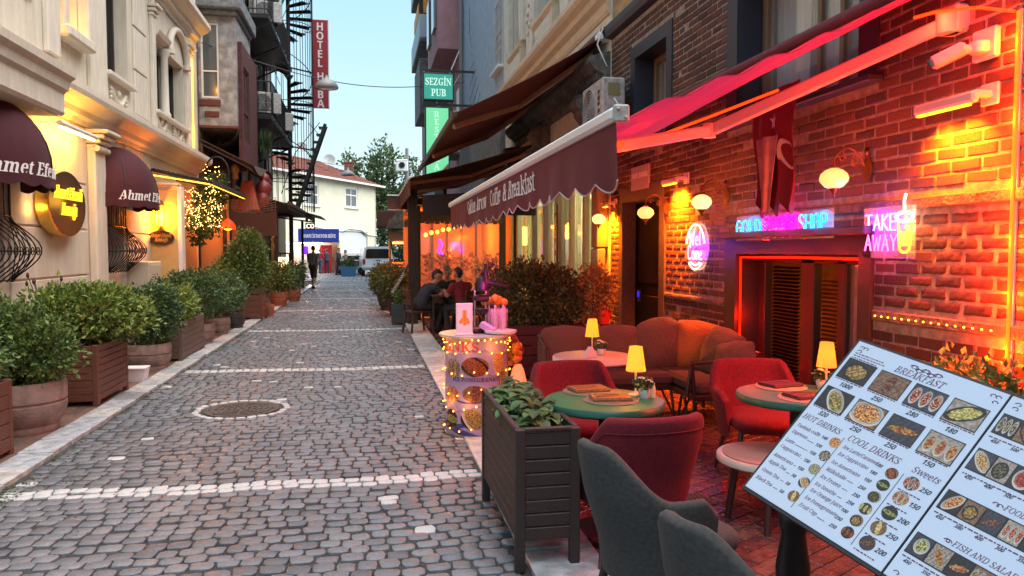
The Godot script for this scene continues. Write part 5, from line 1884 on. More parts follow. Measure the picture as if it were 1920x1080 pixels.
# ---------------------------------------------------------------- the ornate cream facade with the brown awnings and the dining enclosure
func right_cream() -> void:
	var cr := mat("warm_stone", L(0.58, 0.50, 0.38), 0.85, {"tex": tex.soft, "tri": 0.6, "ntex": tex.fine_n, "ns": 0.25})
	var cr2 := mat("pale_stone", L(0.64, 0.61, 0.54), 0.85, {"tex": tex.soft, "tri": 0.6})
	var dirty := mat("dirty_stone", L(0.17, 0.155, 0.14), 0.9, {"tex": tex.stain, "tri": 1.4, "ntex": tex.coarse_n})
	var t := thing("ornate_cream_building", "ornate cream stone building with carved panels above the brown awning", "building")
	var m := M.new()
	var holes := [[10.5, 11.9, 6.1, 9.0], [13.3, 14.7, 6.1, 9.0], [16.1, 17.4, 6.1, 9.0], [10.6, 16.9, 0.0, 2.75]]
	wall_cells(m, 10.25, 18.7, 0.0, 12.0, holes, wr, 3.8, 3.4)
	m.box(V(3.6, 6, -18.65), V(0.42, 12, 0.1))
	put("wall", m, cr2, t)
	m = M.new()
	cornice(m, 3.4, -1.0, [[0.02, 4.95], [0.05, 5.0], [0.06, 5.12], [0.14, 5.18], [0.16, 5.26], [0.24, 5.32], [0.28, 5.38], [0.28, 5.46], [0.02, 5.52]], -10.26, -18.7)
	put("cornice", m, cr, t)
	m = M.new()
	cornice(m, 3.4, -1.0, [[0.02, 3.95], [0.08, 4.0], [0.1, 4.1], [0.22, 4.16], [0.3, 4.26], [0.3, 4.34], [0.02, 4.42]], -10.26, -16.9)
	var dc := put("stained_cornice", m, dirty, t)
	for k in 44:
		m = M.new()
		m.box(V(3.27, 4.09, -10.4 - 0.145 * k), V(0.09, 0.09, 0.07), 0.006)
		put("dentil", m, dirty, dc)
	for s in [10.75, 13.8, 16.6]:
		m = M.new()
		var pr := PackedVector2Array([Vector2(0, 3.2), Vector2(0.08, 3.22), Vector2(0.14, 3.4), Vector2(0.3, 3.62), Vector2(0.34, 3.9), Vector2(0, 3.95)])
		m.prism(pr, func(x, y, d): return V(3.4 - x, y, -d), s, s + 0.34)
		m.tube([V(3.12, 3.78, -s + 0.02), V(3.12, 3.78, -s - 0.36)], 0.1, 10)
		m.tube([V(3.27, 3.36, -s + 0.02), V(3.27, 3.36, -s - 0.36)], 0.07, 10)
		put("corbel", m, dirty, t)
	for w in [[10.5, 11.9], [13.3, 14.7], [16.1, 17.4]]:
		m = M.new()
		var c: float = (w[0] + w[1]) / 2
		m.box(V(3.36, 5.75, -c), V(0.1, 0.42, w[1] - w[0] + 0.1), 0.02)
		for k in 11: m.lathe(V(3.3, 0, -w[0] - 0.1 - (w[1] - w[0] - 0.2) * k / 10.0), [[0.03, 5.58], [0.045, 5.64], [0.02, 5.72], [0.04, 5.84], [0.03, 5.93]], 8)
		var pd := put("carved_panel", m, cr2, t)
		m = M.new()
		cornice(m, 3.4, -1.0, [[0.02, 5.94], [0.1, 5.97], [0.16, 6.03], [0.16, 6.08], [0.02, 6.12]], -w[0] + 0.12, -w[1] - 0.12)
		m.prism(PackedVector2Array([Vector2(w[0] - 0.15, 5.52), Vector2(w[0] - 0.02, 5.52), Vector2(w[0] - 0.02, 5.96), Vector2(w[0] - 0.15, 5.96)]), func(a, y, d): return V(d, y, -a), 3.26, 3.4)
		put("sill_hood", m, cr, pd)
		m = M.new()
		for a in [w[0] - 0.14, w[1] + 0.14]:
			m.box(V(3.33, 7.6, -a), V(0.14, 3.0, 0.22), 0.02)
			for k in 3: m.tube([V(3.25, 6.2, -a + 0.06 - 0.06 * k), V(3.25, 9.0, -a + 0.06 - 0.06 * k)], 0.018, 6)
		put("window_columns", m, cr2, pd)
		window_unit("window", t, V(3.7, 6.1, -w[0]), Vector3.FORWARD, Vector3.LEFT, w[1] - w[0], 2.9, mat("wood_frame", L(0.18, 0.10, 0.05), 0.6), mat("sky_glass"), [0.5], [0.7])
	for s in [12.6, 15.4]:
		m = M.new()
		m.box(V(3.36, 7.3, -s), V(0.08, 3.5, 0.5), 0.02)
		for k in 5: m.ell(V(3.31, 6.1 + 0.14 * k, -s + 0.12 * sin(k * 2.0)), V(0.03, 0.07, 0.07), 8, 5)
		put("carved_pilaster", m, cr2, t)
	var sh := thing("glazed_shop_front", "glazed shop front with pale curtains between the dining enclosure and the brick wall", "shop")
	var post := mat("beige_post", L(0.34, 0.30, 0.24), 0.7)
	for s in [10.62, 11.3, 12.1, 13.0, 14.0, 15.0, 16.6]:
		m = M.new()
		m.box(V(3.36, 1.35, -s), V(0.1, 2.7, 0.1 if s > 11 else 0.3), 0.01)
		put("post", m, post, sh)
	m = M.new()
	m.box(V(3.36, 2.68, -13.7), V(0.12, 0.14, 6.2), 0.01)
	m.box(V(3.36, 0.3, -13.7), V(0.14, 0.6, 6.2), 0.01)
	put("rail", m, post, sh)
	m = M.new()
	m.box(V(3.38, 1.6, -13.7), V(0.006, 2.1, 6.2))
	put("glass_pane", m, mat("clear_glass"), sh)
	m = M.new()
	for q in [[12.1, 13.9], [14.1, 15.0]]:
		m.grid(func(u, v): return V(3.52 + 0.03 * sin(u * 50.0), lerpf(0.5, 2.6, v), -lerpf(q[0], q[1], u)), 60, 2)
	put("curtain", m, mat("curtain_pale", L(0.42, 0.45, 0.34), 0.9, {"back": Color(0.4, 0.4, 0.35)}), sh)
	m = M.new()
	m.box(V(5.2, 1.4, -13.7), V(0.1, 2.8, 6.4))
	m.box(V(4.4, 2.76, -13.7), V(1.7, 0.08, 6.4))
	m.box(V(4.4, 0.04, -13.7), V(1.7, 0.08, 6.4))
	m.box(V(4.4, 1.4, -16.9), V(1.7, 2.8, 0.08))
	m.box(V(4.4, 1.4, -10.55), V(1.7, 2.8, 0.08))
	put("inner_wall", m, mat("room_green", L(0.50, 0.52, 0.34), 0.85), sh)
	m = M.new()
	m.box(V(4.3, 2.66, -12.6), V(0.3, 0.05, 2.0))
	put("ceiling_light", m, glow("room_lamp", Color(1.0, 0.95, 0.72), 3.0), sh)
	lamp(sh, V(4.2, 2.4, -12.2), Color(1.0, 0.94, 0.7), 1.0, 0.2)
	lamp(sh, V(4.2, 2.4, -15.0), Color(1.0, 0.94, 0.7), 0.8, 0.2)
	m = M.new()
	var yv := 2.28
	for ch in "BİLARDO":
		var w := text_width(ch, "Droid Sans", 0.19, 700)
		letters(m, ch, "Droid Sans", 0.19, func(v: Vector3): return V(3.30 - v.z, yv + v.y, -13.0 + (v.x - w / 2) * 0.9), 700, 0.006)
		yv -= 0.225
	put("vertical_lettering", m, mat("white_print"), sh)
	m = M.new()
	m.box(V(3.31, 1.55, -13.0), V(0.02, 1.75, 0.2), 0.004)
	put("letter_board", m, mat("dark_frame"), sh)
	var cab := thing("grey_cabinet", "flat grey cabinet mounted beside the shop front, left of the hanging lamp", "cabinet", V(3.3, 0, -10.42))
	m = M.new()
	m.box(V(0, 2.15, 0), V(0.16, 1.0, 0.3), 0.01)
	put("upper_box", m, mat("cabinet_grey", L(0.12, 0.115, 0.105), 0.6), cab)
	m = M.new()
	m.box(V(-0.02, 1.15, 0), V(0.12, 0.95, 0.34), 0.01)
	put("lower_door", m, mat("cabinet_glass", L(0.14, 0.15, 0.14), 0.25), cab)
	var fab := mat("brown_cloth", L(0.10, 0.048, 0.04), 0.85, {"ntex": tex.cloth_n, "tri": 3.0, "ns": 0.2, "back": Color(0.45, 0.2, 0.15)})
	var wood := mat("tan_arm", L(0.40, 0.25, 0.15), 0.5)
	var a := thing("brown_awning", "large dark brown folding awning stretched out above the dining enclosure", "awning")
	m = M.new()
	m.shell(func(u, v): return V(lerpf(1.2, 3.36, v), lerpf(3.5, 4.68, v) - 0.05 * sin(PI * v), lerpf(-10.4, -17.6, u)), 12, 10, 0.008)
	put("cloth", m, fab, a)
	m = M.new()
	m.bar(V(1.2, 3.48, -10.35), V(1.2, 3.48, -17.65), 0.08, 0.1, 0.02)
	m.tube([V(3.33, 4.7, -10.3), V(3.33, 4.7, -17.7)], 0.07, 10)
	put("front_bar", m, mat("bar_brown", L(0.05, 0.03, 0.022), 0.5), a)
	for z in [-10.8, -14.3]:
		m = M.new()
		m.bar(V(3.3, 4.5, z), V(2.5, 4.0, z - 1.5), 0.05, 0.09, 0.01)
		m.bar(V(2.5, 4.0, z - 1.5), V(1.25, 3.42, z - 0.2), 0.05, 0.09, 0.01)
		put("arm", m, wood, a)
	m = M.new()
	for k in 6: m.box(V(3.25 + 0.04 * k, 4.62 + 0.05 * (k % 3), -10.32 - 0.03 * k), V(0.1, 0.08, 0.1), 0.01)
	m.tube([V(3.3, 4.75, -10.3), V(3.2, 4.5, -10.25), V(3.35, 4.2, -10.27), V(3.3, 3.9, -10.3)], 0.012, 5)
	put("end_fitting", m, mat("white_metal"), a)
	var b := thing("low_brown_awning", "lower dark brown awning with a white-edged valance facing down the lane", "awning")
	m = M.new()
	m.shell(func(u, v): return V(lerpf(0.80, 3.36, v), lerpf(2.98, 3.75, v) - 0.04 * sin(PI * v), lerpf(-14.4, -21.0, u)), 10, 8, 0.008)
	put("cloth", m, fab, b)
	m = M.new()
	m.shell(func(u, v): return V(lerpf(0.5, 1.55, u), lerpf(2.62, 2.96, v) + 0.015 * sin(u * 20.0) * (1 - v), -19.0), 30, 3, 0.006)
	m.shell(func(u, v): return V(0.8 + 0.015 * sin(u * 60.0), lerpf(2.66, 2.97, v), lerpf(-14.4, -21.0, u)), 80, 3, 0.006)
	put("valance", m, fab, b)
	m = M.new()
	m.bar(V(0.48, 2.98, -18.98), V(1.57, 2.98, -18.98), 0.04, 0.035, 0.008)
	m.bar(V(0.48, 2.62, -18.98), V(1.57, 2.62, -18.98), 0.015, 0.012)
	m.bar(V(0.8, 2.99, -14.4), V(0.8, 2.99, -21), 0.05, 0.05, 0.01)
	put("white_edge", m, mat("white_metal"), b)
	for z in [-14.9, -17.6]:
		m = M.new()
		m.bar(V(3.3, 3.6, z), V(2.2, 3.2, z - 1.1), 0.05, 0.07, 0.01)
		m.bar(V(2.2, 3.2, z - 1.1), V(0.85, 2.94, z - 0.1), 0.05, 0.07, 0.01)
		put("arm", m, wood, b)
	var tl := thing("strip_lamp", "white strip lamp under the big brown awning", "lamp", V(1.55, 3.25, -15.2))
	m = M.new()
	m.bar(V(0, 0, 0.7), V(0, 0, -0.9), 0.05, 0.05, 0.008)
	put("housing", m, mat("white_metal"), tl)
	m = M.new()
	m.shell(func(u, v): return V(lerpf(1.05, 3.3, u), 2.66 + 0.16 * u + 0.1 * v, lerpf(-14.6, -16.6, v)), 8, 6, 0.02)
	m.shell(func(u, v): return V(lerpf(1.05, 3.3, u), lerpf(2.3, 2.66 + 0.16 * u, v), -14.6), 8, 2, 0.01)
	single("black_canopy", m, mat("black_cloth", L(0.018, 0.016, 0.018), 0.8), "black canopy sheet between the low brown awning and the burgundy valance", "canopy")
	var e := thing("dining_enclosure", "orange-lit restaurant enclosure with clear plastic walls behind the seated diners", "restaurant")
	var tim := mat("dark_timber")
	m = M.new()
	for q in [V(1.1, 1.3, -17.0), V(3.05, 1.3, -17.0), V(1.1, 1.3, -22.0)]: m.box(q, V(0.14, 2.6, 0.14), 0.01)
	put("post", m, tim, e)
	m = M.new()
	m.box(V(2.1, 2.36, -17.0), V(2.0, 0.18, 0.12), 0.01)
	m.box(V(1.1, 2.36, -19.5), V(0.12, 0.18, 5.0), 0.01)
	put("beam", m, tim, e)
	m = M.new()
	for k in 17:
		m.box(V(1.22 + 0.11 * k, 2.35 - 0.02 * (k % 2), -16.93), V(0.1, 0.26, 0.02), 0.004)
	put("fringe", m, mat("straw_brown", L(0.12, 0.07, 0.045), 0.9, {"tex": tex.fine, "tri": 8.0}), e)
	m = M.new()
	m.box(V(2.08, 1.3, -17.0), V(1.8, 1.9, 0.006))
	put("clear_sheet", m, mat("clear_glass"), e)
	m = M.new()
	m.box(V(2.2, 1.4, -21.6), V(2.4, 2.8, 0.08))
	m.box(V(3.3, 1.4, -19.4), V(0.08, 2.8, 4.6))
	m.box(V(2.2, 2.62, -19.4), V(2.4, 0.06, 4.6))
	m.box(V(2.2, 0.03, -19.4), V(2.4, 0.06, 4.6))
	put("inner_wall", m, mat("ochre_wall"), e)
	m = M.new()
	m.box(V(2.2, 0.35, -17.05), V(2.0, 0.5, 0.08), 0.01)
	put("low_wall", m, mat("wood_brown"), e)
	for k in 5:
		m = M.new()
		m.box(V(1.4 + 0.42 * k, 1.5, -21.5), V(0.06, 2.3, 0.06))
		put("mullion", m, mat("wood_brown"), e)
	for k in 7:
		m = M.new()
		m.ell(V(1.38 + 0.14 * k, 1.98 + 0.035 * k + 0.02 * (k % 2), -18.2), V(0.045, 0.05, 0.045), 10, 6)
		put("bulb", m, glow("bulb_amber_soft", Color(1.0, 0.55, 0.12), 5.0), e)
	lamp(e, V(1.8, 2.15, -18.4), Color(1.0, 0.48, 0.10), 1.1, 0.25)
	lamp(e, V(2.6, 2.0, -20.0), Color(1.0, 0.50, 0.12), 1.2, 0.25)
	m = M.new()
	m.tube([V(1.9, 1.9, -20.2), V(1.95, 1.75, -20.2), V(1.88, 1.6, -20.2), V(1.97, 1.5, -20.2)], 0.05, 6)
	put("neon_sign", m, glow("neon_violet", Color(0.4, 0.08, 1.0), 2.2), e)
	var fx := []
	var fc := []
	for k in 900:
		fx.append(Transform3D(Basis(V(R.randfn(), R.randfn(), R.randfn()).normalized(), R.randf() * TAU) * Basis.from_scale(Vector3.ONE * (0.6 + 0.8 * R.randf())), V(1.22 + 1.72 * R.randf(), 0.65 + 0.85 * R.randf(), -17.06 - 0.06 * R.randf())))
		fc.append([Color(0.5, 0.07, 0.035), Color(0.55, 0.13, 0.04), Color(0.35, 0.03, 0.03), Color(0.5, 0.3, 0.12)][R.randi() % 4])
	many("blossoms", leaf_mesh(0.09, 0.035), mat("leaf_vc"), fx, fc, e)
	var st := thing("glass_stall", "orange lit glass food stall with a small pitched roof beyond the diners", "stall", V(1.05, 0, -24.5))
	m = M.new()
	for q in [Vector2(-0.35, -0.5), Vector2(0.35, -0.5), Vector2(-0.35, 0.5), Vector2(0.35, 0.5)]: m.box(V(q.x, 1.3, q.y), V(0.05, 2.6, 0.05))
	m.box(V(0, 0.55, 0), V(0.72, 1.1, 1.04), 0.01)
	m.box(V(0, 2.05, 0), V(0.72, 0.3, 1.04), 0.01)
	put("frame", m, mat("stall_wood", L(0.25, 0.12, 0.05), 0.6), st)
	m = M.new()
	m.prism(PackedVector2Array([Vector2(-0.5, 2.3), Vector2(0.5, 2.3), Vector2(0.35, 2.9), Vector2(-0.1, 2.9)]), func(x, y, d): return V(x, y, d), -0.7, 0.7)
	put("roof", m, dirty, st)
	m = M.new()
	m.box(V(0, 1.85, 0), V(0.5, 0.05, 0.8))
	put("lamp_panel", m, glow("stall_lamp", Color(1.0, 0.6, 0.2), 3.0), st)
	lamp(st, V(0, 1.6, 0.3), Color(1.0, 0.6, 0.2), 0.35, 0.1)
	m = M.new()
	for k in 12: m.ell(V(-0.25 + 0.1 * (k % 6), 1.18, -0.2 + 0.4 * (k / 6)), V(0.06, 0.05, 0.08), 8, 5)
	put("food", m, mat("bread", L(0.4, 0.2, 0.07), 0.7), st)
	m = M.new()
	m.box(V(0.0, 2.5, -26.5), V(0.8, 0.55, 0.9), 0.03)
	single("brown_box_awning", m, fab, "small dark brown folded awning beyond the glass stall", "awning").position = V(0.72, 0.2, 0)
	m = M.new()
	m.box(V(0.95, 1.45, -16.2), V(0.2, 2.9, 0.2), 0.015)
	single("corner_post", m, tim, "thick dark timber post at the lane corner of the dining area", "post")
	var acb := ac_unit("white outdoor air conditioner with vertical lettering above the burgundy awning", V(3.13, 3.18, -9.75), -PI / 2, 1.05)
	m = M.new()
	var za := 0.52
	for ch in "AGER":
		letters(m, ch, "Droid Sans", 0.10, func(v: Vector3): return V(0.28 + v.y, za - v.x, 0.165 + v.z), 700, 0.004)
		za -= 0.085
	put("lettering", m, mat("black_plastic"), acb)
	m = M.new()
	m.box(V(0.455, 0.5, 0.0), V(0.012, 0.16, 0.16), 0.003)
	put("rating_plate", m, mat("plate_olive", L(0.2, 0.18, 0.08), 0.5), acb)
	m = M.new()
	m.tube([V(0.46, 0.38, 0.0), V(0.55, 0.25, -0.05), V(0.5, 0.1, -0.14), V(0.46, 0.2, -0.2)], 0.012, 6)
	put("cable", m, mat("white_metal"), acb)


# ---------------------------------------------------------------- the brick cafe
func rough_brick(i: int) -> ArrayMesh:
	var r := FastNoiseLite.new()
	r.seed = 90 + i
	r.frequency = 0.9
	var m := M.new()
	var f := func(u, v):
		var ed: float = minf(minf(u, 1 - u) * 16.0, minf(v, 1 - v) * 8.0)
		var d: float = (r.get_noise_2d(u * 6.0 + i * 9.0, v * 3.0) * 0.55 + r.get_noise_2d(u * 17.0, v * 9.0 + 40.0) * 0.3) + 0.35
		return V(-0.5 * clampf(ed, 0.0, 1.0) * (0.36 + 0.55 * d), v - 0.5, u - 0.5)
	m.grid(f, 9, 5)
	return m.mesh()

func brick_building() -> void:
	var t := thing("brick_cafe", "red brick cafe building with navy window frames, on the right", "building")
	var tones := [L(0.082, 0.027, 0.016), L(0.110, 0.035, 0.018), L(0.058, 0.021, 0.014), L(0.135, 0.048, 0.024), L(0.088, 0.033, 0.023)]
	var bm := []
	for q in tones: bm.append(mat("brick_%d" % bm.size(), q, 0.8, {"tex": tex.fine, "tri": 3.5, "ntex": tex.fine_n, "ns": 0.7, "rtex": tex.rough}))
	var mortar := mat("mortar_pale", L(0.38, 0.31, 0.25), 0.95, {"tex": tex.mottle, "tri": 2.0, "ntex": tex.fine_n})
	var navy := mat("navy_frame", L(0.022, 0.024, 0.038), 0.55)
	var holes := [[8.05, 9.4, 2.88, 4.22], [4.55, 6.72, 2.74, 4.3], [4.55, 6.68, -0.1, 1.72], [8.2, 9.8, -0.1, 2.42]]
	var m := M.new()
	wall_cells(m, -7.0, 10.22, -0.1, 4.56, holes, wr, 3.75, 3.4045)
	var wall := put("wall", m, mortar, t)
	m = M.new()
	m.box(V(3.6, 2.2, -10.2), V(0.36, 4.7, 0.03))
	put("wall_end", m, mortar, t)
	m = M.new()
	m.box(V(3.58, 6.5, -1.6), V(0.34, 3.8, 17.2))
	put("upper_wall", m, mat("ochre_render", L(0.42, 0.30, 0.15), 0.85, {"tex": tex.mottle, "tri": 0.5}), t)
	m = M.new()
	cornice(m, 3.42, -1.0, [[0.02, 4.57], [0.1, 4.59], [0.12, 4.66], [0.12, 4.74], [0.02, 4.78]], 7.0, -10.24)
	put("ledge", m, navy, t)
	var bands := [[1.12, 1.20, 1.5, 4.55], [1.86, 1.94, 1.5, 6.7], [1.07, 1.12, 6.7, 8.2]]
	var bl := []
	var course := 0.0765
	var row := 0
	var y := 0.0
	while y + 0.066 < 4.56:
		var blocked := []
		for h in holes:
			if y + 0.07 > h[2] and y < h[3]: blocked.append([h[0], h[1]])
		for h in bands:
			if y + 0.07 > h[0] and y < h[1]: blocked.append([h[2], h[3]])
		var s := 1.5 - (0.1135 if row % 2 else 0.0)
		while s < 10.2:
			var segs := [[maxf(s, 1.5), minf(s + 0.216, 10.2)]]
			for b in blocked:
				var nx := []
				for g in segs:
					if b[1] <= g[0] or b[0] >= g[1]: nx.append(g)
					else:
						if b[0] - g[0] > 0.03: nx.append([g[0], b[0] - 0.008])
						if g[1] - b[1] > 0.03: nx.append([b[1] + 0.008, g[1]])
				segs = nx
			for g in segs:
				if g[1] - g[0] > 0.03: bl.append([(g[0] + g[1]) / 2, y + 0.0325, g[1] - g[0]])
			s += 0.228
		y += course
		row += 1
	var unit := slab_mesh(0.05, 0.065, 1.0, 0.004)
	var um := []
	for k in 3:
		var mm := M.new()
		var rr := RandomNumberGenerator.new()
		rr.seed = 7 + k
		mm.box(V(0, 0, 0), V(0.05, 0.0635, 0.213), 0.006)
		for e in mm.v.size():
			var p := mm.v[e]
			mm.v[e] = p + V(0.0035 * sin(p.z * 60.0 + k * 2.1) * cos(p.y * 70.0), 0.0022 * sin(p.z * 40.0 + k), 0.002 * sin(p.y * 120.0 + k * 3))
		um.append(mm.mesh())
	var rb := []
	for k in 5: rb.append(rough_brick(k))
	var near := []
	for q in bl:
		var p := V(3.4, q[1], -q[0])
		var hid: bool = q[1] < 1.0 or not in_view(p)
		near.append([p.distance_to(cam.position) + (1000.0 if hid else 0.0), q])
	near.sort_custom(func(a, b): return a[0] < b[0])
	var rest := [[], [], [], [], [], [], [], []]
	var rc := [[], [], [], [], [], [], [], []]
	for i in near.size():
		var q = near[i][1]
		var rough: bool = (q[1] > 1.2 and q[1] < 1.86 and q[0] < 4.25 - 0.25 * sin(q[1] * 9.0)) or (q[1] > 1.12 and q[1] < 1.9 and q[0] > 7.0 and q[0] < 8.2) or (q[1] < 2.2 and q[0] > 9.8)
		if not rough and R.randf() < 0.05: rough = true
		var ti := R.randi() % 5
		var k := R.randi() % 3
		var mesh: Mesh = um[k]
		var xf := Transform3D(Basis(Vector3.RIGHT, 0.012 * R.randfn()) * Basis(Vector3.UP, 0.01 * R.randfn()) * Basis.from_scale(V(1, 1, q[2] / 0.215)), V(3.4235 + 0.0028 * R.randfn(), q[1], -q[0]))
		if rough:
			k = R.randi() % 5
			mesh = rb[k]
			k += 3
			xf = Transform3D(Basis.from_scale(V(0.05, 0.074, q[2] * 1.045)), V(3.412, q[1], -q[0]))
		if i < 300:
			var o := put("brick", mesh, bm[ti], wall)
			o.transform = xf
		else:
			rest[k].append(xf)
			rc[k].append(tones[ti].srgb_to_linear())
	var rm := mat("brick_far", Color.WHITE, 0.8, {"vc": true, "tex": tex.fine, "tri": 3.5, "ntex": tex.fine_n, "ns": 0.7})
	for k in 8:
		if rest[k].size(): many("bricks", um[k] if k < 3 else rb[k - 3], rm, rest[k], rc[k], wall)
	var stone := mat("band_stone", L(0.20, 0.13, 0.11), 0.8, {"tex": tex.stain, "tri": 2.0, "ntex": tex.coarse_n})
	for b in bands:
		m = M.new()
		m.box(V(3.415, (b[0] + b[1]) / 2, -(b[2] + b[3]) / 2), V(0.07, b[1] - b[0] - 0.008, b[3] - b[2] - 0.01), 0.008)
		put("band_course", m, stone, t)
	var wood := mat("wood_frame", L(0.2, 0.1, 0.045), 0.5, {"tex": tex.wood, "tri": V(3, 0.6, 3)})
	var dark := mat("dark_room")
	for w in [[8.05, 9.4, 2.88, 4.22, 0.16], [4.55, 6.72, 2.74, 4.3, 0.2]]:
		m = M.new()
		var fw: float = w[4]
		wall_cells(m, w[0], w[1], w[2], w[3], [[w[0] + fw, w[1] - fw, w[2] + 0.07, w[3] - fw]], wr, 3.74, 3.385)
		var fr := put("window_surround", m, navy, t)
		window_unit("window", fr, V(3.68, w[2] + 0.07, -w[0] - fw), Vector3.FORWARD, Vector3.LEFT, w[1] - w[0] - 2 * fw, w[3] - w[2] - fw - 0.07, wood, mat("clear_glass"), [0.33, 0.5] if fw > 0.18 else [0.5], [], 0.075)
		m = M.new()
		m.box(V(3.36, w[2] + 0.02, -(w[0] + w[1]) / 2), V(0.14, 0.05, w[1] - w[0] + 0.1), 0.01)
		put("sill", m, navy, fr)
		m = M.new()
		for q in [[0.0, 0.3], [0.42, 0.58], [0.7, 1.0]]:
			var a0: float = lerpf(w[0] + fw, w[1] - fw, q[0])
			var a1: float = lerpf(w[0] + fw, w[1] - fw, q[1])
			m.grid(func(u, v): return V(3.80 + 0.03 * sin(u * 34.0 + v), lerpf(w[2], w[3], v), -lerpf(a0, a1, u + 0.04 * sin(v * 3.0))), 40, 3)
		put("curtain", m, mat("curtain_grey", L(0.34, 0.32, 0.32), 0.9), fr)
		m = M.new()
		m.box(V(4.5, (w[2] + w[3]) / 2, -(w[0] + w[1]) / 2), V(0.05, 2.2, w[1] - w[0] + 0.6))
		m.box(V(4.15, w[3] + 0.1, -(w[0] + w[1]) / 2), V(0.7, 0.05, w[1] - w[0] + 0.6))
		m.box(V(4.15, w[2] - 0.1, -(w[0] + w[1]) / 2), V(0.7, 0.05, w[1] - w[0] + 0.6))
		for s in [w[0] - 0.3, w[1] + 0.3]: m.box(V(4.15, (w[2] + w[3]) / 2, -s), V(0.7, 2.2, 0.05))
		put("room", m, dark, fr)
	var tim := mat("frame_timber", L(0.045, 0.024, 0.020), 0.5, {"tex": tex.wood, "tri": V(4, 4, 0.8), "ntex": tex.fine_n, "ns": 0.3})
	m = M.new()
	wall_cells(m, 4.55, 6.68, -0.05, 1.72, [[4.68, 6.46, -0.1, 1.57]], wr, 3.74, 3.372)
	var of := put("opening_frame", m, tim, t)
	m = M.new()
	m.box(V(3.34, 1.74, -5.62), V(0.1, 0.06, 2.2), 0.01)
	put("lintel_cap", m, tim, of)
	m = M.new()
	for s in [4.72, 5.22, 5.68, 6.42]: m.box(V(3.66, 0.78, -s), V(0.08, 1.56, 0.11 if s != 5.68 else 0.19), 0.008)
	m.box(V(3.66, 1.53, -5.57), V(0.08, 0.08, 1.7), 0.008)
	m.box(V(3.66, 0.06, -5.6), V(0.08, 0.14, 1.8), 0.008)
	put("door_frame", m, tim, of)
	var slat := M.new()
	slat.t = Transform3D(Basis(Vector3.BACK, 0.5), Vector3.ZERO)
	slat.box(Vector3.ZERO, V(0.035, 0.004, 0.42))
	var sm := slat.mesh()
	var slat2 := M.new()
	slat2.t = Transform3D(Basis(Vector3.BACK, 0.3), Vector3.ZERO)
	slat2.box(Vector3.ZERO, V(0.03, 0.004, 0.34))
	var sm2 := slat2.mesh()
	for k in 40:
		var o := put("louvre_slat", sm, mat("slat_dark", L(0.005, 0.003, 0.003), 0.8, {"spec": 0.1}), of)
		o.position = V(3.72, 0.16 + 0.033 * k, -6.17)
		if k > 1 and k < 36:
			var o2 := put("blind_slat", sm2, mat("blind_brown", L(0.05, 0.022, 0.012), 0.8, {"spec": 0.2}), of)
			o2.position = V(3.70, 0.16 + 0.034 * k, -5.42)
	m = M.new()
	m.box(V(3.665, 0.80, -4.97), V(0.008, 1.4, 0.42))
	put("glass_pane", m, mat("clear_glass"), of)
	m = M.new()
	m.box(V(5.6, 0.9, -5.6), V(0.06, 2.4, 3.0))
	m.box(V(4.7, 1.98, -5.6), V(1.9, 0.06, 3.0))
	m.box(V(4.7, -0.06, -5.6), V(1.9, 0.06, 3.0))
	for s in [4.2, 7.0]: m.box(V(4.7, 0.9, -s), V(1.9, 2.4, 0.06))
	put("room", m, mat("room_brown", L(0.26, 0.15, 0.09), 0.9, {"tex": tex.mottle, "tri": 1.0}), of)
	lamp(of, V(4.7, 1.7, -4.9), Color(1.0, 0.60, 0.20), 0.2, 0.1)
	lamp(of, V(4.6, 0.9, -6.2), Color(1.0, 0.42, 0.10), 0.12, 0.1)
	m = M.new()
	m.box(V(5.4, 1.12, -6.35), V(0.3, 0.04, 1.2), 0.005)
	m.box(V(5.4, 0.72, -6.35), V(0.3, 0.04, 1.2), 0.005)
	var shf := put("shelf", m, wood, of)
	m = M.new()
	for k in 9: m.lathe(V(5.36, 1.14 - 0.4 * (k % 2), -5.85 - 0.12 * k), [[0.0, 0.0], [0.035, 0.0], [0.04, 0.14], [0.015, 0.2], [0.015, 0.27], [0.0, 0.27]], 10)
	put("bottles", m, mat("bottle_amber", L(0.12, 0.05, 0.01), 0.2), shf)
	m = M.new()
	m.box(V(5.55, 1.30, -6.7), V(0.02, 0.42, 0.34), 0.004)
	put("notice_board", m, mat("paper_cream", L(0.5, 0.45, 0.3), 0.8), of)
	m = M.new()
	wall_cells(m, 8.2, 9.8, -0.05, 2.42, [[8.36, 9.66, -0.1, 2.24]], wr, 3.74, 3.38)
	var df := put("side_door_frame", m, mat("grey_timber", L(0.09, 0.075, 0.07), 0.6, {"tex": tex.wood, "tri": V(3, 0.6, 3)}), t)
	m = M.new()
	m.box(V(3.60, 1.1, -9.01), V(0.06, 2.26, 1.3), 0.008)
	var dl := put("door", m, mat("door_black", L(0.006, 0.005, 0.006), 0.7, {"spec": 0.15}), df)
	m = M.new()
	for q in [[1.62, 0.9], [0.62, 0.8]]: m.box(V(3.565, q[0], -9.01), V(0.02, q[1], 1.0), 0.01)
	put("door_panel", m, mat("door_black2", L(0.008, 0.006, 0.007), 0.6, {"spec": 0.15}), dl)
	m = M.new()
	m.box(V(3.555, 1.0, -9.46), V(0.025, 0.16, 0.1), 0.006)
	put("keypad", m, mat("black_plastic"), dl)
	m = M.new()
	m.box(V(3.541, 1.02, -9.46), V(0.004, 0.07, 0.06))
	put("keypad_screen", m, glow("keypad_blue", Color(0.12, 0.08, 0.9), 0.8), dl)
	var pq := thing("white_plaque", "small pale plaque on the brick above the tall dark side door", "plaque", V(3.385, 2.52, -9.0))
	m = M.new()
	m.box(Vector3.ZERO, V(0.025, 0.3, 0.62), 0.004)
	put("plate", m, mat("plaque_grey", L(0.36, 0.31, 0.30), 0.5), pq)
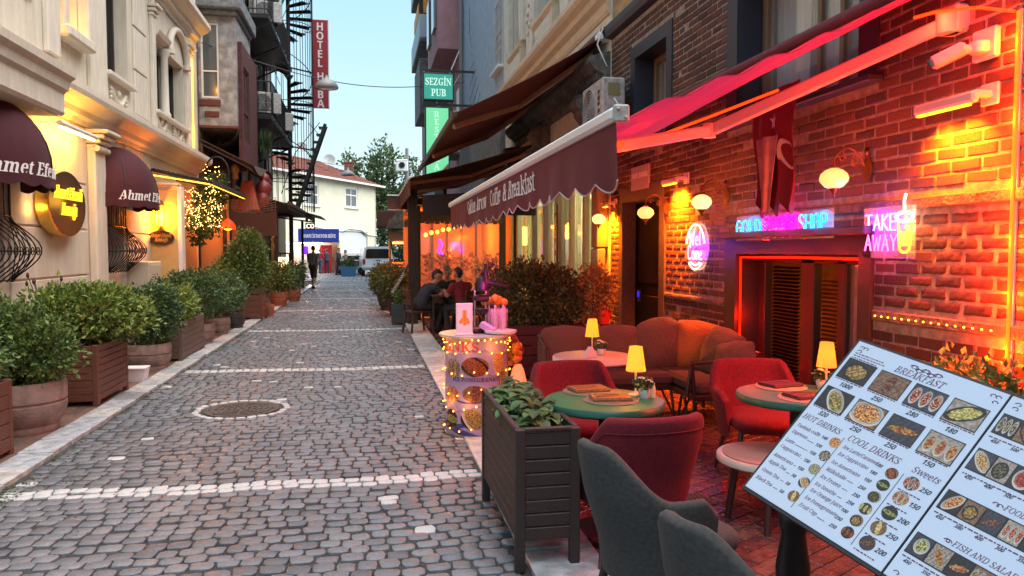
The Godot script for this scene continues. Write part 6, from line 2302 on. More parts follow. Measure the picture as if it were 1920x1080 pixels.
	m = M.new()
	var w2 := text_width("NOEL BAKKAL", "Droid Sans", 0.09)
	letters(m, "NOEL BAKKAL", "Droid Sans", 0.09, func(v: Vector3): return V(-0.013 - v.z, 0.0 + v.y, (v.x / w2 - 0.5) * 0.5), 700, 0.003)
	put("lettering", m, mat("white_print"), pq)

# ---------------------------------------------------------------- the burgundy folding awning
func cafe_awning() -> void:
	var t := thing("burgundy_awning", "long burgundy folding awning with scalloped lettered valance over the cafe terrace", "awning")
	var cloth := mat("awning_red", L(0.30, 0.003, 0.018), 0.8, {"ntex": tex.cloth_n, "tri": 3.0, "ns": 0.15, "back": Color(0.9, 0.5, 0.7)})
	var val := mat("awning_burgundy", L(0.13, 0.016, 0.026), 0.85, {"ntex": tex.cloth_n, "tri": 3.0, "ns": 0.15, "back": Color(0.2, 0.03, 0.04)})
	var white := mat("white_metal")
	var z0 := -3.66
	var z1 := -11.3
	var m := M.new()
	m.shell(func(u, v): return V(lerpf(1.27, 3.36, v), lerpf(2.27, 3.2, v) - (0.03 + 0.19 * minf(1.0, u * 2.0)) * sin(PI * v) - 0.016 * sin(v * 44.0 + 0.6 * sin(u * 9.0)) - 0.02 * sin(u * 26.0) * v * (1.0 - v), lerpf(z0, z1, u)), 40, 44, 0.006)
	put("cloth", m, cloth, t)
	var wave := func(u, v): return (0.012 * sin(u * 70.0) + 0.018 * sin(u * 27.0 + 1.0) + 0.008 * sin(u * 113.0)) * (1.0 - v)
	m = M.new()
	var low := func(u: float):
		var s: float = u * 22.0
		return 1.955 - 0.055 * absf(sin(PI * s)) + 0.02 * sin(u * 7.0)
	m.shell(func(u, v): return V(1.235 + wave.call(u, v), lerpf(low.call(u), 2.25, v), lerpf(z0 + 0.02, z1, u)), 176, 4, 0.004)
	put("valance", m, val, t)
	m = M.new()
	var pp := []
	for k in 177:
		var u := k / 176.0
		pp.append(V(1.232 + wave.call(u, 0.0), low.call(u) + 0.003, lerpf(z0 + 0.02, z1, u)))
	m.tube(pp, 0.005, 5)
	put("piping", m, mat("piping_grey", L(0.5, 0.42, 0.42), 0.7), t)
	m = M.new()
	m.bar(V(1.235, 2.285, z0 + 0.05), V(1.235, 2.285, z1), 0.07, 0.075, 0.018)
	var fb := put("front_bar", m, white, t)
	m = M.new()
	m.box(V(1.25, 2.285, z0 + 0.06), V(0.085, 0.09, 0.03), 0.01)
	for q in [V(1.23, 2.305, z0 + 0.078), V(1.27, 2.265, z0 + 0.078)]: m.ell(q, V(0.01, 0.01, 0.006), 8, 4)
	put("end_cap", m, mat("ac_white"), fb)
	m = M.new()
	m.tube([V(3.34, 3.24, z0 + 0.12), V(3.34, 3.24, z1)], 0.055, 12)
	put("roller", m, val, t)
	var arm := mat("arm_white", L(0.52, 0.45, 0.42), 0.4)
	for q in [[V(3.32, 2.92, -3.85), V(2.42, 2.46, -5.05), V(1.30, 2.17, -4.0)], [V(3.32, 2.92, -10.8), V(2.42, 2.5, -9.6), V(1.3, 2.18, -10.7)]]:
		m = M.new()
		m.bar(q[0], q[1], 0.045, 0.085, 0.012)
		m.bar(q[1] + V(0, 0.0, 0), q[2], 0.04, 0.075, 0.012)
		var ar := put("folding_arm", m, arm, t)
		m = M.new()
		m.lathe(q[1] + V(0, -0.05, 0), [[0.0, 0], [0.045, 0.0], [0.045, 0.1], [0.0, 0.1]], 14)
		put("elbow", m, arm, ar)
		m = M.new()
		m.lathe(q[0] + V(0, -0.06, 0), [[0.0, 0], [0.06, 0.0], [0.065, 0.12], [0.0, 0.12]], 14)
		m.box(q[0] + V(0.05, 0.02, 0), V(0.1, 0.16, 0.14), 0.015)
		put("shoulder", m, arm, ar)
	m = M.new()
	var s := "Golden  Arrow    Coffee  &  Breakfast"
	var w := text_width(s, "Droid Serif", 0.21, 400)
	letters(m, s, "Droid Serif", 0.21, func(v: Vector3):
		var z: float = -9.35 + v.x / w * 3.85
		var u: float = (z - z0 - 0.02) / (z1 - z0 - 0.02)
		return V(1.2285 + wave.call(u, (2.05 + v.y - low.call(u)) / (2.25 - low.call(u))) - v.z, 2.05 + v.y, z), 400, 0.003)
	put("lettering", m, mat("white_print"), t)
	var og := glow("strip_orange", Color(1.0, 0.18, 0.01), 1.5)
	var ls := thing("awning_light_strip", "orange light strip running along the awning arm and wall bracket", "light strip")
	for q in [[V(3.36, 2.86, -3.43), V(3.3, 2.93, -3.6), V(3.24, 2.98, -3.85), V(3.22, 2.99, -4.0)], [V(2.75, 2.69, -4.7), V(2.42, 2.56, -5.1), V(2.1, 2.44, -5.2)], [V(1.4, 2.2, -4.0), V(1.32, 2.16, -4.15)]]:
		m = M.new()
		m.tube(q, 0.009, 6)
		put("tube_light", m, og, ls)
	for q in [[V(3.2, 2.92, -3.8), 0.12], [V(1.9, 2.3, -5.0), 0.07], [V(1.5, 2.15, -4.15), 0.04], [V(2.55, 2.6, -4.15), 0.05], [V(2.0, 2.4, -7.4), 0.02]]: lamp(ls, q[0], Color(1.0, 0.16, 0.06), q[1], 0.08)  # one lamp off the tubes is added to brighten the near cloth from below

# ---------------------------------------------------------------- lamps, neon and other things on the brick wall
func mosaic_lamp(at: Vector3, label: String, bright: float) -> void:
	var t := thing("globe_wall_lamp", label, "wall lamp", at, 0.0, "brass globe wall lamps on the brick")
	var brass := mat("brass_dark")
	var m := M.new()
	m.t = Transform3D(Basis(Vector3.BACK, PI / 2), V(-0.005, 0.02, 0))
	m.lathe(Vector3.ZERO, [[0.0, 0.0], [1.0, 0.0], [0.9, 0.012], [0.6, 0.02], [0.3, 0.03], [0.0, 0.03]], 22, 0, TAU, Vector2(0.085, 0.05))
	m.t = Transform3D.IDENTITY
	m.ell(V(-0.015, 0.13, 0), V(0.015, 0.045, 0.02), 8, 6)
	put("wall_plate", m, brass, t)
	m = M.new()
	var p := []
	for k in 17:
		var f := k / 16.0
		p.append(V(-0.02 - 0.24 * f, 0.03 + 0.10 * sin(PI * f) + 0.06 * f, 0))
	p.append(V(-0.26, 0.02, 0))
	m.tube(p, 0.008, 6)
	var sc := []
	for k in 22:
		var a := k * 0.42
		var r := 0.038 * (1.0 - k / 26.0)
		sc.append(V(-0.1 + r * cos(a), 0.06 + r * sin(a), 0))
	m.tube(sc, 0.006, 5)
	var s2 := []
	for k in 18:
		var a := k * 0.42
		var r := 0.028 * (1.0 - k / 22.0)
		s2.append(V(-0.2 + r * cos(a), 0.085 + r * sin(a), 0))
	m.tube(s2, 0.005, 5)
	put("arm", m, brass, t)
	m = M.new()
	m.lathe(V(-0.26, -0.06, 0), [[0.0, 0.105], [0.03, 0.1], [0.035, 0.085], [0.02, 0.08]], 14)
	m.lathe(V(-0.26, -0.06, 0), [[0.0, -0.13], [0.008, -0.115], [0.012, -0.09], [0.03, -0.07], [0.035, -0.055]], 14)
	put("finial", m, brass, t)
	m = M.new()
	m.lathe(V(-0.26, -0.05, 0), [[0.02, -0.07], [0.06, -0.055], [0.09, -0.02], [0.095, 0.005], [0.085, 0.035], [0.055, 0.06], [0.02, 0.072]], 22)
	put("globe_lamp", m, mat("globe_glass_%d" % int(bright * 10), L(0.8, 0.65, 0.35), 0.3, {"emit": Color(1.0, 0.80, 0.42), "power": bright}), t)
	lamp(t, V(-0.26, -0.05, 0), Color(1.0, 0.38, 0.05), 0.36, 0.08)

func wash_lamp(at: Vector3, l: float, label: String, e: float) -> void:
	var t := thing("wash_lamp", label, "wall lamp", at, 0.0, "bar lamps washing the brick with yellow light")
	var m := M.new()
	m.box(V(-0.13, 0, 0), V(0.05, 0.06, l), 0.012)
	put("bar", m, mat("arm_white"), t)
	m = M.new()
	m.box(V(-0.06, 0.02, l * 0.42), V(0.12, 0.04, 0.05), 0.008)
	m.box(V(-0.01, 0.02, l * 0.42), V(0.02, 0.12, 0.12), 0.006)
	put("bracket", m, mat("arm_white"), t)
	m = M.new()
	m.box(V(-0.125, -0.035, -0.02), V(0.025, 0.012, l * 0.86))
	put("light_strip", m, glow("wash_yellow", Color(1.0, 0.66, 0.10), 2.5), t)
	for z in [-0.3, 0.1]:
		spot(t, V(-0.12, -0.05, z * l), V(0.02, -0.42, z * l), Color(1.0, 0.43, 0.03), e, 58.0, 0.04)

func wall_lights() -> void:
	mosaic_lamp(V(3.39, 2.14, -4.62), "brass wall lamp with glowing oval globe, up and left of the take away neon", 0.42)
	mosaic_lamp(V(3.39, 2.11, -6.68), "brass wall lamp with bright oval globe, above the round welcome neon", 0.9)
	mosaic_lamp(V(3.38, 2.08, -8.12), "brass wall lamp with oval globe, in front of the tall dark side door", 0.45)
	mosaic_lamp(V(3.38, 2.08, -9.88), "brass wall lamp with oval globe, beside the grey cabinet", 0.8)
	wash_lamp(V(3.385, 2.44, -3.78), 0.46, "bar lamp making a bright yellow patch near the right frame edge", 1.9)
	wash_lamp(V(3.385, 2.36, -7.75), 0.40, "bar lamp with yellow patch between the side door and the flags", 5.0)
	wash_lamp(V(3.385, 2.24, -10.02), 0.22, "short bar lamp left of the side door at the end of the brick", 4.5)
	var sc := thing("security_camera", "white security camera on a bracket high on the brick, near the right frame edge", "camera", V(3.39, 2.74, -3.62))
	var wm := mat("arm_white")
	var m := M.new()
	m.box(V(-0.02, 0, 0), V(0.04, 0.17, 0.17), 0.01)
	m.lathe(V(-0.06, -0.02, -0.0), [[0, -0.045], [0.05, -0.03], [0.055, 0.0], [0.05, 0.03], [0, 0.045]], 14)
	put("mount", m, wm, sc)
	m = M.new()
	m.bar(V(-0.07, -0.02, 0), V(-0.14, -0.03, -0.04), 0.05, 0.05, 0.015)
	m.t = Transform3D(Basis.looking_at(V(-0.6, -0.35, -0.5)), V(-0.17, -0.04, -0.06))
	m.box(V(0, 0, -0.03), V(0.075, 0.075, 0.19), 0.018)
	put("body", m, mat("ac_white"), sc)
	m = M.new()
	m.t = Transform3D(Basis.looking_at(V(-0.6, -0.35, -0.5)), V(-0.17, -0.04, -0.06))
	m.box(V(0, 0, -0.128), V(0.06, 0.06, 0.006))
	put("lens", m, mat("dark_glass"), sc)
	var og := glow("strip_orange", Color.RED, 1.0)
	var vs := thing("wall_light_strip", "vertical orange light strip up the brick at the right frame edge", "light strip")
	m = M.new()
	m.tube([V(3.375, 0.85, -3.42), V(3.375, 2.86, -3.42)], 0.010, 6)
	put("tube_light", m, glow("strip_amber", Color(1.0, 0.25, 0.02), 2.2), vs)
	m = M.new()
	m.box(V(3.392, 1.85, -3.42), V(0.012, 2.04, 0.03))
	put("channel", m, mat("arm_white"), vs)
	for y in [1.05, 1.35, 1.65, 1.95, 2.3, 2.7]: lamp(vs, V(3.325, y, -3.43), Color(1.0, 0.23, 0.012), 0.32, 0.03)
	var os := thing("opening_light_strip", "red orange light strip along the top and left jamb of the shop opening", "light strip")
	m = M.new()
	m.tube([V(3.41, 0.1, -6.43), V(3.41, 1.54, -6.43), V(3.41, 1.545, -5.6), V(3.41, 1.54, -4.72)], 0.009, 6)
	put("tube_light", m, glow("strip_red_orange", Color(1.0, 0.075, 0.006), 1.6), os)
	for q in [[V(3.40, 0.5, -6.42), 0.06], [V(3.40, 1.0, -6.38), 0.06], [V(3.33, 1.5, -6.2), 0.04], [V(3.30, 1.5, -5.6), 0.03], [V(3.30, 1.5, -4.95), 0.03]]: lamp(os, q[0], Color(1.0, 0.10, 0.01), q[1], 0.03)
	var acr := mat("clear_acrylic", Color(1, 1, 1), 0.08, {"alpha": 0.1})
	var wl2 := thing("welcome_neon", "round violet and white welcome neon on the orange brick", "neon sign", V(3.375, 1.64, -7.28))
	m = M.new()
	m.t = Transform3D(Basis(Vector3.BACK, PI / 2), Vector3.ZERO)
	m.lathe(Vector3.ZERO, [[0.0, 0.0], [0.27, 0.0], [0.27, 0.006], [0.0, 0.006]], 30)
	put("backing", m, acr, wl2)
	m = M.new()
	var ring := []
	for k in 13:
		var a := lerpf(0.05, 0.95, k / 12.0) * PI
		ring.append(V(-0.03, 0.235 * sin(a), 0.215 * cos(a)))
	m.tube(ring, 0.009, 6)
	ring = []
	for k in 11:
		var a := lerpf(1.25, 1.75, k / 10.0) * PI
		ring.append(V(-0.03, 0.235 * sin(a), 0.215 * cos(a)))
	m.tube(ring, 0.009, 6)
	ring = []
	for k in 9:
		var a := lerpf(1.3, 1.7, k / 8.0) * PI
		ring.append(V(-0.03, -0.03 + 0.16 * sin(a), 0.17 * cos(a)))
	m.tube(ring, 0.007, 6)
	put("ring_tube", m, glow("neon_cream", Color(1.0, 0.78, 0.62), 1.3), wl2)
	m = M.new()
	neon_word(m, "Wel", 0.26, 0.15, V(-0.035, 0.015, -0.13), V(0, 0, 1), Vector3.UP, 0.006)
	neon_word(m, "Come", 0.34, 0.15, V(-0.035, -0.135, -0.17), V(0, 0, 1), Vector3.UP, 0.006)
	put("word_tube", m, glow("neon_lilac", Color(0.80, 0.55, 1.0), 1.3), wl2)
	lamp(wl2, V(-0.06, 0.0, 0.0), Color(0.35, 0.05, 1.0), 0.06, 0.12)
	var sn := thing("shop_name_neon", "cyan and magenta neon shop sign above the low shop opening", "neon sign", V(3.34, 1.80, -5.65))
	m = M.new()
	m.box(V(0.0, 0.0, 0), V(0.006, 0.22, 1.46), 0.003)
	put("backing", m, acr, sn)
	m = M.new()
	neon_word(m, "GOLD", 0.42, 0.12, V(-0.025, -0.05, -0.69), V(0, 0, 1), Vector3.UP, 0.006)
	neon_word(m, "SHOP", 0.36, 0.13, V(-0.025, -0.05, 0.32), V(0, 0, 1), Vector3.UP, 0.006)
	put("cyan_tube", m, glow("neon_cyan", Color(0.05, 0.75, 1.0), 1.3), sn)
	m = M.new()
	for k in 5:
		var p := []
		for e in 25: p.append(V(-0.03, -0.075 + 0.037 * k + 0.012 * sin(e * 1.1 + k), -0.22 + 0.48 * e / 24.0))
		m.tube(p, 0.007, 5)
	put("magenta_tube", m, glow("neon_magenta", Color(1.0, 0.02, 0.75), 1.6), sn)
	lamp(sn, V(-0.07, 0.03, 0.02), Color(1.0, 0.03, 0.7), 0.05, 0.12)
	lamp(sn, V(-0.06, 0.03, 0.5), Color(0.05, 0.6, 1.0), 0.02, 0.1)
	lamp(sn, V(-0.06, 0.03, -0.55), Color(0.05, 0.6, 1.0), 0.02, 0.1)
	var ta := thing("take_away_neon", "blue and pink take away neon with a yellow drink cup", "neon sign", V(3.375, 1.72, -4.38))
	m = M.new()
	m.box(Vector3.ZERO, V(0.006, 0.34, 0.5), 0.003)
	put("backing", m, acr, ta)
	m = M.new()
	neon_word(m, "TAKE", 0.30, 0.105, V(-0.025, 0.015, -0.2), V(0, 0, 1), Vector3.UP, 0.0055)
	put("blue_word_tube", m, glow("neon_blue", Color(0.62, 0.62, 1.0), 1.2), ta)
	m = M.new()
	neon_word(m, "AWAY", 0.31, 0.105, V(-0.025, -0.12, -0.2), V(0, 0, 1), Vector3.UP, 0.0055)
	put("pink_word_tube", m, glow("neon_pink", Color(1.0, 0.42, 0.80), 1.1), ta)
	m = M.new()
	m.tube([V(-0.03, 0.06, 0.13), V(-0.03, -0.11, 0.145), V(-0.03, -0.13, 0.17), V(-0.03, -0.13, 0.21), V(-0.03, -0.11, 0.235), V(-0.03, 0.06, 0.25)], 0.008, 6)
	m.tube([V(-0.035, 0.0, 0.165), V(-0.035, -0.09, 0.175)], 0.016, 6)
	m.tube([V(-0.035, 0.0, 0.205), V(-0.035, -0.09, 0.205)], 0.014, 6)
	put("cup_tube", m, glow("neon_yellow", Color(1.0, 0.72, 0.2), 1.2), ta)
	m = M.new()
	var lid := []
	for k in 15: lid.append(V(-0.035, 0.095 + 0.03 * sin(TAU * k / 14), 0.19 + 0.075 * cos(TAU * k / 14)))
	m.tube(lid, 0.010, 6)
	m.tube([V(-0.035, 0.13, 0.19), V(-0.035, 0.2, 0.185), V(-0.035, 0.24, 0.2)], 0.008, 6)
	put("lid_tube", m, glow("neon_white", Color(1.0, 0.95, 0.9), 1.3), ta)
	lamp(ta, V(-0.06, 0.06, -0.08), Color(0.12, 0.10, 1.0), 0.05, 0.1)
	lamp(ta, V(-0.06, -0.08, -0.08), Color(1.0, 0.05, 0.45), 0.035, 0.1)
	lamp(ta, V(-0.06, 0.0, 0.19), Color(1.0, 0.75, 0.4), 0.02, 0.06)
	var red := mat("flag_red", L(0.15, 0.006, 0.012), 0.75, {"back": Color(0.2, 0.03, 0.03), "ntex": tex.cloth_n, "tri": 4.0, "ns": 0.15})
	var fw := mat("flag_white", L(0.55, 0.5, 0.48), 0.8)
	var f := thing("red_flag", "dark red flag with white star and crescent draped under the awning arm", "flag", V(3.12, 0, -5.36))
	var sh := func(u, v): return V(0.035 * sin(u * 17.0) * (1.2 - v) + 0.02 * sin(v * 7), lerpf(1.98 - 0.12 * absf(sin(u * 9.0)), 2.86, v), lerpf(-0.33, 0.31, u) * (0.88 + 0.14 * v))
	m = M.new()
	m.shell(sh, 40, 10, 0.003)
	put("cloth", m, red, f)
	var on := func(x, y, d): return sh.call(x, y) + V(-0.004 - d, 0, 0)
	m = M.new()
	var star := PackedVector2Array()
	for k in 10: star.append(Vector2(0.5 + (0.1 if k % 2 == 0 else 0.04) * sin(TAU * k / 10), 0.74 + (0.072 if k % 2 == 0 else 0.029) * cos(TAU * k / 10)))
	m.prism(star, on, 0.0, 0.002)
	put("star", m, fw, f)
	m = M.new()
	var mo := PackedVector2Array()
	for k in 17: mo.append(Vector2(0.78 + 0.14 * cos(lerpf(0.7, TAU - 0.7, k / 16.0)), 0.45 + 0.11 * sin(lerpf(0.7, TAU - 0.7, k / 16.0))))
	for k in 15: mo.append(Vector2(0.81 + 0.11 * cos(lerpf(TAU - 0.85, 0.85, k / 14.0)), 0.45 + 0.087 * sin(lerpf(TAU - 0.85, 0.85, k / 14.0))))
	m.prism(mo, on, 0.0, 0.002)
	put("crescent", m, fw, f)
	var pf := thing("pale_banner", "pale pointed cloth banner hanging in front of the dark red flag", "banner", V(3.05, 0, -5.38))
	m = M.new()
	m.shell(func(u, v): return V(0.02 * sin(u * 9.0), lerpf(1.90, 2.48, v), lerpf(-0.15, 0.15, u) * (0.22 + 0.8 * v)), 16, 8, 0.003)
	put("cloth", m, mat("banner_pale", L(0.42, 0.24, 0.22), 0.8, {"tex": tex.mottle, "tri": 1.0}), pf)
	var st := thing("band_light_string", "string of tiny warm lights along the lower stone band behind the menu", "string lights", V(3.37, 1.16, -4.0))
	m = M.new()
	m.tube([V(0, 0, 0.5), V(0, -0.01, -0.5)], 0.003, 4)
	put("wire", m, mat("wire"), st)
	m = M.new()
	for k in 16: m.ell(V(-0.006, 0.0, -0.48 + 0.064 * k), V(0.006, 0.006, 0.006), 6, 4)
	put("bulbs", m, glow("string_amber", Color(1.0, 0.6, 0.15), 5.0), st)


# ---------------------------------------------------------------- terrace furniture
func tub_chair(called: String, label: String, group: String, w: float, d: float, arm_h: float, back_h: float, back_w: float, sq: float, cloth: Material, legm: Material) -> Node3D:
	var t := thing(called, label, "chair", Vector3.ZERO, 0.0, group)
	var path := func(u):
		var a: float = lerpf(-0.52, PI + 0.52, u) if sq < 1.2 else lerpf(-0.26, PI + 0.26, u)
		var c: float = cos(a)
		var s: float = sin(a)
		var x: float = signf(c) * pow(absf(c), 0.62 * sq) * w
		var z: float = -pow(absf(s), 0.72 * sq) * d if s > 0 else pow(absf(s), 0.9) * d * 0.95
		return Vector2(x, z)
	var rim := func(u):
		var k: float = absf(u - 0.5) * 2.0
		var f: float = 1.0 - smoothstep(back_w, back_w + (0.32 if sq < 1.2 else 0.52), k)
		return lerpf(arm_h, back_h, f) - 0.06 * smoothstep(0.86, 1.0, k)
	var th := 0.034 if sq < 1.2 else 0.026
	var sh := func(u, v):
		var p: Vector2 = path.call(u)
		var top: float = rim.call(u)
		var nrm: Vector2 = Vector2(p.x / (w * w), p.y / (d * d)).normalized()
		var y: float
		var off: float
		if v < 0.42:
			y = lerpf(0.31, top - th, v / 0.42)
			off = th
		elif v < 0.58:
			var a: float = (v - 0.42) / 0.16 * PI
			y = top - th + th * sin(a)
			off = th * cos(a)
		else:
			y = lerpf(top - th, 0.40, (v - 0.58) / 0.42)
			off = -th
		var k: float = lerpf(0.80, 1.0, clampf((y - 0.30) / 0.36, 0.0, 1.0))
		var lean: float = -0.09 * clampf((y - 0.45) / 0.4, 0.0, 1.2) * (1.0 - absf(u - 0.5) * 1.6)
		return V(p.x * k + nrm.x * off, y, p.y * k + nrm.y * off + lean)
	var m := M.new()
	m.grid(sh, 64, 26, true)
	for e in [0.0, 1.0]:
		var c: Vector3 = (sh.call(e, 0.2) + sh.call(e, 0.8)) / 2
		for k in 26:
			var a: Vector3 = sh.call(e, k / 26.0)
			var b: Vector3 = sh.call(e, (k + 1) / 26.0)
			if e > 0: m.tri(a, b, c)
			else: m.tri(b, a, c)
	put("backrest", m, cloth, t)
	m = M.new()
	var pw := w * 0.80
	m.grid(func(u, v):
		var a: float = TAU * u
		var e: float = lerpf(-PI / 2, PI / 2, v)
		var cx: float = signf(cos(a)) * pow(absf(cos(a)), 0.5)
		var cz: float = signf(sin(a)) * pow(absf(sin(a)), 0.5)
		var r: float = pow(maxf(cos(e), 0.0), 0.35)
		return V(cx * r * pw, 0.415 + 0.065 * sin(e) + 0.012 * cos(e), -cz * r * (d * 1.02) + 0.05), 36, 12)
	put("seat", m, cloth, t)
	m = M.new()
	var sp := []
	for k in 41:
		var u := lerpf(0.03, 0.97, k / 40.0)
		var q: Vector3 = sh.call(u, 0.40)
		sp.append(q + V(0, -0.02, 0))
	m.tube(sp, 0.0035, 4)
	if sq < 1.2: put("seam", m, cloth, t)
	for q in [Vector2(-1, -1), Vector2(1, -1), Vector2(-1, 1), Vector2(1, 1)]:
		m = M.new()
		m.tube([V(q.x * w * 0.62, 0.40, q.y * d * 0.6 + 0.03), V(q.x * w * 0.86, 0.0, q.y * d * 0.92 + 0.03)], [0.022, 0.013], 8)
		put("leg", m, legm, t)
	return t

func pillow(called: String, label: String, group: String, at: Vector3, s: Vector3, rot: Vector3, m: Material) -> void:
	var q := M.new()
	q.grid(func(u, v):
		var a: float = TAU * u
		var e: float = lerpf(-PI / 2, PI / 2, v)
		var cx: float = signf(cos(a)) * pow(absf(cos(a)), 0.42)
		var cy: float = signf(sin(a)) * pow(absf(sin(a)), 0.42)
		var r: float = pow(maxf(cos(e), 0.0), 0.6)
		var crease: float = 1.0 + 0.03 * r * sin(a * 5.0 + at.x * 9.0)
		return V(cx * r * s.x * crease, cy * r * s.y * crease - 0.03 * absf(cx) * r, s.z * sin(e) * (1.0 - 0.55 * pow(maxf(absf(cx), absf(cy)) * r, 3.0)) + 0.014 * r * sin(cx * r * 7.0 + at.x * 20.0) * cos(cy * r * 5.0 + at.z * 9.0)), 44, 18)
	var o := single(called, q, m, label, "cushion", group)
	o.position = at
	o.rotation = rot

func round_table(label: String, at: Vector3, r: float, h: float, top: Material, edge: Material, legs: bool) -> Node3D:
	var t := thing("round_table", label, "table", at)
	var m := M.new()
	m.lathe(V(0, h, 0), [[0.0, -0.045], [r - 0.012, -0.045], [r, -0.035], [r, -0.008], [r - 0.008, 0.0]], 56)
	put("table_edge", m, edge, t)
	m = M.new()
	m.lathe(V(0, h, 0), [[r - 0.006, 0.0], [r - 0.012, 0.0015], [0.0, 0.0015]], 56)
	put("tabletop", m, top, t)
	if legs:
		for k in 4:
			var a := TAU * (k + 0.35) / 4
			m = M.new()
			m.tube([V(cos(a) * r * 0.62, h - 0.045, sin(a) * r * 0.62), V(cos(a) * r * 0.78, 0, sin(a) * r * 0.78)], [0.026, 0.018], 8)
			put("leg", m, mat("leg_redwood", L(0.07, 0.02, 0.018), 0.4), t)
	else:
		m = M.new()
		m.lathe(Vector3.ZERO, [[0.0, 0.0], [0.21, 0.0], [0.21, 0.012], [0.05, 0.03], [0.032, 0.06], [0.032, h - 0.06], [0.12, h - 0.046], [0.0, h - 0.046]], 24)
		put("pedestal", m, mat("table_iron", L(0.02, 0.02, 0.02), 0.45, {"metal": 0.4}), t)
	return t

func table_lamp(label: String, at: Vector3, h: float) -> void:
	var t := thing("table_lamp", label, "lamp", at, 0.0, "small lit table lamps")
	var m := M.new()
	m.lathe(Vector3.ZERO, [[0.0, 0.0], [0.045, 0.0], [0.045, 0.008], [0.012, 0.018], [0.006, 0.03], [0.006, h * 0.62], [0.0, h * 0.62]], 18)
	put("base", m, mat("lamp_cream", L(0.6, 0.52, 0.35), 0.4), t)
	m = M.new()
	m.grid(func(u, v):
		var a: float = TAU * u
		var r: float = lerpf(0.056, 0.036, v) * (1.0 + 0.05 * sin(a * 26.0))
		return V(r * cos(a), lerpf(h * 0.5, h, v), -r * sin(a)), 104, 2)
	put("lamp_shade", m, mat("shade_cream", L(0.30, 0.22, 0.07), 0.8, {"back": Color(0.9, 0.75, 0.4), "emit": Color(1.0, 0.74, 0.20), "power": 0.22}), t)
	m = M.new()
	m.ell(V(0, h * 0.78, 0), V(0.016, 0.024, 0.016), 8, 6)
	put("bulb", m, glow("bulb_warm", Color(1.0, 0.78, 0.35), 3.0), t)
	lamp(t, V(0, h * 0.78, 0), Color(1.0, 0.74, 0.26), 0.022, 0.012)

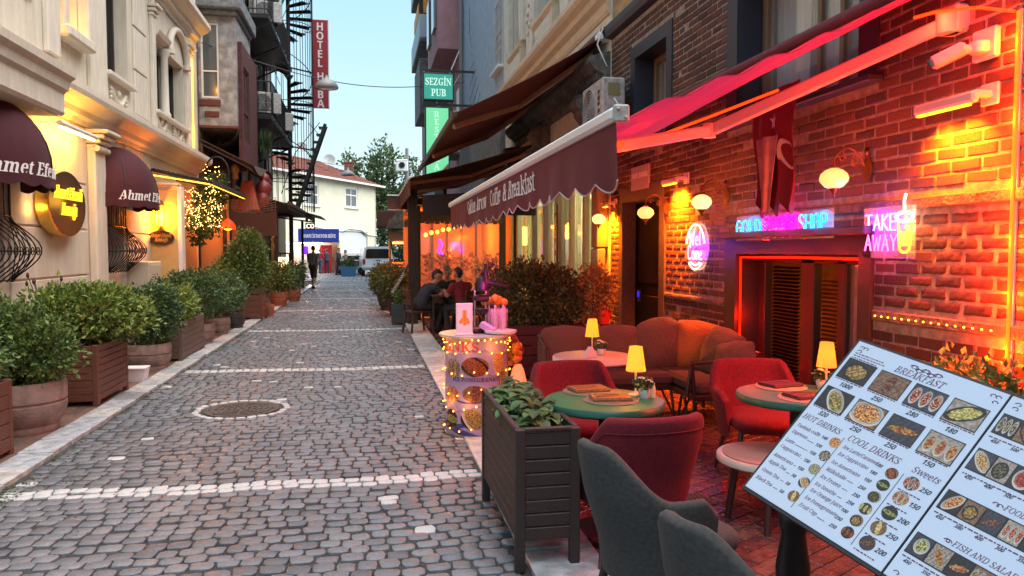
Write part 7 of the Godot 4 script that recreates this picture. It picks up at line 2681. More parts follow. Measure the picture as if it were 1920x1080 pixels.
func furniture() -> void:
	var velvet := mat("red_velvet", L(0.19, 0.004, 0.016), 0.9, {"ntex": tex.fine_n, "tri": 5.0, "ns": 0.15, "rim": 0.2, "tex": tex.mottle})
	var greyc := mat("grey_cloth", L(0.070, 0.066, 0.064), 0.95, {"ntex": tex.cloth_n, "tri": 7.0, "ns": 0.5, "rim": 0.25, "tex": tex.mottle})
	var darkleg := mat("leg_dark", L(0.025, 0.018, 0.018), 0.4)
	var redleg := mat("leg_redwood", L(0.07, 0.02, 0.018), 0.4)
	var a := tub_chair("red_armchair", "red velvet armchair with its back turned, nearest the lane planter", "red velvet armchairs", 0.30, 0.27, 0.63, 0.80, 0.34, 1.0, velvet, redleg)
	a.position = V(1.35, 0, -3.70)
	a.rotation.y = PI + 0.08
	var b := copy(a, V(1.43, 0, -4.92), 0.05, "red velvet armchair facing us across the green table with two menus")
	var c := copy(a, V(2.70, 0, -4.78), -0.2, "red velvet armchair in front of the louvred shop opening")
	var g := tub_chair("grey_armchair", "grey cloth armchair beside the slatted planter, the farther of two", "grey cloth armchairs", 0.25, 0.255, 0.67, 0.87, 0.10, 1.4, greyc, darkleg)
	g.position = V(1.16, 0, -2.82)
	g.rotation.y = PI / 2 + 0.30
	copy(g, V(1.165, 0, -1.99), PI / 2 + 0.30, "grey cloth armchair at the bottom edge of the picture, the nearer of two")
	var green := mat("green_top", L(0.012, 0.16, 0.07), 0.42)
	var green_e := mat("green_edge", L(0.012, 0.085, 0.055), 0.35)
	var whitet := mat("white_top", L(0.55, 0.50, 0.47), 0.35, {"tex": tex.fine, "tri": 6.0})
	var white_e := mat("white_edge_top", L(0.58, 0.54, 0.48), 0.4)
	round_table("round green table set with two menus on woven mats", V(1.32, 0, -4.06), 0.345, 0.75, green, green_e, false)
	round_table("round green table half hidden behind the menu board", V(2.50, 0, -4.02), 0.345, 0.75, green, green_e, false)
	round_table("round white table in front of the corner sofa", V(1.79, 0, -5.78), 0.335, 0.75, whitet, white_e, false)
	var low := round_table("low round white table with dark red legs left of the menu board", V(2.37, 0, -4.09 + 0.0), 0.30, 0.42, whitet, white_e, true)
	low.position = V(2.33, 0, -4.0)
	low.position = V(2.28, 0, -3.92)
	var woven := mat("woven_mat", L(0.33, 0.22, 0.15), 0.9, {"ntex": tex.cloth_n, "tri": 9.0, "ns": 0.9, "tex": tex.fine})
	var wood := mat("menu_wood", L(0.34, 0.16, 0.05), 0.45, {"tex": tex.wood, "tri": V(2, 2, 8)})
	var dark := mat("menu_dark", L(0.06, 0.015, 0.02), 0.5)
	for q in [[V(1.30, 0.752, -4.30), "round woven mat, far one on the green table with the lamp", "wooden menu folder on the far woven mat of the green table", 0.1, wood], [V(1.345, 0.752, -4.02), "round woven mat, near one on the green table with the lamp", "wooden menu folder on the near woven mat of the green table", -0.12, wood], [V(2.52, 0.752, -4.22), "pink lit round mat, far one on the right green table", "dark menu folder on the far mat of the right green table", 0.2, dark], [V(2.47, 0.752, -3.86), "pink lit round mat, near one on the right green table", "dark menu folder on the near mat of the right green table", 0.1, dark]]:
		var m := M.new()
		m.lathe(Vector3.ZERO, [[0.155, 0.0], [0.158, 0.003], [0.152, 0.006], [0.0, 0.006]], 36)
		for k in 7: m.tube(range(37).map(func(e): return V(cos(TAU * e / 36) * (0.148 - k * 0.02), 0.0065, sin(TAU * e / 36) * (0.148 - k * 0.02))), 0.003, 4)
		var o := single("placemat", m, woven if q[4] == wood else mat("pink_mat", L(0.5, 0.25, 0.22), 0.9, {"ntex": tex.cloth_n, "tri": 9.0}), q[1], "placemat")
		o.position = q[0]
		var n := thing("menu_folder", q[2], "menu", q[0] + V(0.0, 0.010, 0), q[3])
		m = M.new()
		m.box(V(0, 0.006, 0), V(0.225, 0.012, 0.16), 0.002)
		put("cover", m, q[4], n)
		m = M.new()
		m.box(V(0, 0.0145, 0.0), V(0.215, 0.005, 0.15), 0.001)
		put("cover_plate", m, q[4], n)
		m = M.new()
		for k in 2: m.tube([V(-0.09, 0.018, -0.03 + 0.06 * k), V(-0.02, 0.018, -0.035 + 0.05 * k), V(0.05, 0.018, -0.02 + 0.03 * k)], 0.0012, 4)
		put("engraving", m, mat("burnt_line", L(0.05, 0.02, 0.01), 0.8), n)
	var pm := M.new()
	pm.lathe(Vector3.ZERO, [[0.265, 0.0], [0.268, 0.003], [0.262, 0.006], [0.0, 0.007]], 40)
	single("round_cloth", pm, mat("pink_weave", L(0.5, 0.3, 0.27), 0.95, {"ntex": tex.cloth_n, "tri": 6.0, "ns": 1.0, "tex": tex.fine}), "pinkish woven round cloth covering the low white table", "tablecloth").position = V(2.28, 0.423, -3.92)
	table_lamp("small lit table lamp with pleated cream shade on the green table with menus", V(1.535, 0.752, -4.13), 0.29)
	table_lamp("small lit table lamp with pleated cream shade on the white table", V(1.80, 0.752, -5.86), 0.29)
	table_lamp("small lit table lamp peeping over the top left edge of the menu board", V(2.70, 0.752, -4.02), 0.30)
	for q in [[V(1.555, 0.752, -4.04), "small white pot of pale flowers beside the lamp on the green table"], [V(1.86, 0.752, -5.80), "small posy of pale flowers beside the lamp on the white table"], [V(2.74, 0.752, -4.12), "small posy beside the lamp behind the menu board"]]:
		var f := thing("flower_pot", q[1], "flowers", q[0])
		var m := M.new()
		m.lathe(Vector3.ZERO, [[0.0, 0.0], [0.024, 0.0], [0.036, 0.03], [0.036, 0.052], [0.032, 0.052], [0.0, 0.045]], 18)
		put("pot", m, mat("pot_white", L(0.6, 0.58, 0.54), 0.4), f)
		foliage("leaves", f, [[V(0, 0.075, 0), V(0.04, 0.028, 0.04)]], 90, leaf_mesh(0.024, 0.008), [Color(0.05, 0.09, 0.02), Color(0.09, 0.12, 0.03)], mat("leaf_vc"), 0.015)
		for k in 5:
			m = M.new()
			var a2 := k * 1.3
			var cc := V(0.032 * cos(a2), 0.092 + 0.014 * (k % 3), 0.032 * sin(a2))
			for e in 6: m.ell(cc + V(0.011 * cos(e * 1.05), 0.002, 0.011 * sin(e * 1.05)), V(0.009, 0.005, 0.009), 6, 4)
			m.ell(cc + V(0, 0.004, 0), V(0.006, 0.005, 0.006), 6, 4)
			put("flower", m, mat("petal_cream", L(0.65, 0.5, 0.4), 0.7), f)
	var ns := thing("napkin_holder", "pale triangular napkin holder on the white table", "napkin holder", V(1.735, 0.752, -5.70), 0.3)
	var nm := M.new()
	nm.prism(PackedVector2Array([Vector2(-0.065, 0), Vector2(0.065, 0), Vector2(0.008, 0.082), Vector2(-0.008, 0.082)]), func(x, y, d): return V(x, y, d), -0.02, 0.02)
	put("holder", nm, mat("napkin_white", L(0.6, 0.57, 0.55), 0.8), ns)
	var sh := thing("salt_shaker", "yellowish shaker beside the flower pot on the green table", "shaker", V(1.61, 0.752, -4.06))
	nm = M.new()
	nm.lathe(Vector3.ZERO, [[0.0, 0.0], [0.019, 0.0], [0.021, 0.05], [0.015, 0.07], [0.015, 0.085], [0.0, 0.09]], 14)
	put("jar", nm, mat("jar_cream", L(0.6, 0.52, 0.32), 0.3), sh)
	var s := thing("corner_sofa", "dark corner sofa with slim iron frame and brown cushions below the brick wall", "sofa")
	var iron := mat("sofa_iron", L(0.03, 0.018, 0.018), 0.45, {"metal": 0.3})
	var seatm := mat("sofa_cloth", L(0.075, 0.052, 0.04), 0.95, {"ntex": tex.cloth_n, "tri": 5.0, "ns": 0.4, "tex": tex.fine})
	var m := M.new()
	m.box(V(2.35, 0.34, -6.72), V(1.5, 0.05, 0.56), 0.01)
	m.box(V(3.02, 0.34, -6.45), V(0.6, 0.05, 1.1), 0.01)
	for q in [[V(1.62, 0, -6.98), V(1.62, 0.78, -7.02)], [V(1.62, 0, -6.46), V(1.60, 0.70, -6.60)], [V(3.3, 0, -5.92), V(3.3, 0.66, -5.92)], [V(2.76, 0, -5.92), V(2.70, 0.64, -5.92)], [V(3.32, 0, -7.0), V(3.34, 0.78, -7.0)]]:
		m.tube([q[0], q[1]], 0.02, 8)
	m.tube([V(1.60, 0.70, -6.60), V(1.62, 0.78, -7.02), V(3.34, 0.78, -7.02), V(3.34, 0.70, -5.92)], 0.018, 8)
	m.tube([V(3.34, 0.66, -5.92), V(2.70, 0.64, -5.92), V(2.66, 0.36, -5.92)], 0.018, 8)
	for k in 3:
		var x0 := 1.75 + 0.45 * k
		m.tube([V(x0, 0.32, -6.45), V(x0 + 0.16, 0.0, -6.45), V(x0 + 0.32, 0.32, -6.45)], 0.012, 6)
	for k in 2:
		var z0 := -6.4 + 0.3 * k
		m.tube([V(2.72, 0.32, z0), V(2.72, 0.0, z0 + 0.12), V(2.72, 0.32, z0 + 0.24)], 0.012, 6)
	put("frame", m, iron, s)
	m = M.new()
	m.box(V(2.2, 0.415, -6.70), V(1.12, 0.11, 0.56), 0.03)
	m.box(V(3.03, 0.415, -6.43), V(0.56, 0.11, 1.06), 0.03)
	put("seat", m, seatm, s)
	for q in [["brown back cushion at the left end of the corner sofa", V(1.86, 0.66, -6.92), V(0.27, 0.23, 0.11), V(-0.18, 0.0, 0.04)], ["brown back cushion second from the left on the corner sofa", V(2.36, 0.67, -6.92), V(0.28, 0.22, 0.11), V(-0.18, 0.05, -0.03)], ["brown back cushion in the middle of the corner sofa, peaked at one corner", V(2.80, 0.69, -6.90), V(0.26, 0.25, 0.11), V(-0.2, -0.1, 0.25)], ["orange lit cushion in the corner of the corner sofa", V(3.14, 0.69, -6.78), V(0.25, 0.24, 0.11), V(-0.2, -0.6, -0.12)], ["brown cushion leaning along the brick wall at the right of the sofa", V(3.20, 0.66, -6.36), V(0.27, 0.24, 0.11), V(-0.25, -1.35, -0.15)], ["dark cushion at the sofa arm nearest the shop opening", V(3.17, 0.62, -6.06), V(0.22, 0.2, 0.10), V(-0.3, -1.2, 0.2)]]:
		pillow("sofa_cushion", q[0], "brown cushions on the corner sofa", q[1], q[2], q[3], mat("cushion_orange" if q[0].begins_with("orange") else "cushion_cloth", L(0.36, 0.15, 0.03) if q[0].begins_with("orange") else L(0.13, 0.085, 0.052), 0.95, {"ntex": tex.coarse_n, "tri": 2.5, "ns": 0.6, "tex": tex.fine, "rim": 0.3}))  # corner cushion copy: lamp glow is put into its orange base colour
	m = M.new()
	m.box(V(2.02, 0.024, -4.35), V(0.2, 0.006, 0.2), 0.001)
	for k in 6: m.bar(V(1.94 + 0.03 * k, 0.029, -4.43), V(1.94 + 0.03 * k, 0.029, -4.27), 0.008, 0.004)
	single("floor_drain", m, mat("rusty_iron"), "small square drain cover in the terracotta terrace floor", "drain cover").rotation.y = 0.0


# ---------------------------------------------------------------- the big folding menu on its pedestal
const DISH := [[0.45, 0.22, 0.08, 0.75, 0.6, 0.35], [0.5, 0.12, 0.05, 0.8, 0.55, 0.2], [0.25, 0.32, 0.08, 0.7, 0.65, 0.4], [0.6, 0.5, 0.2, 0.85, 0.75, 0.5], [0.35, 0.06, 0.05, 0.75, 0.3, 0.15], [0.12, 0.07, 0.05, 0.5, 0.38, 0.25]]

func paint_dish(img: Image, cx: int, cy: int, rx: int, ry: int, k: int, round_only: bool) -> void:
	var n := FastNoiseLite.new()
	n.seed = 200 + k * 7
	n.frequency = 0.09
	n.fractal_octaves = 3
	var p: Array = DISH[(k * 5 + k / 6) % DISH.size()]
	var style := (k * 7 + k / 4) % 4
	var ground := [Color(0.16, 0.13, 0.13), Color(0.45, 0.33, 0.24), Color(0.22, 0.2, 0.23), Color(0.55, 0.5, 0.46)][k % 4] as Color
	for y in range(-ry, ry):
		for x in range(-rx, rx):
			var d := Vector2(float(x) / rx, float(y) / ry)
			if round_only and d.length() > 1.0: continue
			var v := n.get_noise_2d(x + k * 91, y)
			var c := ground * (1.0 + 0.35 * v)
			if style == 3 and absf(fposmod(d.x * 1.3 + d.y * 0.5 + 5.0, 0.5) - 0.25) > 0.21: c = c * 0.6
			var e := d - Vector2(0.12 * sin(k * 2.0), 0.08 * cos(k * 3.0))
			if style == 1: e = e.rotated(k * 1.3) * Vector2(0.72, 1.5)
			elif style == 2: e = Vector2(fposmod(d.x + 1.0, 0.667) * 3.0 - 1.0, d.y * 1.1)
			elif style == 3: e = (d.rotated(0.5 + k) * Vector2(0.8, 2.4))
			else: e *= 1.0 + 0.2 * sin(k)
			if round_only: e *= 0.74
			var l := e.length()
			if style != 3:
				if l < 0.9: c = (Color(0.80, 0.78, 0.75) if k % 3 else Color(0.14, 0.11, 0.10)) * (0.85 + 0.12 * e.y)
				if l < 0.80 and l > 0.72: c = c * 0.82
			if l < 0.70 + 0.10 * v:
				var f := clampf(0.5 + 1.5 * v + 0.2 * sin(x * 0.7 + k) * sin(y * 0.6), 0, 1)
				c = Color(lerpf(p[0], p[3], f), lerpf(p[1], p[4], f), lerpf(p[2], p[5], f))
				var w := n.get_noise_2d(x * 2.3, y * 2.3 + k * 50)
				if w > 0.28: c = [Color(0.2, 0.42, 0.1), Color(0.65, 0.12, 0.06), Color(0.85, 0.78, 0.6)][k % 3]
				elif w < -0.34: c = c * 0.55
			c.a = 1.0
			img.set_pixel(cx + x, cy + y, c)

func menu_board() -> void:
	var img := Image.create(512, 256, false, Image.FORMAT_RGBA8)
	img.fill(Color(0.5, 0.5, 0.5))
	for k in 32:
		paint_dish(img, 32 + 64 * (k % 8), 32 + 64 * (k / 8), 32, 32, k, false)
	var atlas := mat("food_print", Color.WHITE, 0.4, {"tex": ImageTexture.create_from_image(img)})
	var ex := V(0.3213, -0.2131, 0.9227).normalized()
	var ey := V(0.691, 0.719, -0.0746)
	ey = (ey - ex * ey.dot(ex)).normalized()
	var nn := ex.cross(ey)
	var tl := V(1.55, 1.309, -2.133)
	var w := 0.4656
	var h := 0.601
	var t := thing("menu_board", "large open picture menu in a black folder on a pedestal at the lower right", "menu board", V(1.46, 0, -2.1))
	var org := t.position
	var at := func(x, y, d): return tl + ex * (x * w) - ey * (y * h) + nn * d - org      # x 0..2 over both pages
	var black := mat("folder_black", L(0.012, 0.012, 0.016), 0.5)
	var m := M.new()
	for q in [[-0.018, 1.0], [1.004, 2.018]]:
		m.prism(PackedVector2Array([Vector2(q[0], -0.016), Vector2(q[0], 1.018), Vector2(q[1], 1.018), Vector2(q[1], -0.016)]), at, -0.014, -0.001)
	put("folder", m, black, t)
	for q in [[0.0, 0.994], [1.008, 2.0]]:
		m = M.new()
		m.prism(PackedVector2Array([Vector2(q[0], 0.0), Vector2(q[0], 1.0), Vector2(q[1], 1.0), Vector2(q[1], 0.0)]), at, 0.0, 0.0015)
		put("page", m, mat("menu_page", L(0.46, 0.53, 0.66), 0.3), t)  # white paper: the blue of the sky light is put into this colour
	var pic := func(k: int, x0: float, y0: float, x1: float, y1: float):
		var u0 := (k % 8) / 8.0
		var v0 := (k / 8 % 4) / 4.0
		var A = at.call(x0, y1, 0.0022); var B = at.call(x1, y1, 0.0022); var C = at.call(x1, y0, 0.0022); var D = at.call(x0, y0, 0.0022)
		var pm := M.new()
		pm.tri(A, B, C, null, null, null, Vector2(u0, v0 + 0.25), Vector2(u0 + 0.125, v0 + 0.25), Vector2(u0 + 0.125, v0))
		pm.tri(A, C, D, null, null, null, Vector2(u0, v0 + 0.25), Vector2(u0 + 0.125, v0), Vector2(u0, v0))
		var fp := put("food_picture", pm, atlas, t)
		pm = M.new()
		var e := 0.006
		pm.quad(at.call(x0 - e, y1 + e, 0.0018), at.call(x1 + e, y1 + e, 0.0018), at.call(x1 + e, y0 - e, 0.0018), at.call(x0 - e, y0 - e, 0.0018))
		put("border", pm, black, fp)
	for k in 4: pic.call(k, 0.025 + 0.243 * k, 0.115, 0.225 + 0.243 * k, 0.235)
	for k in 4: pic.call(4 + k, 0.025 + 0.243 * k, 0.31, 0.225 + 0.243 * k, 0.43)
	for k in 9: pic.call(8 + k, 1.03 + 0.107 * k, 0.10, 1.128 + 0.107 * k, 0.20)
	for k in 9: pic.call(14 + k, 1.03 + 0.107 * k, 0.30, 1.128 + 0.107 * k, 0.405)
	for k in 9: pic.call(20 + k, 1.03 + 0.107 * k, 0.535, 1.128 + 0.107 * k, 0.625)
	for k in 9: pic.call((26 + k) % 32, 1.03 + 0.107 * k, 0.77, 1.128 + 0.107 * k, 0.865)
	var disc := func(k: int, x: float, y: float, r: float):
		var u0 := ((k % 8) + 0.5) / 8.0
		var v0 := ((k / 8 % 4) + 0.5) / 4.0
		var pm := M.new()
		for e in 18:
			var a0 := TAU * e / 18
			var a1 := TAU * (e + 1) / 18
			pm.tri(at.call(x, y, 0.0022), at.call(x + r * cos(a1), y + r * 0.775 * sin(a1), 0.0022), at.call(x + r * cos(a0), y + r * 0.775 * sin(a0), 0.0022), null, null, null, Vector2(u0, v0), Vector2(u0 + 0.058 * cos(a1), v0 + 0.116 * sin(a1)), Vector2(u0 + 0.058 * cos(a0), v0 + 0.116 * sin(a0)))
		put("drink_picture", pm, atlas, t)
	for k in 5: disc.call(5 + 3 * k, 0.315, 0.575 + 0.085 * k, 0.038)
	for k in 6: disc.call(9 + 3 * k, 0.72, 0.585 + 0.069 * k, 0.038)
	for k in 5: disc.call(2 + 5 * k, 0.845, 0.585 + 0.085 * k, 0.045)
	var maroon := M.new()
	var ink := M.new()
	var word := func(mm: M, s: String, x: float, y: float, size: float, font := "Droid Serif", weight := 400, slant := 0.25, squeeze := 0.85):
		return letters(mm, s, font, size * 1.02, func(v: Vector3): return at.call(x + (v.x * squeeze + v.y * slant) / w, y - v.y / h, 0.002 + v.z), weight, 0.0004)
	word.call(maroon, "BREAKFAST", 0.33, 0.095, 0.030)
	word.call(maroon, "HOT DRINKS", 0.015, 0.53, 0.025)
	word.call(maroon, "COOL DRINKS", 0.365, 0.535, 0.028)
	word.call(maroon, "Sweets", 0.80, 0.535, 0.027)
	word.call(maroon, "FOODS", 1.30, 0.508, 0.021)
	word.call(maroon, "FISH AND SALAD", 1.20, 0.748, 0.021)
	var hot := ["Turkish coffe 140", "Espresso 120", "Latte 150", "Cappuccino 150", "Americano 150", "Apple Tea 50", "Green Tea 50", "Black Tea 50"]
	for k in hot.size():
		var c: PackedStringArray = hot[k].rsplit(" ", true, 1)
		var y := 0.585 + 0.050 * k
		var x1: float = 0.02 + word.call(maroon, c[0], 0.02, y, 0.0155) * 0.85 / w + 0.015
		if x1 < 0.2: ink.quad(at.call(x1, y - 0.004, 0.002), at.call(0.2, y - 0.004, 0.002), at.call(0.2, y - 0.007, 0.002), at.call(x1, y - 0.007, 0.002))
		word.call(ink, c[1], 0.215, y, 0.0145, "Droid Sans", 700)
	var cool := ["Ice Latte/Caramel 180", "Ice Cappuccino 180", "Ice Americano 150", "Milkshake 250", "Ice Frozen 250", "Ice Smothe 250", "Ice Orange Juice 100", "Ice Pomegranate 250", "Fruit Cup 250"]
	for k in cool.size():
		var c: PackedStringArray = cool[k].rsplit(" ", true, 1)
		var y := 0.585 + 0.0455 * k
		var x1: float = 0.375 + word.call(maroon, c[0], 0.375, y, 0.0155) * 0.85 / w + 0.015
		if x1 < 0.56: ink.quad(at.call(x1, y - 0.004, 0.002), at.call(0.57, y - 0.004, 0.002), at.call(0.57, y - 0.007, 0.002), at.call(x1, y - 0.007, 0.002))
		word.call(ink, c[1], 0.605, y, 0.0145, "Droid Sans", 700)
	for k in 5: word.call(ink, ["250", "150", "200", "250", "200"][k], 0.90, 0.60 + 0.085 * k, 0.02, "Droid Sans", 700)
	for k in 4: word.call(ink, ["1000", "250", "280", "180"][k], 0.08 + 0.243 * k, 0.285, 0.022, "Droid Sans", 700)
	for k in 4: word.call(ink, ["320", "250", "250", "150"][k], 0.09 + 0.243 * k, 0.478, 0.022, "Droid Sans", 700)
	for r in 4:
		for k in 9:
			word.call(ink, [["450", "500", "450", "500", "450", "500"], ["450", "400", "500", "600", "550", "500"], ["450", "380", "400", "300", "350", "350"], ["450", "350", "350", "400", "450", "500"]][r][k % 6], 1.05 + 0.107 * k, [0.248, 0.452, 0.672, 0.912][r], 0.0135, "Droid Sans", 700)
	for q in [[0.03, 0.07, 0.2], [0.03, 0.085, 0.22], [0.03, 0.10, 0.18], [0.025, 0.244, 0.2], [0.268, 0.244, 0.2], [0.511, 0.244, 0.2], [0.754, 0.244, 0.2], [0.025, 0.438, 0.2], [0.268, 0.438, 0.2], [0.511, 0.438, 0.2], [0.754, 0.438, 0.2], [1.03, 0.222, 0.93], [1.03, 0.43, 0.93], [1.03, 0.647, 0.93], [1.03, 0.884, 0.93], [0.80, 0.632, 0.12], [0.80, 0.717, 0.12], [0.80, 0.802, 0.12], [0.80, 0.887, 0.12], [0.80, 0.972, 0.12]]:
		var x: float = q[0]
		while x < q[0] + q[2]:
			var l := 0.008 + 0.02 * R.randf()
			maroon.quad(at.call(x, q[1] + 0.006, 0.002), at.call(x + l, q[1] + 0.006, 0.002), at.call(x + l, q[1], 0.002), at.call(x, q[1], 0.002))
			x += l + 0.006
	for q in [[0.345, 0.53, 0.97], [0.775, 0.56, 0.97]]: ink.quad(at.call(q[0], q[2], 0.002), at.call(q[0] + 0.004, q[2], 0.002), at.call(q[0] + 0.004, q[1], 0.002), at.call(q[0], q[1], 0.002))
	var scroll := func(cx: float, cy: float, s: float, flip: float):
		var p := []
		for k in 26:
			var a := k * 0.34
			var r := s * (0.2 + 0.8 * k / 26.0)
			p.append(at.call(cx + flip * r * 0.4 * cos(a) + flip * s * 1.1 * k / 26.0, cy + r * 0.3 * sin(a), 0.002))
		maroon.tube(p, 0.0011, 4)
	for k in 5:
		scroll.call(0.40 + 0.04 * k, 0.032 + 0.012 * (k % 2), 0.04, 1.0)
		scroll.call(0.62 - 0.04 * k, 0.032 + 0.012 * (k % 2), 0.04, -1.0)
	for q in [[0.03, 0.03, 1.0], [0.06, 0.03, 1.0], [0.03, 0.055, 1.0], [0.97, 0.03, -1.0], [0.94, 0.03, -1.0], [0.97, 0.06, -1.0], [1.04, 0.03, 1.0], [1.04, 0.055, 1.0], [1.04, 0.965, 1.0], [1.24, 0.497, 1.0], [1.30, 0.497, -1.0], [1.64, 0.497, 1.0], [1.15, 0.735, 1.0], [1.2, 0.735, -1.0]]: scroll.call(q[0], q[1], 0.03, q[2])
	put("maroon_print", maroon, mat("ink_maroon", L(0.10, 0.02, 0.05), 0.5), t)
	put("black_print", ink, mat("ink_black", L(0.015, 0.015, 0.03), 0.5), t)
	m = M.new()
	m.lathe(V(1.443, 0, -2.317) - org, [[0.0, 0.0], [0.2, 0.0], [0.2, 0.03], [0.06, 0.07], [0.035, 0.14], [0.05, 0.3], [0.058, 0.5], [0.04, 0.62], [0.052, 0.66], [0.052, 0.69], [0.034, 0.72], [0.03, 0.80], [0.03, 0.86], [0.0, 0.87]], 22)
	put("pedestal", m, mat("pedestal_black", L(0.014, 0.012, 0.012), 0.35), t)
	m = M.new()
	m.bar(V(1.443, 0.84, -2.317) - org, at.call(0.75, 0.6, -0.045), 0.05, 0.05, 0.008)
	put("bracket", m, mat("pedestal_black"), t)

# ---------------------------------------------------------------- the round drinks counter with its fairy lights
func drinks_cart() -> void:
	var c := V(0.93, 0, -6.46)
	var r := 0.275
	var t := thing("drinks_counter", "round drinks counter wrapped in a printed sheet and fairy lights, at the lane edge", "drinks counter", c)
	var img := Image.create(1024, 512, false, Image.FORMAT_RGBA8)
	img.fill(Color(0.56, 0.52, 0.68))
	for k in 5000:
		var x := R.randi() % 1020
		var y := R.randi() % 508
		img.fill_rect(Rect2i(x, y, 2, 2), Color(0.48, 0.45, 0.60) if R.randf() < 0.6 else Color(0.76, 0.72, 0.82))
	for x in 1024:
		for q in [[430.0, 26.0, 0.013], [490.0, 40.0, 0.009], [322.0, 12.0, 0.02]]:
			var y0: int = int(q[0] + q[1] * sin(x * q[2]))
			for y in range(maxi(y0, 0), mini(y0 + int(q[1] * 0.9), 512)): img.set_pixel(x, y, Color(0.22, 0.24, 0.48))
	for q in [[735, 148, 72, 52, 9], [735, 290, 66, 44, 1], [728, 424, 70, 54, 4], [610, 160, 48, 50, 8], [868, 130, 40, 60, 10], [905, 250, 36, 90, 4], [600, 300, 50, 46, 2], [590, 430, 50, 50, 12]]:
		paint_dish(img, q[0], q[1], q[2], q[3], q[4], true)
	var wrap := mat("counter_wrap", Color.WHITE, 0.35, {"tex": ImageTexture.create_from_image(img)})
	var m := M.new()
	m.lathe(Vector3.ZERO, [[r, 0.03], [r, 0.86]], 64)
	put("printed_wrap", m, wrap, t)
	m = M.new()
	m.lathe(Vector3.ZERO, [[0.0, 0.0], [r + 0.008, 0.0], [r + 0.008, 0.03], [r + 0.001, 0.032]], 48)
	put("base_ring", m, mat("metal_grey", L(0.25, 0.25, 0.26), 0.35, {"metal": 0.7}), t)
	m = M.new()
	m.lathe(V(0, 0.862, 0), [[0.0, 0.0], [0.325, 0.0], [0.33, 0.006], [0.33, 0.016], [0.325, 0.022], [0.0, 0.022]], 56)
	put("counter_top", m, mat("top_speckled", L(0.5, 0.46, 0.42), 0.3, {"tex": tex.fine, "tri": 7.0}), t)
	m = M.new()
	var arc := func(v: Vector3, b0: float, y0: float): return V((r + 0.002 + v.z) * cos(b0 + v.x / r), y0 + v.y, -(r + 0.002 + v.z) * sin(b0 + v.x / r))
	var wd := text_width("DRINKS", "Droid Serif", 0.115, 700)
	letters(m, "DRINKS", "Droid Serif", 0.115, func(v): return arc.call(v * V(1.1, 1, 1), deg_to_rad(266) - wd * 1.1 / r, 0.745), 700, 0.002)
	put("red_lettering", m, mat("letter_red", L(0.35, 0.03, 0.03), 0.5), t)
	m = M.new()
	var wd2 := text_width("ICE POMEGRANATE", "Droid Serif", 0.045, 700)
	letters(m, "ICE POMEGRANATE", "Droid Serif", 0.045, func(v): return arc.call(v, deg_to_rad(262) - wd2 * 0.5 / r, 0.495), 700, 0.002)
	put("dark_lettering", m, mat("ink_maroon"), t)
	var fl := thing("fairy_lights", "string of warm fairy lights wound round the drinks counter", "fairy lights", c)
	var wire := []
	var bulbs := M.new()
	for row in 6:
		var y0: float = [0.83, 0.74, 0.565, 0.40, 0.26, 0.08][row]
		for k in 34:
			var b := TAU * k / 34.0 + row * 0.4
			var y: float = y0 + 0.022 * sin(b * (3 + row % 3) + row * 2.0) + 0.010 * sin(k * 2.4)
			var p := V((r + 0.012) * cos(b), y, -(r + 0.012) * sin(b))
			wire.append(p)
			if k % 2 == row % 2 or row == 0:
				bulbs.ell(p + V(cos(b), 0, -sin(b)) * 0.006, V(0.0062, 0.0062, 0.0062), 6, 4)
	m = M.new()
	m.tube(wire, 0.0016, 4)
	put("wire", m, mat("wire"), fl)
	put("bulbs", bulbs, glow("fairy_warm", Color(1.0, 0.60, 0.14), 6.0), fl)
	for q in [200, 245, 290]:
		var b := deg_to_rad(q)
		for y in [0.78, 0.30]: lamp(fl, V((r + 0.09) * cos(b), y, -(r + 0.09) * sin(b)), Color(1.0, 0.6, 0.18), 0.010, 0.05)
	var top := 0.885
	var card := thing("table_sign", "white upright card with a picture of an orange drink on the drinks counter", "sign", c + V(-0.13, top, 0.17), 0.12)
	m = M.new()
	m.box(V(0, 0.135, 0), V(0.145, 0.27, 0.012), 0.003)
	m.box(V(0, 0.006, 0), V(0.15, 0.012, 0.07), 0.003)
	put("card", m, mat("card_white", L(0.62, 0.6, 0.62), 0.35), card)
	var ci := Image.create(64, 96, false, Image.FORMAT_RGBA8)
	ci.fill(Color(0.83, 0.82, 0.84))
	for y in 96:
		for x in 64:
			var e := Vector2(x - 32, y - 34)
			if absf(e.x) < 9 + (y - 10) * 0.02 and y > 12 and y < 62: ci.set_pixel(x, y, Color(0.75, 0.48, 0.12).lerp(Color(0.85, 0.7, 0.4), absf(e.x) / 12.0))
			for o in [Vector2(15, 62), Vector2(48, 64), Vector2(32, 70), Vector2(22, 54), Vector2(43, 54)]:
				if Vector2(x, y).distance_to(o) < 9.0: ci.set_pixel(x, y, Color(0.8, 0.42, 0.08).lerp(Color(0.9, 0.72, 0.45), Vector2(x, y).distance_to(o) / 12.0))
	m = M.new()
	m.quad(V(-0.06, 0.045, 0.0068), V(0.06, 0.045, 0.0068), V(0.06, 0.235, 0.0068), V(-0.06, 0.235, 0.0068))
	put("picture", m, mat("card_print", Color.WHITE, 0.4, {"tex": ImageTexture.create_from_image(ci)}), card)
	var ju := thing("lever_juicer", "dark lever citrus juicer on the drinks counter behind the upright card", "juicer", c + V(0.03, top, 0.02), 0.2)
	var dk := mat("juicer_dark", L(0.03, 0.02, 0.03), 0.3, {"metal": 0.5})
	m = M.new()
	m.box(V(0.02, 0.02, 0), V(0.22, 0.04, 0.16), 0.012)
	put("base", m, dk, ju)
	m = M.new()
	for x in [-0.045, 0.06]: m.tube([V(x, 0.03, -0.02), V(x, 0.40, -0.02)], 0.009, 8)
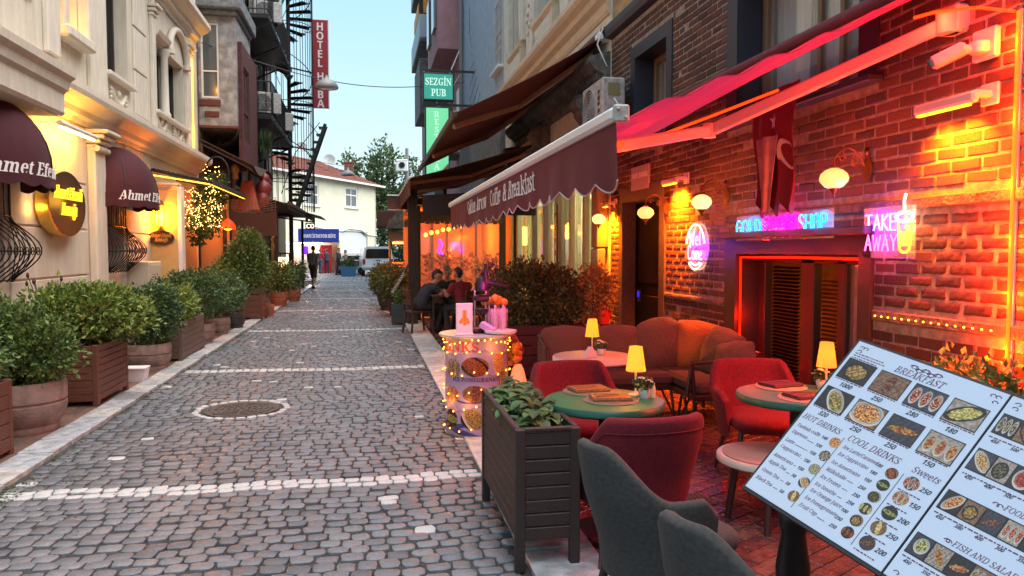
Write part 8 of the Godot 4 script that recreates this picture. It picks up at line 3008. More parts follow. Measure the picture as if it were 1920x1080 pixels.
	put("column", m, mat("chrome", L(0.6, 0.55, 0.6), 0.15, {"metal": 1.0}), ju)
	m = M.new()
	m.lathe(V(0.01, 0.15, 0.02), [[0.02, 0.0], [0.055, 0.03], [0.06, 0.06], [0.0, 0.06]], 16)
	m.box(V(0.01, 0.30, 0), V(0.13, 0.06, 0.07), 0.015)
	m.lathe(V(0.01, 0.36, 0.0), [[0.0, 0.0], [0.06, 0.01], [0.065, 0.07], [0.04, 0.12], [0.0, 0.13]], 16)
	put("press", m, dk, ju)
	m = M.new()
	m.bar(V(0.02, 0.45, 0), V(0.26, 0.40, 0.02), 0.03, 0.03, 0.01)
	m.tube([V(0.05, 0.46, 0), V(0.05, 0.60, 0)], 0.016, 8)
	put("handle", m, dk, ju)
	var cup := mat("clear_plastic", Color(1, 0.85, 0.95), 0.12, {"alpha": 0.22})
	var k := 0
	for q in [Vector2(0.12, -0.08), Vector2(0.17, -0.02), Vector2(0.21, -0.1), Vector2(0.25, -0.03), Vector2(0.15, 0.05), Vector2(0.22, 0.06)]:
		var b := thing("plastic_cup_stack", "tall clear plastic cup stack on the drinks counter, %s" % ["leftmost, at the back", "second from the left", "second from the right, at the back", "rightmost", "in front, nearer the juicer", "in front, nearer the tray"][k], "cups", c + V(q.x, top, q.y), 0.0, "stacks of plastic cups on the drinks counter")
		m = M.new()
		var pr := []
		for e in 11:
			pr.append([0.026 + 0.0008 * e, 0.02 * e])
			pr.append([0.029 + 0.0008 * e, 0.02 * e + 0.004])
		m.lathe(Vector3.ZERO, [[0.0, 0.0]] + pr, 16)
		put("cups", m, cup, b)
		m = M.new()
		m.tube([V(0, 0.02, 0), V(0.004, 0.24, 0.003)], 0.008, 8)
		put("pink_liner", m, mat("liner_pink", L(0.55, 0.38, 0.5), 0.6), b)
		k += 1
	k = 0
	for q in [V(0.13, 0.27, -0.07), V(0.185, 0.265, -0.02), V(0.215, 0.28, -0.09), V(0.25, 0.26, -0.03), V(0.09, 0.26, -0.1), V(0.16, 0.30, 0.03)]:
		m = M.new()
		m.ell(Vector3.ZERO, V(0.036, 0.034, 0.036), 14, 10)
		m.ell(V(0, 0.033, 0), V(0.006, 0.004, 0.006), 6, 4)
		single("orange", m, mat("orange_peel", L(0.62, 0.2, 0.015), 0.45, {"ntex": tex.fine_n, "tri": 10.0}), "orange resting on the plastic cups of the drinks counter, %s" % ["second from the left", "in the middle", "second from the right", "rightmost", "leftmost, next to the juicer", "topmost"][k], "orange", "oranges on the drinks counter").position = c + V(0, top, 0) + q
		k += 1
	m = M.new()
	m.lathe(Vector3.ZERO, [[0.0, 0.0], [0.12, 0.0], [0.14, 0.012], [0.14, 0.03], [0.12, 0.03], [0.0, 0.02]], 28)
	single("white_tray", m, mat("pot_white"), "round pinkish white tray at the right of the drinks counter", "tray").position = c + V(0.19, top, 0.13)
	var pk := thing("napkin_box", "pink lit striped napkin box leaning by the juicer", "box", c + V(0.08, top, 0.12), -0.5)
	m = M.new()
	m.t = Transform3D(Basis(Vector3.BACK, -0.5), V(0, 0.05, 0))
	m.box(Vector3.ZERO, V(0.14, 0.06, 0.07), 0.008)
	put("box", m, mat("box_pink", L(0.55, 0.3, 0.5), 0.5), pk)
	lamp(fl, V(0.12, 1.32, 0.25), Color(1.0, 0.25, 0.75), 0.05, 0.1)
	var og := thing("orange_net", "net bag of oranges hanging at the right side of the drinks counter", "net bag", c + V(0.33, 0.70, 0.05))
	for q in 9:
		m = M.new()
		m.ell(V(0.045 * sin(q * 2.1), 0.06 - 0.035 * (q / 2), 0.045 * cos(q * 2.1)), V(0.036, 0.036, 0.036), 12, 8)
		put("orange", m, mat("orange_peel"), og)
	m = M.new()
	for q in 8: m.tube([V(0.0, 0.17, 0), V(0.085 * cos(q * 0.785), 0.02, 0.085 * sin(q * 0.785)), V(0.0, -0.13, 0)], 0.003, 4)
	put("net", m, mat("net_red", L(0.4, 0.06, 0.02), 0.8), og)
	var cs := thing("paper_cone", "pale lit cone standing beside the drinks counter", "cone", c + V(0.36, 0, 0.05))
	m = M.new()
	m.lathe(Vector3.ZERO, [[0.11, 0.30], [0.09, 0.4], [0.05, 0.56], [0.03, 0.6], [0.0, 0.6]], 20)
	m.tube([V(0, 0, 0), V(0, 0.3, 0)], 0.02, 8)
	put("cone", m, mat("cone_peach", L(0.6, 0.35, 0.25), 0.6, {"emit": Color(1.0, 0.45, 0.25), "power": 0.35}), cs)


# ---------------------------------------------------------------- pots, bushes and planters
func bowl_pot(parent: Node, r: float, h: float, m0: Material) -> void:
	var m := M.new()
	m.lathe(Vector3.ZERO, [[0.0, 0.0], [r * 0.78, 0.0], [r * 0.82, h * 0.03], [r * 0.84, h * 0.14], [r * 0.82, h * 0.17], [r * 0.93, h * 0.28], [r * 1.0, h * 0.46], [r * 1.01, h * 0.58], [r * 0.97, h * 0.595], [r * 0.97, h * 0.63], [r * 1.01, h * 0.645], [r * 1.01, h * 0.95], [r * 0.96, h], [r * 0.86, h], [r * 0.84, h * 0.9], [0.0, h * 0.88]], 40)
	put("pot", m, m0, parent)

func plank_box(parent: Node, sx: float, sz: float, h: float, n: int, wood: Material, foot := 0.05) -> void:
	var ph := (h - foot) / n
	for k in n:
		for q in [[V(0, 0, sz / 2), V(sx - 0.05, ph - 0.006, 0.022)], [V(0, 0, -sz / 2), V(sx - 0.05, ph - 0.006, 0.022)], [V(sx / 2, 0, 0), V(0.022, ph - 0.006, sz - 0.05)], [V(-sx / 2, 0, 0), V(0.022, ph - 0.006, sz - 0.05)]]:
			var m := M.new()
			m.box(q[0] + V(0, foot + ph * (k + 0.5), 0), q[1], 0.004)
			put("plank", m, wood, parent)
	for q in [Vector2(-1, -1), Vector2(1, -1), Vector2(1, 1), Vector2(-1, 1)]:
		var m := M.new()
		m.box(V(q.x * (sx / 2 - 0.012), (h + 0.0) / 2, q.y * (sz / 2 - 0.012)), V(0.055, h + 0.012, 0.055), 0.006)
		put("corner_post", m, wood, parent)
	var m2 := M.new()
	m2.box(V(0, h - 0.08, 0), V(sx - 0.06, 0.04, sz - 0.06))
	put("soil", m2, mat("soil", L(0.03, 0.022, 0.016), 0.95), parent)

func bush(parent: Node, blobs: Array, count: int, leaf: float, tones: Array, clump := 0.07) -> void:
	var m := M.new()
	var base := V(0, blobs[0][0].y - blobs[0][1].y * 1.1, 0)
	for b in blobs:
		for k in 3: m.tube([base, (base + b[0]) / 2 + V(0.06 * R.randfn(), 0, 0.06 * R.randfn()), b[0] + b[1] * V(0.5 * R.randfn(), 0.2, 0.5 * R.randfn())], [0.013, 0.010, 0.004], 5)
	put("stems", m, mat("bark"), parent)
	foliage("leaves", parent, blobs, int(count * 1.35), leaf_mesh(leaf * 0.86, leaf * 0.25), tones, mat("leaf_vc"), clump, 0.45)

func planting() -> void:
	var clay := mat("stone_pot", L(0.32, 0.22, 0.185), 0.85, {"tex": tex.stain, "tri": 2.0, "ntex": tex.coarse_n, "ns": 0.4})
	var red_w := mat("planter_redwood", L(0.19, 0.062, 0.034), 0.55, {"tex": tex.wood, "tri": V(1.5, 9, 1.5), "ntex": tex.fine_n, "ns": 0.2})
	var old_w := mat("planter_oldwood", L(0.20, 0.135, 0.11), 0.8, {"tex": tex.wood, "tri": V(1.5, 9, 1.5), "ntex": tex.coarse_n, "ns": 0.4})
	var light := [Color(0.16, 0.23, 0.034), Color(0.21, 0.27, 0.05), Color(0.11, 0.175, 0.03)]
	var deep := [Color(0.055, 0.115, 0.034), Color(0.08, 0.145, 0.042), Color(0.042, 0.09, 0.032)]
	var mid := [Color(0.10, 0.165, 0.032), Color(0.135, 0.20, 0.042), Color(0.068, 0.125, 0.03)]
	var p := thing("box_planter", "red-brown box planter at the left frame edge with a light green bush", "planter", V(-3.10, 0, -5.95))
	plank_box(p, 0.7, 0.9, 0.6, 5, red_w)
	bush(p, [[V(-0.1, 0.85, 0), V(0.42, 0.30, 0.5)], [V(0.08, 0.78, -0.3), V(0.3, 0.24, 0.3)]], 3200, 0.05, mid)
	p = thing("round_pot", "large round banded stone pot with a dark bush, nearest on the left", "plant pot", V(-3.02, 0, -7.22), 0, "round stone pots along the hotel")
	bowl_pot(p, 0.36, 0.46, clay)
	bush(p, [[V(0, 0.78, 0), V(0.42, 0.32, 0.42)], [V(0.24, 0.72, 0.05), V(0.26, 0.26, 0.3)], [V(-0.2, 0.9, -0.1), V(0.3, 0.25, 0.3)]], 5200, 0.048, mid)
	p = thing("box_planter", "tall red-brown planked planter with a bright green bush, left of the lane", "planter", V(-2.93, 0, -8.65))
	plank_box(p, 0.44, 0.95, 0.64, 8, red_w, 0.07)
	bush(p, [[V(0.0, 0.92, 0), V(0.48, 0.32, 0.56)], [V(0.26, 0.88, -0.3), V(0.3, 0.25, 0.35)], [V(-0.2, 0.98, 0.25), V(0.34, 0.26, 0.34)]], 5600, 0.055, light)
	p = thing("round_pot", "round stone pot with a dense dark bush between the two box planters", "plant pot", V(-2.93, 0, -10.75), 0, "round stone pots along the hotel")
	bowl_pot(p, 0.30, 0.36, clay)
	bush(p, [[V(0.05, 0.72, 0), V(0.40, 0.40, 0.42)], [V(0.12, 0.9, 0.0), V(0.30, 0.26, 0.3)]], 4600, 0.045, deep)
	p = thing("box_planter", "weathered grey-brown planked planter with a yellow-green bush", "planter", V(-2.86, 0, -12.05))
	plank_box(p, 0.46, 1.45, 0.58, 6, old_w)
	bush(p, [[V(0.0, 0.78, 0.1), V(0.32, 0.24, 0.66)], [V(-0.1, 0.86, -0.4), V(0.26, 0.24, 0.3)]], 2800, 0.05, light)
	p = thing("round_pot", "round stone pot under a wide dark bush, just beyond the weathered planter", "plant pot", V(-2.86, 0, -13.5), 0, "round stone pots along the hotel")
	bowl_pot(p, 0.27, 0.36, clay)
	bush(p, [[V(0, 0.86, 0), V(0.56, 0.42, 0.55)], [V(-0.3, 0.9, 0.2), V(0.4, 0.36, 0.4)]], 4600, 0.05, deep)
	p = thing("round_pot", "farthest round stone pot under a dark bush, before the big planked tub", "plant pot", V(-2.84, 0, -14.9), 0, "round stone pots along the hotel")
	bowl_pot(p, 0.26, 0.34, clay)
	bush(p, [[V(0.02, 0.82, 0), V(0.5, 0.42, 0.5)]], 3000, 0.05, deep)
	p = thing("round_pot", "black round pot with a dark bush behind the stone pots", "plant pot", V(-2.72, 0, -16.1))
	bowl_pot(p, 0.22, 0.36, mat("black_pot"))
	bush(p, [[V(-0.05, 0.72, 0), V(0.36, 0.36, 0.4)]], 1600, 0.05, deep)
	p = thing("tree_planter", "big red-brown planked tub with a tall bushy tree in front of the ivy", "planter", V(-2.75, 0, -18.3))
	plank_box(p, 0.66, 0.62, 0.58, 4, red_w)
	bush(p, [[V(-0.05, 1.15, 0), V(0.56, 0.5, 0.5)], [V(0.0, 1.6, 0), V(0.44, 0.42, 0.4)], [V(-0.25, 1.2, 0.1), V(0.42, 0.36, 0.4)], [V(0.02, 1.92, 0), V(0.26, 0.2, 0.25)]], 6500, 0.062, mid, 0.1)
	p = thing("green_shrub", "yellow-green shrub lit from behind, left of the tall potted tree", "plant", V(-3.25, 0, -17.9))
	bowl_pot(p, 0.2, 0.5, clay)
	bush(p, [[V(0, 0.95, 0), V(0.34, 0.4, 0.3)]], 1200, 0.06, light, 0.1)
	for q in [[V(-2.38, 0, -18.95), 0.13, 0.3, "small dark red pot beside the big planked tub", 0.0], [V(-2.52, 0, -22.3), 0.24, 0.42, "square-shouldered terracotta pot with a loose shrub, nearer of the pair", 0.42], [V(-2.35, 0, -24.6), 0.24, 0.38, "terracotta pot with a dark green shrub, farther of the pair", 0.46]]:
		p = thing("terracotta_pot", q[3], "plant pot", q[0])
		bowl_pot(p, q[1], q[2], mat("terracotta", L(0.34, 0.13, 0.07), 0.8, {"tex": tex.mottle, "tri": 2.0}))
		if q[4] > 0.0: bush(p, [[V(0, q[2] + 0.36, 0), V(q[4], 0.42, q[4])], [V(0.15, q[2] + 0.6, 0), V(0.25, 0.3, 0.25)]], 1500, 0.07, mid if q[1] > 0.23 and q[0].z > -23 else deep, 0.12)
	p = thing("spiky_plant", "dark spiky agave-like plant against the hotel wall at the left edge", "plant", V(-3.66, 0, -8.55))
	bowl_pot(p, 0.22, 0.62, clay)
	for k in 30:
		var m := M.new()
		var a := k * 2.4
		var d := V(cos(a), 0.35 + 0.9 * R.randf(), sin(a)).normalized()
		var l := 0.42 + 0.2 * R.randf()
		var sd := d.cross(Vector3.UP).normalized() * 0.016
		var b := V(0, 0.62, 0)
		m.tri(b - sd, b + sd, b + d * l * 0.6 + sd)
		m.tri(b - sd, b + d * l * 0.6 + sd, b + d * l * 0.6 - sd)
		m.tri(b + d * l * 0.6 - sd, b + d * l * 0.6 + sd, b + d * l + V(0, -0.05, 0))
		put("leaf", m, mat("agave_dark", L(0.02, 0.028, 0.02), 0.5), p)
	p = thing("seed_heads", "thin dried flower stalks standing behind the bright green bush", "plant", V(-3.45, 0, -9.0))
	bowl_pot(p, 0.16, 0.5, clay)
	for k in 8:
		var m := M.new()
		var tp := V(0.2 * R.randfn(), 1.12 + 0.22 * R.randf(), 0.35 * R.randfn())
		m.tube([V(0, 0.45, 0), tp * V(0.5, 0.75, 0.5), tp], 0.004, 4)
		m.ell(tp, V(0.016, 0.032, 0.016), 7, 5)
		put("stalk", m, mat("dry_brown", L(0.06, 0.04, 0.03), 0.9), p)
	var fb := M.new()
	fb.prism(PackedVector2Array([Vector2(-0.12, 0), Vector2(0.12, 0), Vector2(0.15, 0.15), Vector2(-0.15, 0.15)]), func(x, y, d): return V(x, y, d), -0.1, 0.1)
	fb.box(V(0, 0.158, 0), V(0.31, 0.02, 0.23), 0.006)
	single("foam_box", fb, mat("foam_white", L(0.66, 0.64, 0.66), 0.7), "small white foam box on the pavement behind the bright green planter", "box").position = V(-2.80, 0.022, -9.72)
	p = thing("slatted_planter", "tall dark brown slatted planter on legs with mint-like plants, in the foreground", "planter", V(0.87, 0, -4.12))
	var br := mat("planter_brown", L(0.055, 0.030, 0.026), 0.6, {"tex": tex.wood, "tri": V(2, 10, 2), "ntex": tex.fine_n, "ns": 0.15})
	for k in 8:
		for q in [[V(0, 0, 0.545), V(0.25, 0.064, 0.02)], [V(0, 0, -0.545), V(0.25, 0.064, 0.02)], [V(-0.148, 0, 0), V(0.02, 0.064, 1.02)], [V(0.148, 0, 0), V(0.02, 0.064, 1.02)]]:
			var m := M.new()
			m.box(q[0] + V(0, 0.19 + 0.068 * k, 0), q[1], 0.005)
			put("slat", m, br, p)
	for q in [Vector2(-1, -1), Vector2(1, -1), Vector2(1, 1), Vector2(-1, 1)]:
		var m := M.new()
		m.box(V(q.x * 0.14, 0.36, q.y * 0.54), V(0.05, 0.72, 0.05), 0.005)
		put("leg", m, br, p)
	var m3 := M.new()
	for x in [-0.15, 0.15]: m3.box(V(x, 0.715, 0), V(0.03, 0.022, 1.04), 0.005)
	m3.box(V(0, 0.715, 0.548), V(0.24, 0.022, 0.03), 0.005)
	m3.box(V(0, 0.715, -0.548), V(0.24, 0.022, 0.03), 0.005)
	put("rim", m3, br, p)
	m3 = M.new()
	m3.box(V(0, 0.62, 0), V(0.27, 0.04, 1.06))
	put("soil", m3, mat("soil"), p)
	var lm := []
	for k in 3:
		var m := M.new()
		var l := 0.075 + 0.012 * k
		m.grid(func(u, v):
			var ww: float = 0.36 * l * pow(sin(PI * clampf(u * 0.92 + 0.08, 0, 1)), 0.7) * (1.0 + 0.10 * sin(u * 26.0))
			var s: float = (v - 0.5) * 2.0
			return V(s * ww, 0.25 * l * sin(u * 2.2) - 0.10 * l * u * u * 3.0 + absf(s) * 0.10 * l, u * l), 8, 4)
		lm.append(m.mesh())
	var lmat := []
	for q in [L(0.04, 0.10, 0.022), L(0.026, 0.07, 0.018), L(0.065, 0.135, 0.03)]: lmat.append(mat("mint_%d" % lmat.size(), q, 0.55, {"back": Color(0.35, 0.4, 0.3), "ntex": tex.coarse_n, "tri": 8.0, "ns": 0.3}))
	for k in 260:
		var c := V(0.11 * (R.randf() * 2 - 1), 0, 0.47 * (R.randf() * 2 - 1) - 0.03)
		var hgt := 0.70 + 0.13 * R.randf() * (1.0 - pow(absf(c.x) / 0.16, 2.0)) - 0.09 * maxf(0.0, c.z)
		var o := put("leaf", lm[k % 3], lmat[R.randi() % 3], p)
		o.transform = Transform3D(Basis(Vector3.UP, R.randf() * TAU) * Basis(Vector3.RIGHT, -0.4 + 0.9 * R.randf()), c + V(0, hgt - 0.04, 0))
	m3 = M.new()
	for k in 40:
		var c := V(0.1 * (R.randf() * 2 - 1), 0.62, 0.46 * (R.randf() * 2 - 1))
		m3.tube([c, c + V(0.02 * R.randfn(), 0.13, 0.02 * R.randfn())], 0.003, 4)
	put("stems", m3, lmat[1], p)
	p = thing("long_planter", "long dark red planter with two big bushes behind the drinks counter", "planter", V(2.3, 0, -9.2))
	plank_box(p, 1.35, 0.45, 0.68, 5, mat("planter_maroon", L(0.07, 0.02, 0.02), 0.6, {"tex": tex.wood, "tri": V(1, 8, 1)}))
	bush(p, [[V(-0.35, 1.05, 0), V(0.40, 0.44, 0.32)], [V(0.02, 1.02, 0.05), V(0.34, 0.40, 0.3)]], 5200, 0.05, [Color(0.055, 0.09, 0.022), Color(0.075, 0.11, 0.03), Color(0.04, 0.06, 0.02)])
	bush(p, [[V(0.5, 1.02, 0.1), V(0.25, 0.42, 0.28)]], 2200, 0.045, [Color(0.24, 0.17, 0.05), Color(0.3, 0.18, 0.06)])  # lamp glow on this bush is put into its orange leaf tones
	var rv := M.new()
	rv.lathe(Vector3.ZERO, [[0.0, 0.0], [0.08, 0.0], [0.1, 0.12], [0.095, 0.2], [0.05, 0.25], [0.05, 0.27], [0.0, 0.27]], 18)
	single("red_vase", rv, mat("vase_red", L(0.42, 0.015, 0.01), 0.35), "red vase at the right end of the long planter, before the brick", "vase").position = V(2.9, 0.68, -9.0)
	p = thing("heather_pot", "purple flowering heather beside the plastic wall of the diners", "plant", V(2.25, 0, -13.6))
	bowl_pot(p, 0.2, 0.6, mat("black_pot"))
	bush(p, [[V(0, 1.0, 0), V(0.26, 0.4, 0.25)]], 1100, 0.05, [Color(0.2, 0.05, 0.16), Color(0.06, 0.08, 0.03), Color(0.26, 0.1, 0.2)], 0.08)
	for q in [[V(0.72, 0, -18.6), "bushy potted shrub beside the leaning board, nearer one", 0.42], [V(0.52, 0, -20.4), "bushy potted shrub beyond the leaning board", 0.44], [V(0.5, 0, -22.2), "farthest bushy potted shrub on the right lane edge", 0.4]]:
		p = thing("potted_shrub", q[1], "plant pot", q[0], 0, "potted shrubs by the dining enclosure")
		bowl_pot(p, 0.24, 0.44, mat("black_pot"))
		bush(p, [[V(-0.05, 0.78, 0), V(q[2], 0.42, q[2])]], 2300, 0.06, [Color(0.075, 0.1, 0.02), Color(0.1, 0.12, 0.03), Color(0.05, 0.075, 0.02)], 0.1)
	p = thing("grey_box_planter", "dark grey square planter in front of the leaning board", "planter", V(0.72, 0, -16.4))
	plank_box(p, 0.42, 0.42, 0.46, 3, mat("planter_slate", L(0.045, 0.05, 0.055), 0.6))
	bush(p, [[V(0.1, 0.55, 0), V(0.24, 0.2, 0.22)]], 700, 0.06, mid)
	var lb := thing("leaning_board", "brown wooden menu board leaning at the dining corner with pale edge lettering", "menu board", V(0.72, 0, -17.2))
	m3 = M.new()
	m3.bar(V(-0.2, 0.62, 0), V(0.28, 1.42, 0), 0.5, 0.05, 0.01)
	put("board", m3, mat("board_brown", L(0.11, 0.06, 0.035), 0.6, {"tex": tex.wood, "tri": 3.0}), lb)
	m3 = M.new()
	letters(m3, "RESTAURANT", "Droid Serif", 0.075, func(v: Vector3): return V(-0.2, 0.62, 0.255) + V(0.514, 0.857, 0) * (0.04 + v.x) + V(-0.857, 0.514, 0) * (v.y - 0.02) + V(0, 0, v.z), 700, 0.004)
	put("lettering", m3, mat("white_print"), lb)
	m3 = M.new()
	m3.bar(V(0.28, 1.38, -0.1), V(0.34, 0.0, -0.1), 0.05, 0.05)
	m3.bar(V(-0.18, 0.62, 0.1), V(-0.12, 0.0, 0.1), 0.05, 0.05)
	put("legs", m3, mat("dark_timber"), lb)
	p = thing("wall_creeper", "green creeper in a pot at the foot of the vertical orange strip", "plant", V(3.2, 0, -3.3))
	bowl_pot(p, 0.16, 0.5, clay)
	bush(p, [[V(0, 0.78, 0), V(0.2, 0.22, 0.3)], [V(0.02, 0.86, -0.3), V(0.12, 0.12, 0.2)]], 900, 0.05, mid)

# ---------------------------------------------------------------- people: one field of tapered limbs, meshed as surface nets
func field_mesh(m: M, bones: Array, cell: float, k: float) -> void:
	var lo := V(1e9, 1e9, 1e9)
	var hi := -lo
	for b in bones:
		for e in 2:
			var r: float = b[2 + e] + cell * 3
			lo = lo.min(b[e] - Vector3.ONE * r)
			hi = hi.max(b[e] + Vector3.ONE * r)
	var nx := int((hi.x - lo.x) / cell) + 2
	var ny := int((hi.y - lo.y) / cell) + 2
	var nz := int((hi.z - lo.z) / cell) + 2
	var F := PackedFloat32Array()
	F.resize(nx * ny * nz)
	F.fill(1.0)
	for b in bones:
		var a: Vector3 = b[0]
		var ab: Vector3 = b[1] - a
		var l2 := maxf(ab.length_squared(), 1e-8)
		var ra: float = b[2]
		var dr: float = b[3] - ra
		var rm: float = maxf(b[2], b[3]) + k + cell * 2
		var p0 := ((a.min(b[1]) - Vector3.ONE * rm - lo) / cell).floor()
		var p1 := ((a.max(b[1]) + Vector3.ONE * rm - lo) / cell).ceil()
		for z in range(maxi(int(p0.z), 0), mini(int(p1.z) + 1, nz)):
			for y in range(maxi(int(p0.y), 0), mini(int(p1.y) + 1, ny)):
				var row := (z * ny + y) * nx
				for x in range(maxi(int(p0.x), 0), mini(int(p1.x) + 1, nx)):
					var p := lo + V(x, y, z) * cell
					var t := clampf((p - a).dot(ab) / l2, 0.0, 1.0)
					var d := p.distance_to(a + ab * t) - ra - dr * t
					var o := F[row + x]
					var h := maxf(k - absf(o - d), 0.0) / k
					F[row + x] = minf(o, d) - h * h * k * 0.25
	var id := {}
	var P := []
	var C := []
	var N := []
	for z in nz - 1:
		for y in ny - 1:
			for x in nx - 1:
				var base := (z * ny + y) * nx + x
				var neg := 0
				var s := Vector3.ZERO
				var cnt := 0
				var f := [F[base], F[base + 1], F[base + nx], F[base + nx + 1], F[base + nx * ny], F[base + nx * ny + 1], F[base + nx * ny + nx], F[base + nx * ny + nx + 1]]
				for q in 8:
					if f[q] < 0: neg += 1
				if neg == 0 or neg == 8: continue
				for e in [[0, 1], [2, 3], [4, 5], [6, 7], [0, 2], [1, 3], [4, 6], [5, 7], [0, 4], [1, 5], [2, 6], [3, 7]]:
					var fa: float = f[e[0]]
					var fb: float = f[e[1]]
					if (fa < 0) != (fb < 0):
						var w := fa / (fa - fb)
						s += V(e[0] & 1, (e[0] >> 1) & 1, e[0] >> 2).lerp(V(e[1] & 1, (e[1] >> 1) & 1, e[1] >> 2), w)
						cnt += 1
				var p := lo + (V(x, y, z) + s / cnt) * cell
				id[base] = P.size()
				P.append(p)
				N.append(V(f[1] + f[3] + f[5] + f[7] - f[0] - f[2] - f[4] - f[6], f[2] + f[3] + f[6] + f[7] - f[0] - f[1] - f[4] - f[5], f[4] + f[5] + f[6] + f[7] - f[0] - f[1] - f[2] - f[3]).normalized())
				var best := 1e9
				var col := Color.WHITE
				for b in bones:
					var ab: Vector3 = b[1] - b[0]
					var t := clampf((p - b[0]).dot(ab) / maxf(ab.length_squared(), 1e-8), 0.0, 1.0)
					var d := p.distance_to(b[0] + ab * t) - lerpf(b[2], b[3], t)
					if d < best:
						best = d
						col = b[4]
				C.append(col)
	var face := func(q: Array, flip: bool):
		if flip: q.reverse()
		for tr in [[0, 1, 2], [0, 2, 3]]:
			for e in [tr[0], tr[2], tr[1]]:
				m.v.append(P[q[e]]); m.n.append(N[q[e]]); m.c.append(C[q[e]]); m.u.append(Vector2.ZERO)
	for z in range(1, nz - 1):
		for y in range(1, ny - 1):
			for x in range(1, nx - 1):
				var g := (z * ny + y) * nx + x
				var f0 := F[g] < 0
				var sx := 1; var sy := nx; var sz := nx * ny
				for ax in [[sx, sy, sz], [sy, sz, sx], [sz, sx, sy]]:
					if (F[g + ax[0]] < 0) != f0:
						var q := [g - ax[1] - ax[2], g - ax[2], g, g - ax[1]]
						if id.has(q[0]) and id.has(q[1]) and id.has(q[2]) and id.has(q[3]):
							face.call([id[q[0]], id[q[1]], id[q[2]], id[q[3]]], not f0)

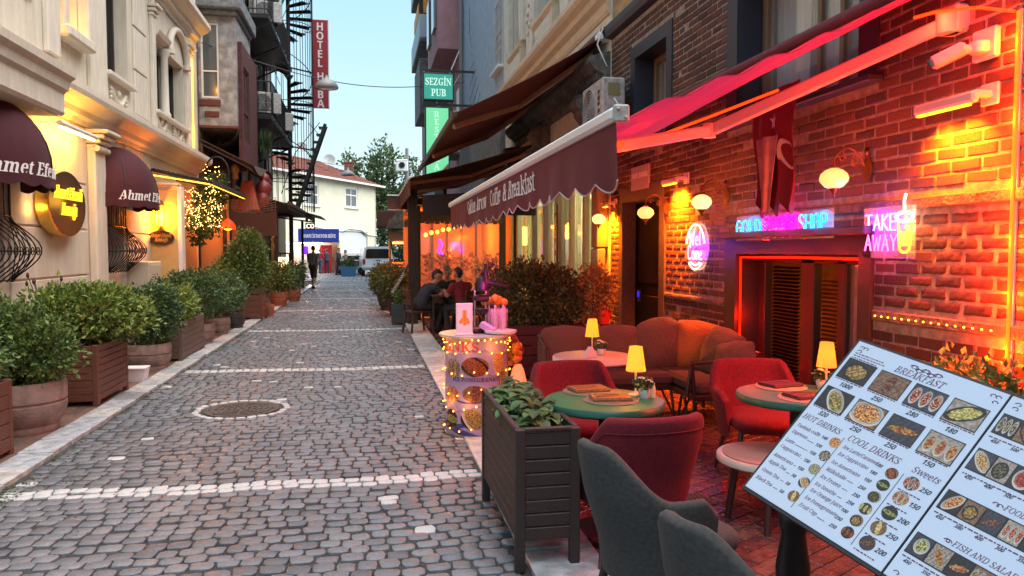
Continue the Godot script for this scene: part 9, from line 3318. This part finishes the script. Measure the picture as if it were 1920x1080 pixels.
func person(label: String, j: Dictionary, col: Dictionary, cell: float, group := "") -> void:
	var sk: Color = col.skin
	var sh: Color = col.shirt
	var tr: Color = col.trousers
	var b := []
	var up: Vector3 = (j.neck - j.pelvis).normalized()
	var side: Vector3 = (j.sh_r - j.sh_l).normalized()
	for s in [-1.0, 1.0]:
		b.append([j.pelvis + side * 0.07 * s, j.pelvis + up * 0.22 + side * 0.055 * s, 0.115, 0.115, sh])
		b.append([j.pelvis + up * 0.22 + side * 0.06 * s, j.neck - up * 0.12 + side * 0.085 * s, 0.11, 0.115, sh])
		b.append([j.pelvis + side * 0.075 * s - up * 0.03, j.pelvis + side * 0.07 * s + up * 0.02, 0.12, 0.12, tr])
	b.append([j.neck - up * 0.06, (j.sh_l + j.sh_r) / 2 + up * 0.01, 0.08, 0.09, sh])
	b.append([j.neck - up * 0.03, j.head - V(0, 0.06, 0), 0.055, 0.052, sk])
	for s in ["l", "r"]:
		var S: Vector3 = j["sh_" + s]; var E: Vector3 = j["el_" + s]; var H: Vector3 = j["ha_" + s]
		b.append([(j.neck - up * 0.06).lerp(S, 0.5), S, 0.07, 0.068, sh])
		b.append([S, S.lerp(E, 0.6 if col.get("short", true) else 1.0), 0.062, 0.054, sh])
		b.append([S.lerp(E, 0.6), E, 0.046, 0.040, sk if col.get("short", true) else sh])
		b.append([E, H, 0.041, 0.028, sk if col.get("short", true) else sh])
		var hp: Vector3 = j["hip_" + s]; var kn: Vector3 = j["kn_" + s]; var an: Vector3 = j["an_" + s]; var to: Vector3 = j["toe_" + s]
		b.append([hp, kn, 0.092, 0.062, tr])
		if col.get("shorts", false):
			b.append([hp.lerp(kn, 0.6), kn + (hp - kn) * 0.02, 0.082, 0.078, tr])
			b.append([kn, kn.lerp(an, 0.35), 0.05, 0.056, sk])
			b.append([kn.lerp(an, 0.35), an, 0.056, 0.032, sk])
		else:
			b.append([kn, an, 0.066, 0.05, tr])
		b.append([an + V(0, -0.02, 0), to, 0.045, 0.036, col.shoe])
		b.append([an + V(0, -0.03, 0), an - (to - an).normalized() * 0.04 + V(0, -0.03, 0), 0.042, 0.038, col.shoe])
	var m := M.new()
	field_mesh(m, b, cell, 0.035)
	var f: Vector3 = j.face.normalized()
	var hs := f.cross(Vector3.UP).normalized()
	var hu := hs.cross(f)
	var hc: Vector3 = j.head
	var hb := [[hc + hu * 0.035 - f * 0.012, hc + hu * 0.03 - f * 0.03, 0.085, 0.082, sk], [hc - hu * 0.02 + f * 0.012, hc - hu * 0.065 + f * 0.03, 0.072, 0.05, sk], [hc - hu * 0.02 + f * 0.085, hc + hu * 0.012 + f * 0.078, 0.014, 0.009, sk], [hc - hu * 0.058 + f * 0.074 - hs * 0.015, hc - hu * 0.058 + f * 0.074 + hs * 0.015, 0.008, 0.008, Color(0.25, 0.09, 0.07)]]
	for s in [-1.0, 1.0]:
		hb.append([hc + hs * 0.085 * s - f * 0.01 + hu * 0.02, hc + hs * 0.084 * s - f * 0.008 - hu * 0.02, 0.014, 0.012, sk])
		hb.append([hc + hs * 0.03 * s + f * 0.078 + hu * 0.012, hc + hs * 0.034 * s + f * 0.077 + hu * 0.012, 0.011, 0.010, Color(0.05, 0.035, 0.03)])
	field_mesh(m, hb, 0.012 if cell > 0.02 else 0.007, 0.014)
	for s in ["l", "r"]:
		var E: Vector3 = j["el_" + s]; var H: Vector3 = j["ha_" + s]
		var d := (H - E).normalized()
		var pn := (Vector3.UP if absf(d.y) < 0.8 else f)
		var w := d.cross(pn).normalized()
		pn = w.cross(d)
		var hb2 := [[H, H + d * 0.05, 0.026, 0.03, sk], [H + d * 0.05 - w * 0.02, H + d * 0.075 + w * 0.02, 0.018, 0.018, sk]]
		for q in 4:
			var o := w * (-0.03 + 0.02 * q)
			var l: float = [0.036, 0.042, 0.04, 0.032][q]
			hb2.append([H + d * 0.075 + o, H + d * (0.075 + l) + o - pn * 0.008, 0.0095, 0.009, sk])
			hb2.append([H + d * (0.075 + l) + o - pn * 0.008, H + d * (0.075 + l * 1.6) + o - pn * 0.03, 0.009, 0.008, sk])
		hb2.append([H + d * 0.02 - w * 0.025, H + d * 0.055 - w * 0.055 - pn * 0.01, 0.011, 0.009, sk])
		field_mesh(m, hb2, 0.014 if cell > 0.02 else 0.008, 0.01)
	var o := put("person", m, mat("person_vc", Color.WHITE, 0.8, {"vc": true}))
	tag(o, label, "person", group)
	var hm := M.new()
	var hairs := [[hc + hu * 0.06 - f * 0.02, hc + hu * 0.045 - f * 0.045, 0.079, 0.078, col.hair], [hc + hu * 0.085 + f * 0.03, hc + hu * 0.08 - f * 0.02, 0.045, 0.055, col.hair], [hc + hu * 0.02 - f * 0.06, hc - hu * 0.03 - f * 0.06, 0.055, 0.04, col.hair]]
	field_mesh(hm, hairs, 0.014 if cell > 0.02 else 0.009, 0.03)
	put("hair", hm, mat("hair_vc", Color.WHITE, 0.6, {"vc": true}), o)

func standing(at: Vector3, turn: float, stride: float, h: float, arms: Array) -> Dictionary:
	var q := Basis(Vector3.UP, turn)
	var k := h / 1.75
	var j := {}
	var s := func(x, y, z): return at + q * (V(x, y, z) * k)
	j.pelvis = s.call(0, 0.95, 0); j.neck = s.call(0, 1.46, 0.02); j.head = s.call(0, 1.635, 0.04); j.face = q * V(0, -0.1, 1)
	j.sh_l = s.call(0.19, 1.40, 0); j.sh_r = s.call(-0.19, 1.40, 0)
	j.el_l = s.call(0.25, 1.13, arms[0]); j.el_r = s.call(-0.25, 1.13, arms[1])
	j.ha_l = s.call(0.22, 0.90 + arms[2], arms[0] * 1.2 + arms[3]); j.ha_r = s.call(-0.22, 0.90 + arms[2], arms[1] * 1.2 + arms[3])
	j.hip_l = s.call(0.09, 0.90, 0); j.hip_r = s.call(-0.09, 0.90, 0)
	j.kn_l = s.call(0.1, 0.50, stride * 0.5 + 0.03); j.kn_r = s.call(-0.1, 0.50, -stride * 0.3 + 0.03)
	j.an_l = s.call(0.1, 0.08, stride * 0.55); j.an_r = s.call(-0.1, 0.08 + 0.10 * absf(stride), -stride * 0.75)
	j.toe_l = s.call(0.12, 0.04, stride * 0.55 + 0.17); j.toe_r = s.call(-0.12, 0.035 + 0.02 * absf(stride), -stride * 0.75 + 0.16)
	return j

func seated(at: Vector3, turn: float, lean: float, reach: float, face: Vector3) -> Dictionary:
	var q := Basis(Vector3.UP, turn)
	var j := {}
	var s := func(x, y, z): return at + q * V(x, y, z)
	j.pelvis = s.call(0, 0.55, -0.02); j.neck = s.call(0, 1.02 - 0.1 * lean, 0.04 + 0.28 * lean); j.head = s.call(0, 1.19 - 0.13 * lean, 0.10 + 0.36 * lean); j.face = face
	j.sh_l = s.call(0.19, 0.96 - 0.1 * lean, 0.03 + 0.27 * lean); j.sh_r = s.call(-0.19, 0.96 - 0.1 * lean, 0.03 + 0.27 * lean)
	j.el_l = s.call(0.25, 0.76, 0.16 + 0.2 * lean); j.el_r = s.call(-0.25, 0.76, 0.16 + 0.2 * lean)
	j.ha_l = s.call(0.12, 0.80, 0.34 + reach); j.ha_r = s.call(-0.12, 0.80, 0.34 + reach * 0.9)
	j.hip_l = s.call(0.09, 0.52, 0.02); j.hip_r = s.call(-0.09, 0.52, 0.02)
	j.kn_l = s.call(0.13, 0.50, 0.42); j.kn_r = s.call(-0.13, 0.50, 0.42)
	j.an_l = s.call(0.13, 0.09, 0.36); j.an_r = s.call(-0.13, 0.09, 0.30)
	j.toe_l = s.call(0.14, 0.04, 0.52); j.toe_r = s.call(-0.14, 0.04, 0.46)
	return j

func people() -> void:
	var skin := Color(0.36, 0.20, 0.13)
	var black := Color(0.012, 0.012, 0.014)
	var hair := Color(0.012, 0.010, 0.009)
	var shoe := Color(0.015, 0.013, 0.012)
	var jo := standing(V(-2.25, 0, -32.2), PI - 0.25, 0.42, 1.78, [0.16, -0.14, 0.05, 0.05])
	person("man in grey t-shirt and dark shorts walking away down the lane", jo, {"skin": skin, "shirt": Color(0.10, 0.10, 0.12), "trousers": Color(0.02, 0.018, 0.02), "shoe": shoe, "hair": hair, "shorts": true}, 0.024)
	person("person in red top and blue jeans at the red fridge", standing(V(-3.3, 0, -54.2), PI - 0.5, 0.1, 1.70, [0.1, 0.1, 0.2, 0.15]), {"skin": skin, "shirt": Color(0.30, 0.015, 0.03), "trousers": Color(0.05, 0.09, 0.15), "shoe": shoe, "hair": hair, "short": false}, 0.03)
	person("person in dark clothes beside the one in red at the fridge", standing(V(-2.85, 0, -54.4), PI + 0.4, 0.1, 1.72, [0.1, 0.1, 0.2, 0.15]), {"skin": skin, "shirt": Color(0.05, 0.03, 0.04), "trousers": Color(0.03, 0.03, 0.045), "shoe": shoe, "hair": hair, "short": false}, 0.03)
	person("person in black standing left of the blue planter", standing(V(-1.86, 0, -49.5), 1.2, 0.18, 1.76, [0.05, 0.1, 0.15, 0.1]), {"skin": skin, "shirt": Color(0.012, 0.014, 0.022), "trousers": black, "shoe": shoe, "hair": hair, "short": false}, 0.03)
	person("dark haired person half hidden behind the blue planter", standing(V(-1.42, 0, -50.2), -1.2, 0.1, 1.62, [0.1, 0.1, 0.2, 0.15]), {"skin": skin, "shirt": Color(0.2, 0.17, 0.16), "trousers": black, "shoe": shoe, "hair": hair}, 0.03)
	person("man in navy t-shirt leaning over the dining table, seen from the side", seated(V(0.98, 0, -14.45), PI / 2 + 0.35, 0.75, 0.16, V(1, -0.35, -0.1)), {"skin": skin, "shirt": Color(0.014, 0.016, 0.028), "trousers": black, "shoe": shoe, "hair": hair}, 0.017)
	person("man in black shirt sitting behind the dining table facing us", seated(V(1.58, 0, -15.35), 0.0, 0.3, 0.05, V(-0.1, -0.25, 1)), {"skin": skin, "shirt": Color(0.016, 0.016, 0.02), "trousers": black, "shoe": shoe, "hair": Color(0.09, 0.085, 0.08), "short": false}, 0.017)
	person("man in dark red t-shirt with his back to us at the dining table", seated(V(1.80, 0, -14.05), PI + 0.55, 0.35, 0.1, V(-0.6, -0.1, -1)), {"skin": skin, "shirt": Color(0.16, 0.010, 0.016), "trousers": Color(0.03, 0.03, 0.035), "shoe": shoe, "hair": hair}, 0.017)
	person("person in blue inside the glazed shop front, seen through the glass", seated(V(4.0, 0.35, -14.6), -PI / 2, 0.2, 0.1, V(-1, -0.1, 0.3)), {"skin": skin, "shirt": Color(0.06, 0.12, 0.3), "trousers": black, "shoe": shoe, "hair": hair}, 0.022)
	var dt := thing("dining_table", "small square wooden table between the three seated diners", "table", V(1.48, 0, -14.5))
	var m := M.new()
	m.box(V(0, 0.74, 0), V(0.62, 0.035, 0.62), 0.008)
	put("tabletop", m, mat("wood_brown"), dt)
	for q in [Vector2(-1, -1), Vector2(1, -1), Vector2(1, 1), Vector2(-1, 1)]:
		m = M.new()
		m.bar(V(q.x * 0.26, 0.72, q.y * 0.26), V(q.x * 0.26, 0.0, q.y * 0.26), 0.04, 0.04, 0.005)
		put("leg", m, mat("dark_timber"), dt)
	var wd := mat("chair_wood", L(0.06, 0.022, 0.016), 0.5)
	var ch := thing("wooden_chair", "dark wooden chair under the man in navy, at the lane edge", "chair", V(0.94, 0, -14.47), PI / 2 + 0.35, "dark wooden dining chairs")
	m = M.new()
	m.box(V(0, 0.43, 0), V(0.42, 0.035, 0.42), 0.01)
	put("seat", m, wd, ch)
	for q in [Vector2(-1, -1), Vector2(1, -1), Vector2(1, 1), Vector2(-1, 1)]:
		m = M.new()
		m.bar(V(q.x * 0.17, 0.42, q.y * 0.17), V(q.x * 0.22, 0.0, q.y * 0.23), 0.035, 0.035, 0.004)
		put("leg", m, wd, ch)
	m = M.new()
	for x in [-0.19, 0.19]: m.bar(V(x, 0.43, -0.19), V(x, 0.86, -0.26), 0.035, 0.03, 0.004)
	for y in [0.62, 0.8]: m.bar(V(-0.19, y, -0.22 - 0.1 * (y - 0.62)), V(0.19, y, -0.22 - 0.1 * (y - 0.62)), 0.03, 0.1, 0.004)
	put("backrest", m, wd, ch)
	copy(ch, V(1.58, 0, -15.38), 0.0, "dark wooden chair behind the dining table under the man in black")
	copy(ch, V(1.82, 0, -14.02), PI + 0.55, "dark wooden chair under the man in dark red")
	var gl := M.new()
	for k in 3: gl.lathe(V(-0.12 + 0.14 * k, 0.758, 0.06 * (k % 2)), [[0.0, 0.0], [0.025, 0.0], [0.022, 0.04], [0.03, 0.09], [0.0, 0.085]], 10)
	put("tea_glasses", gl, mat("tea_amber", L(0.3, 0.07, 0.01), 0.15), dt)
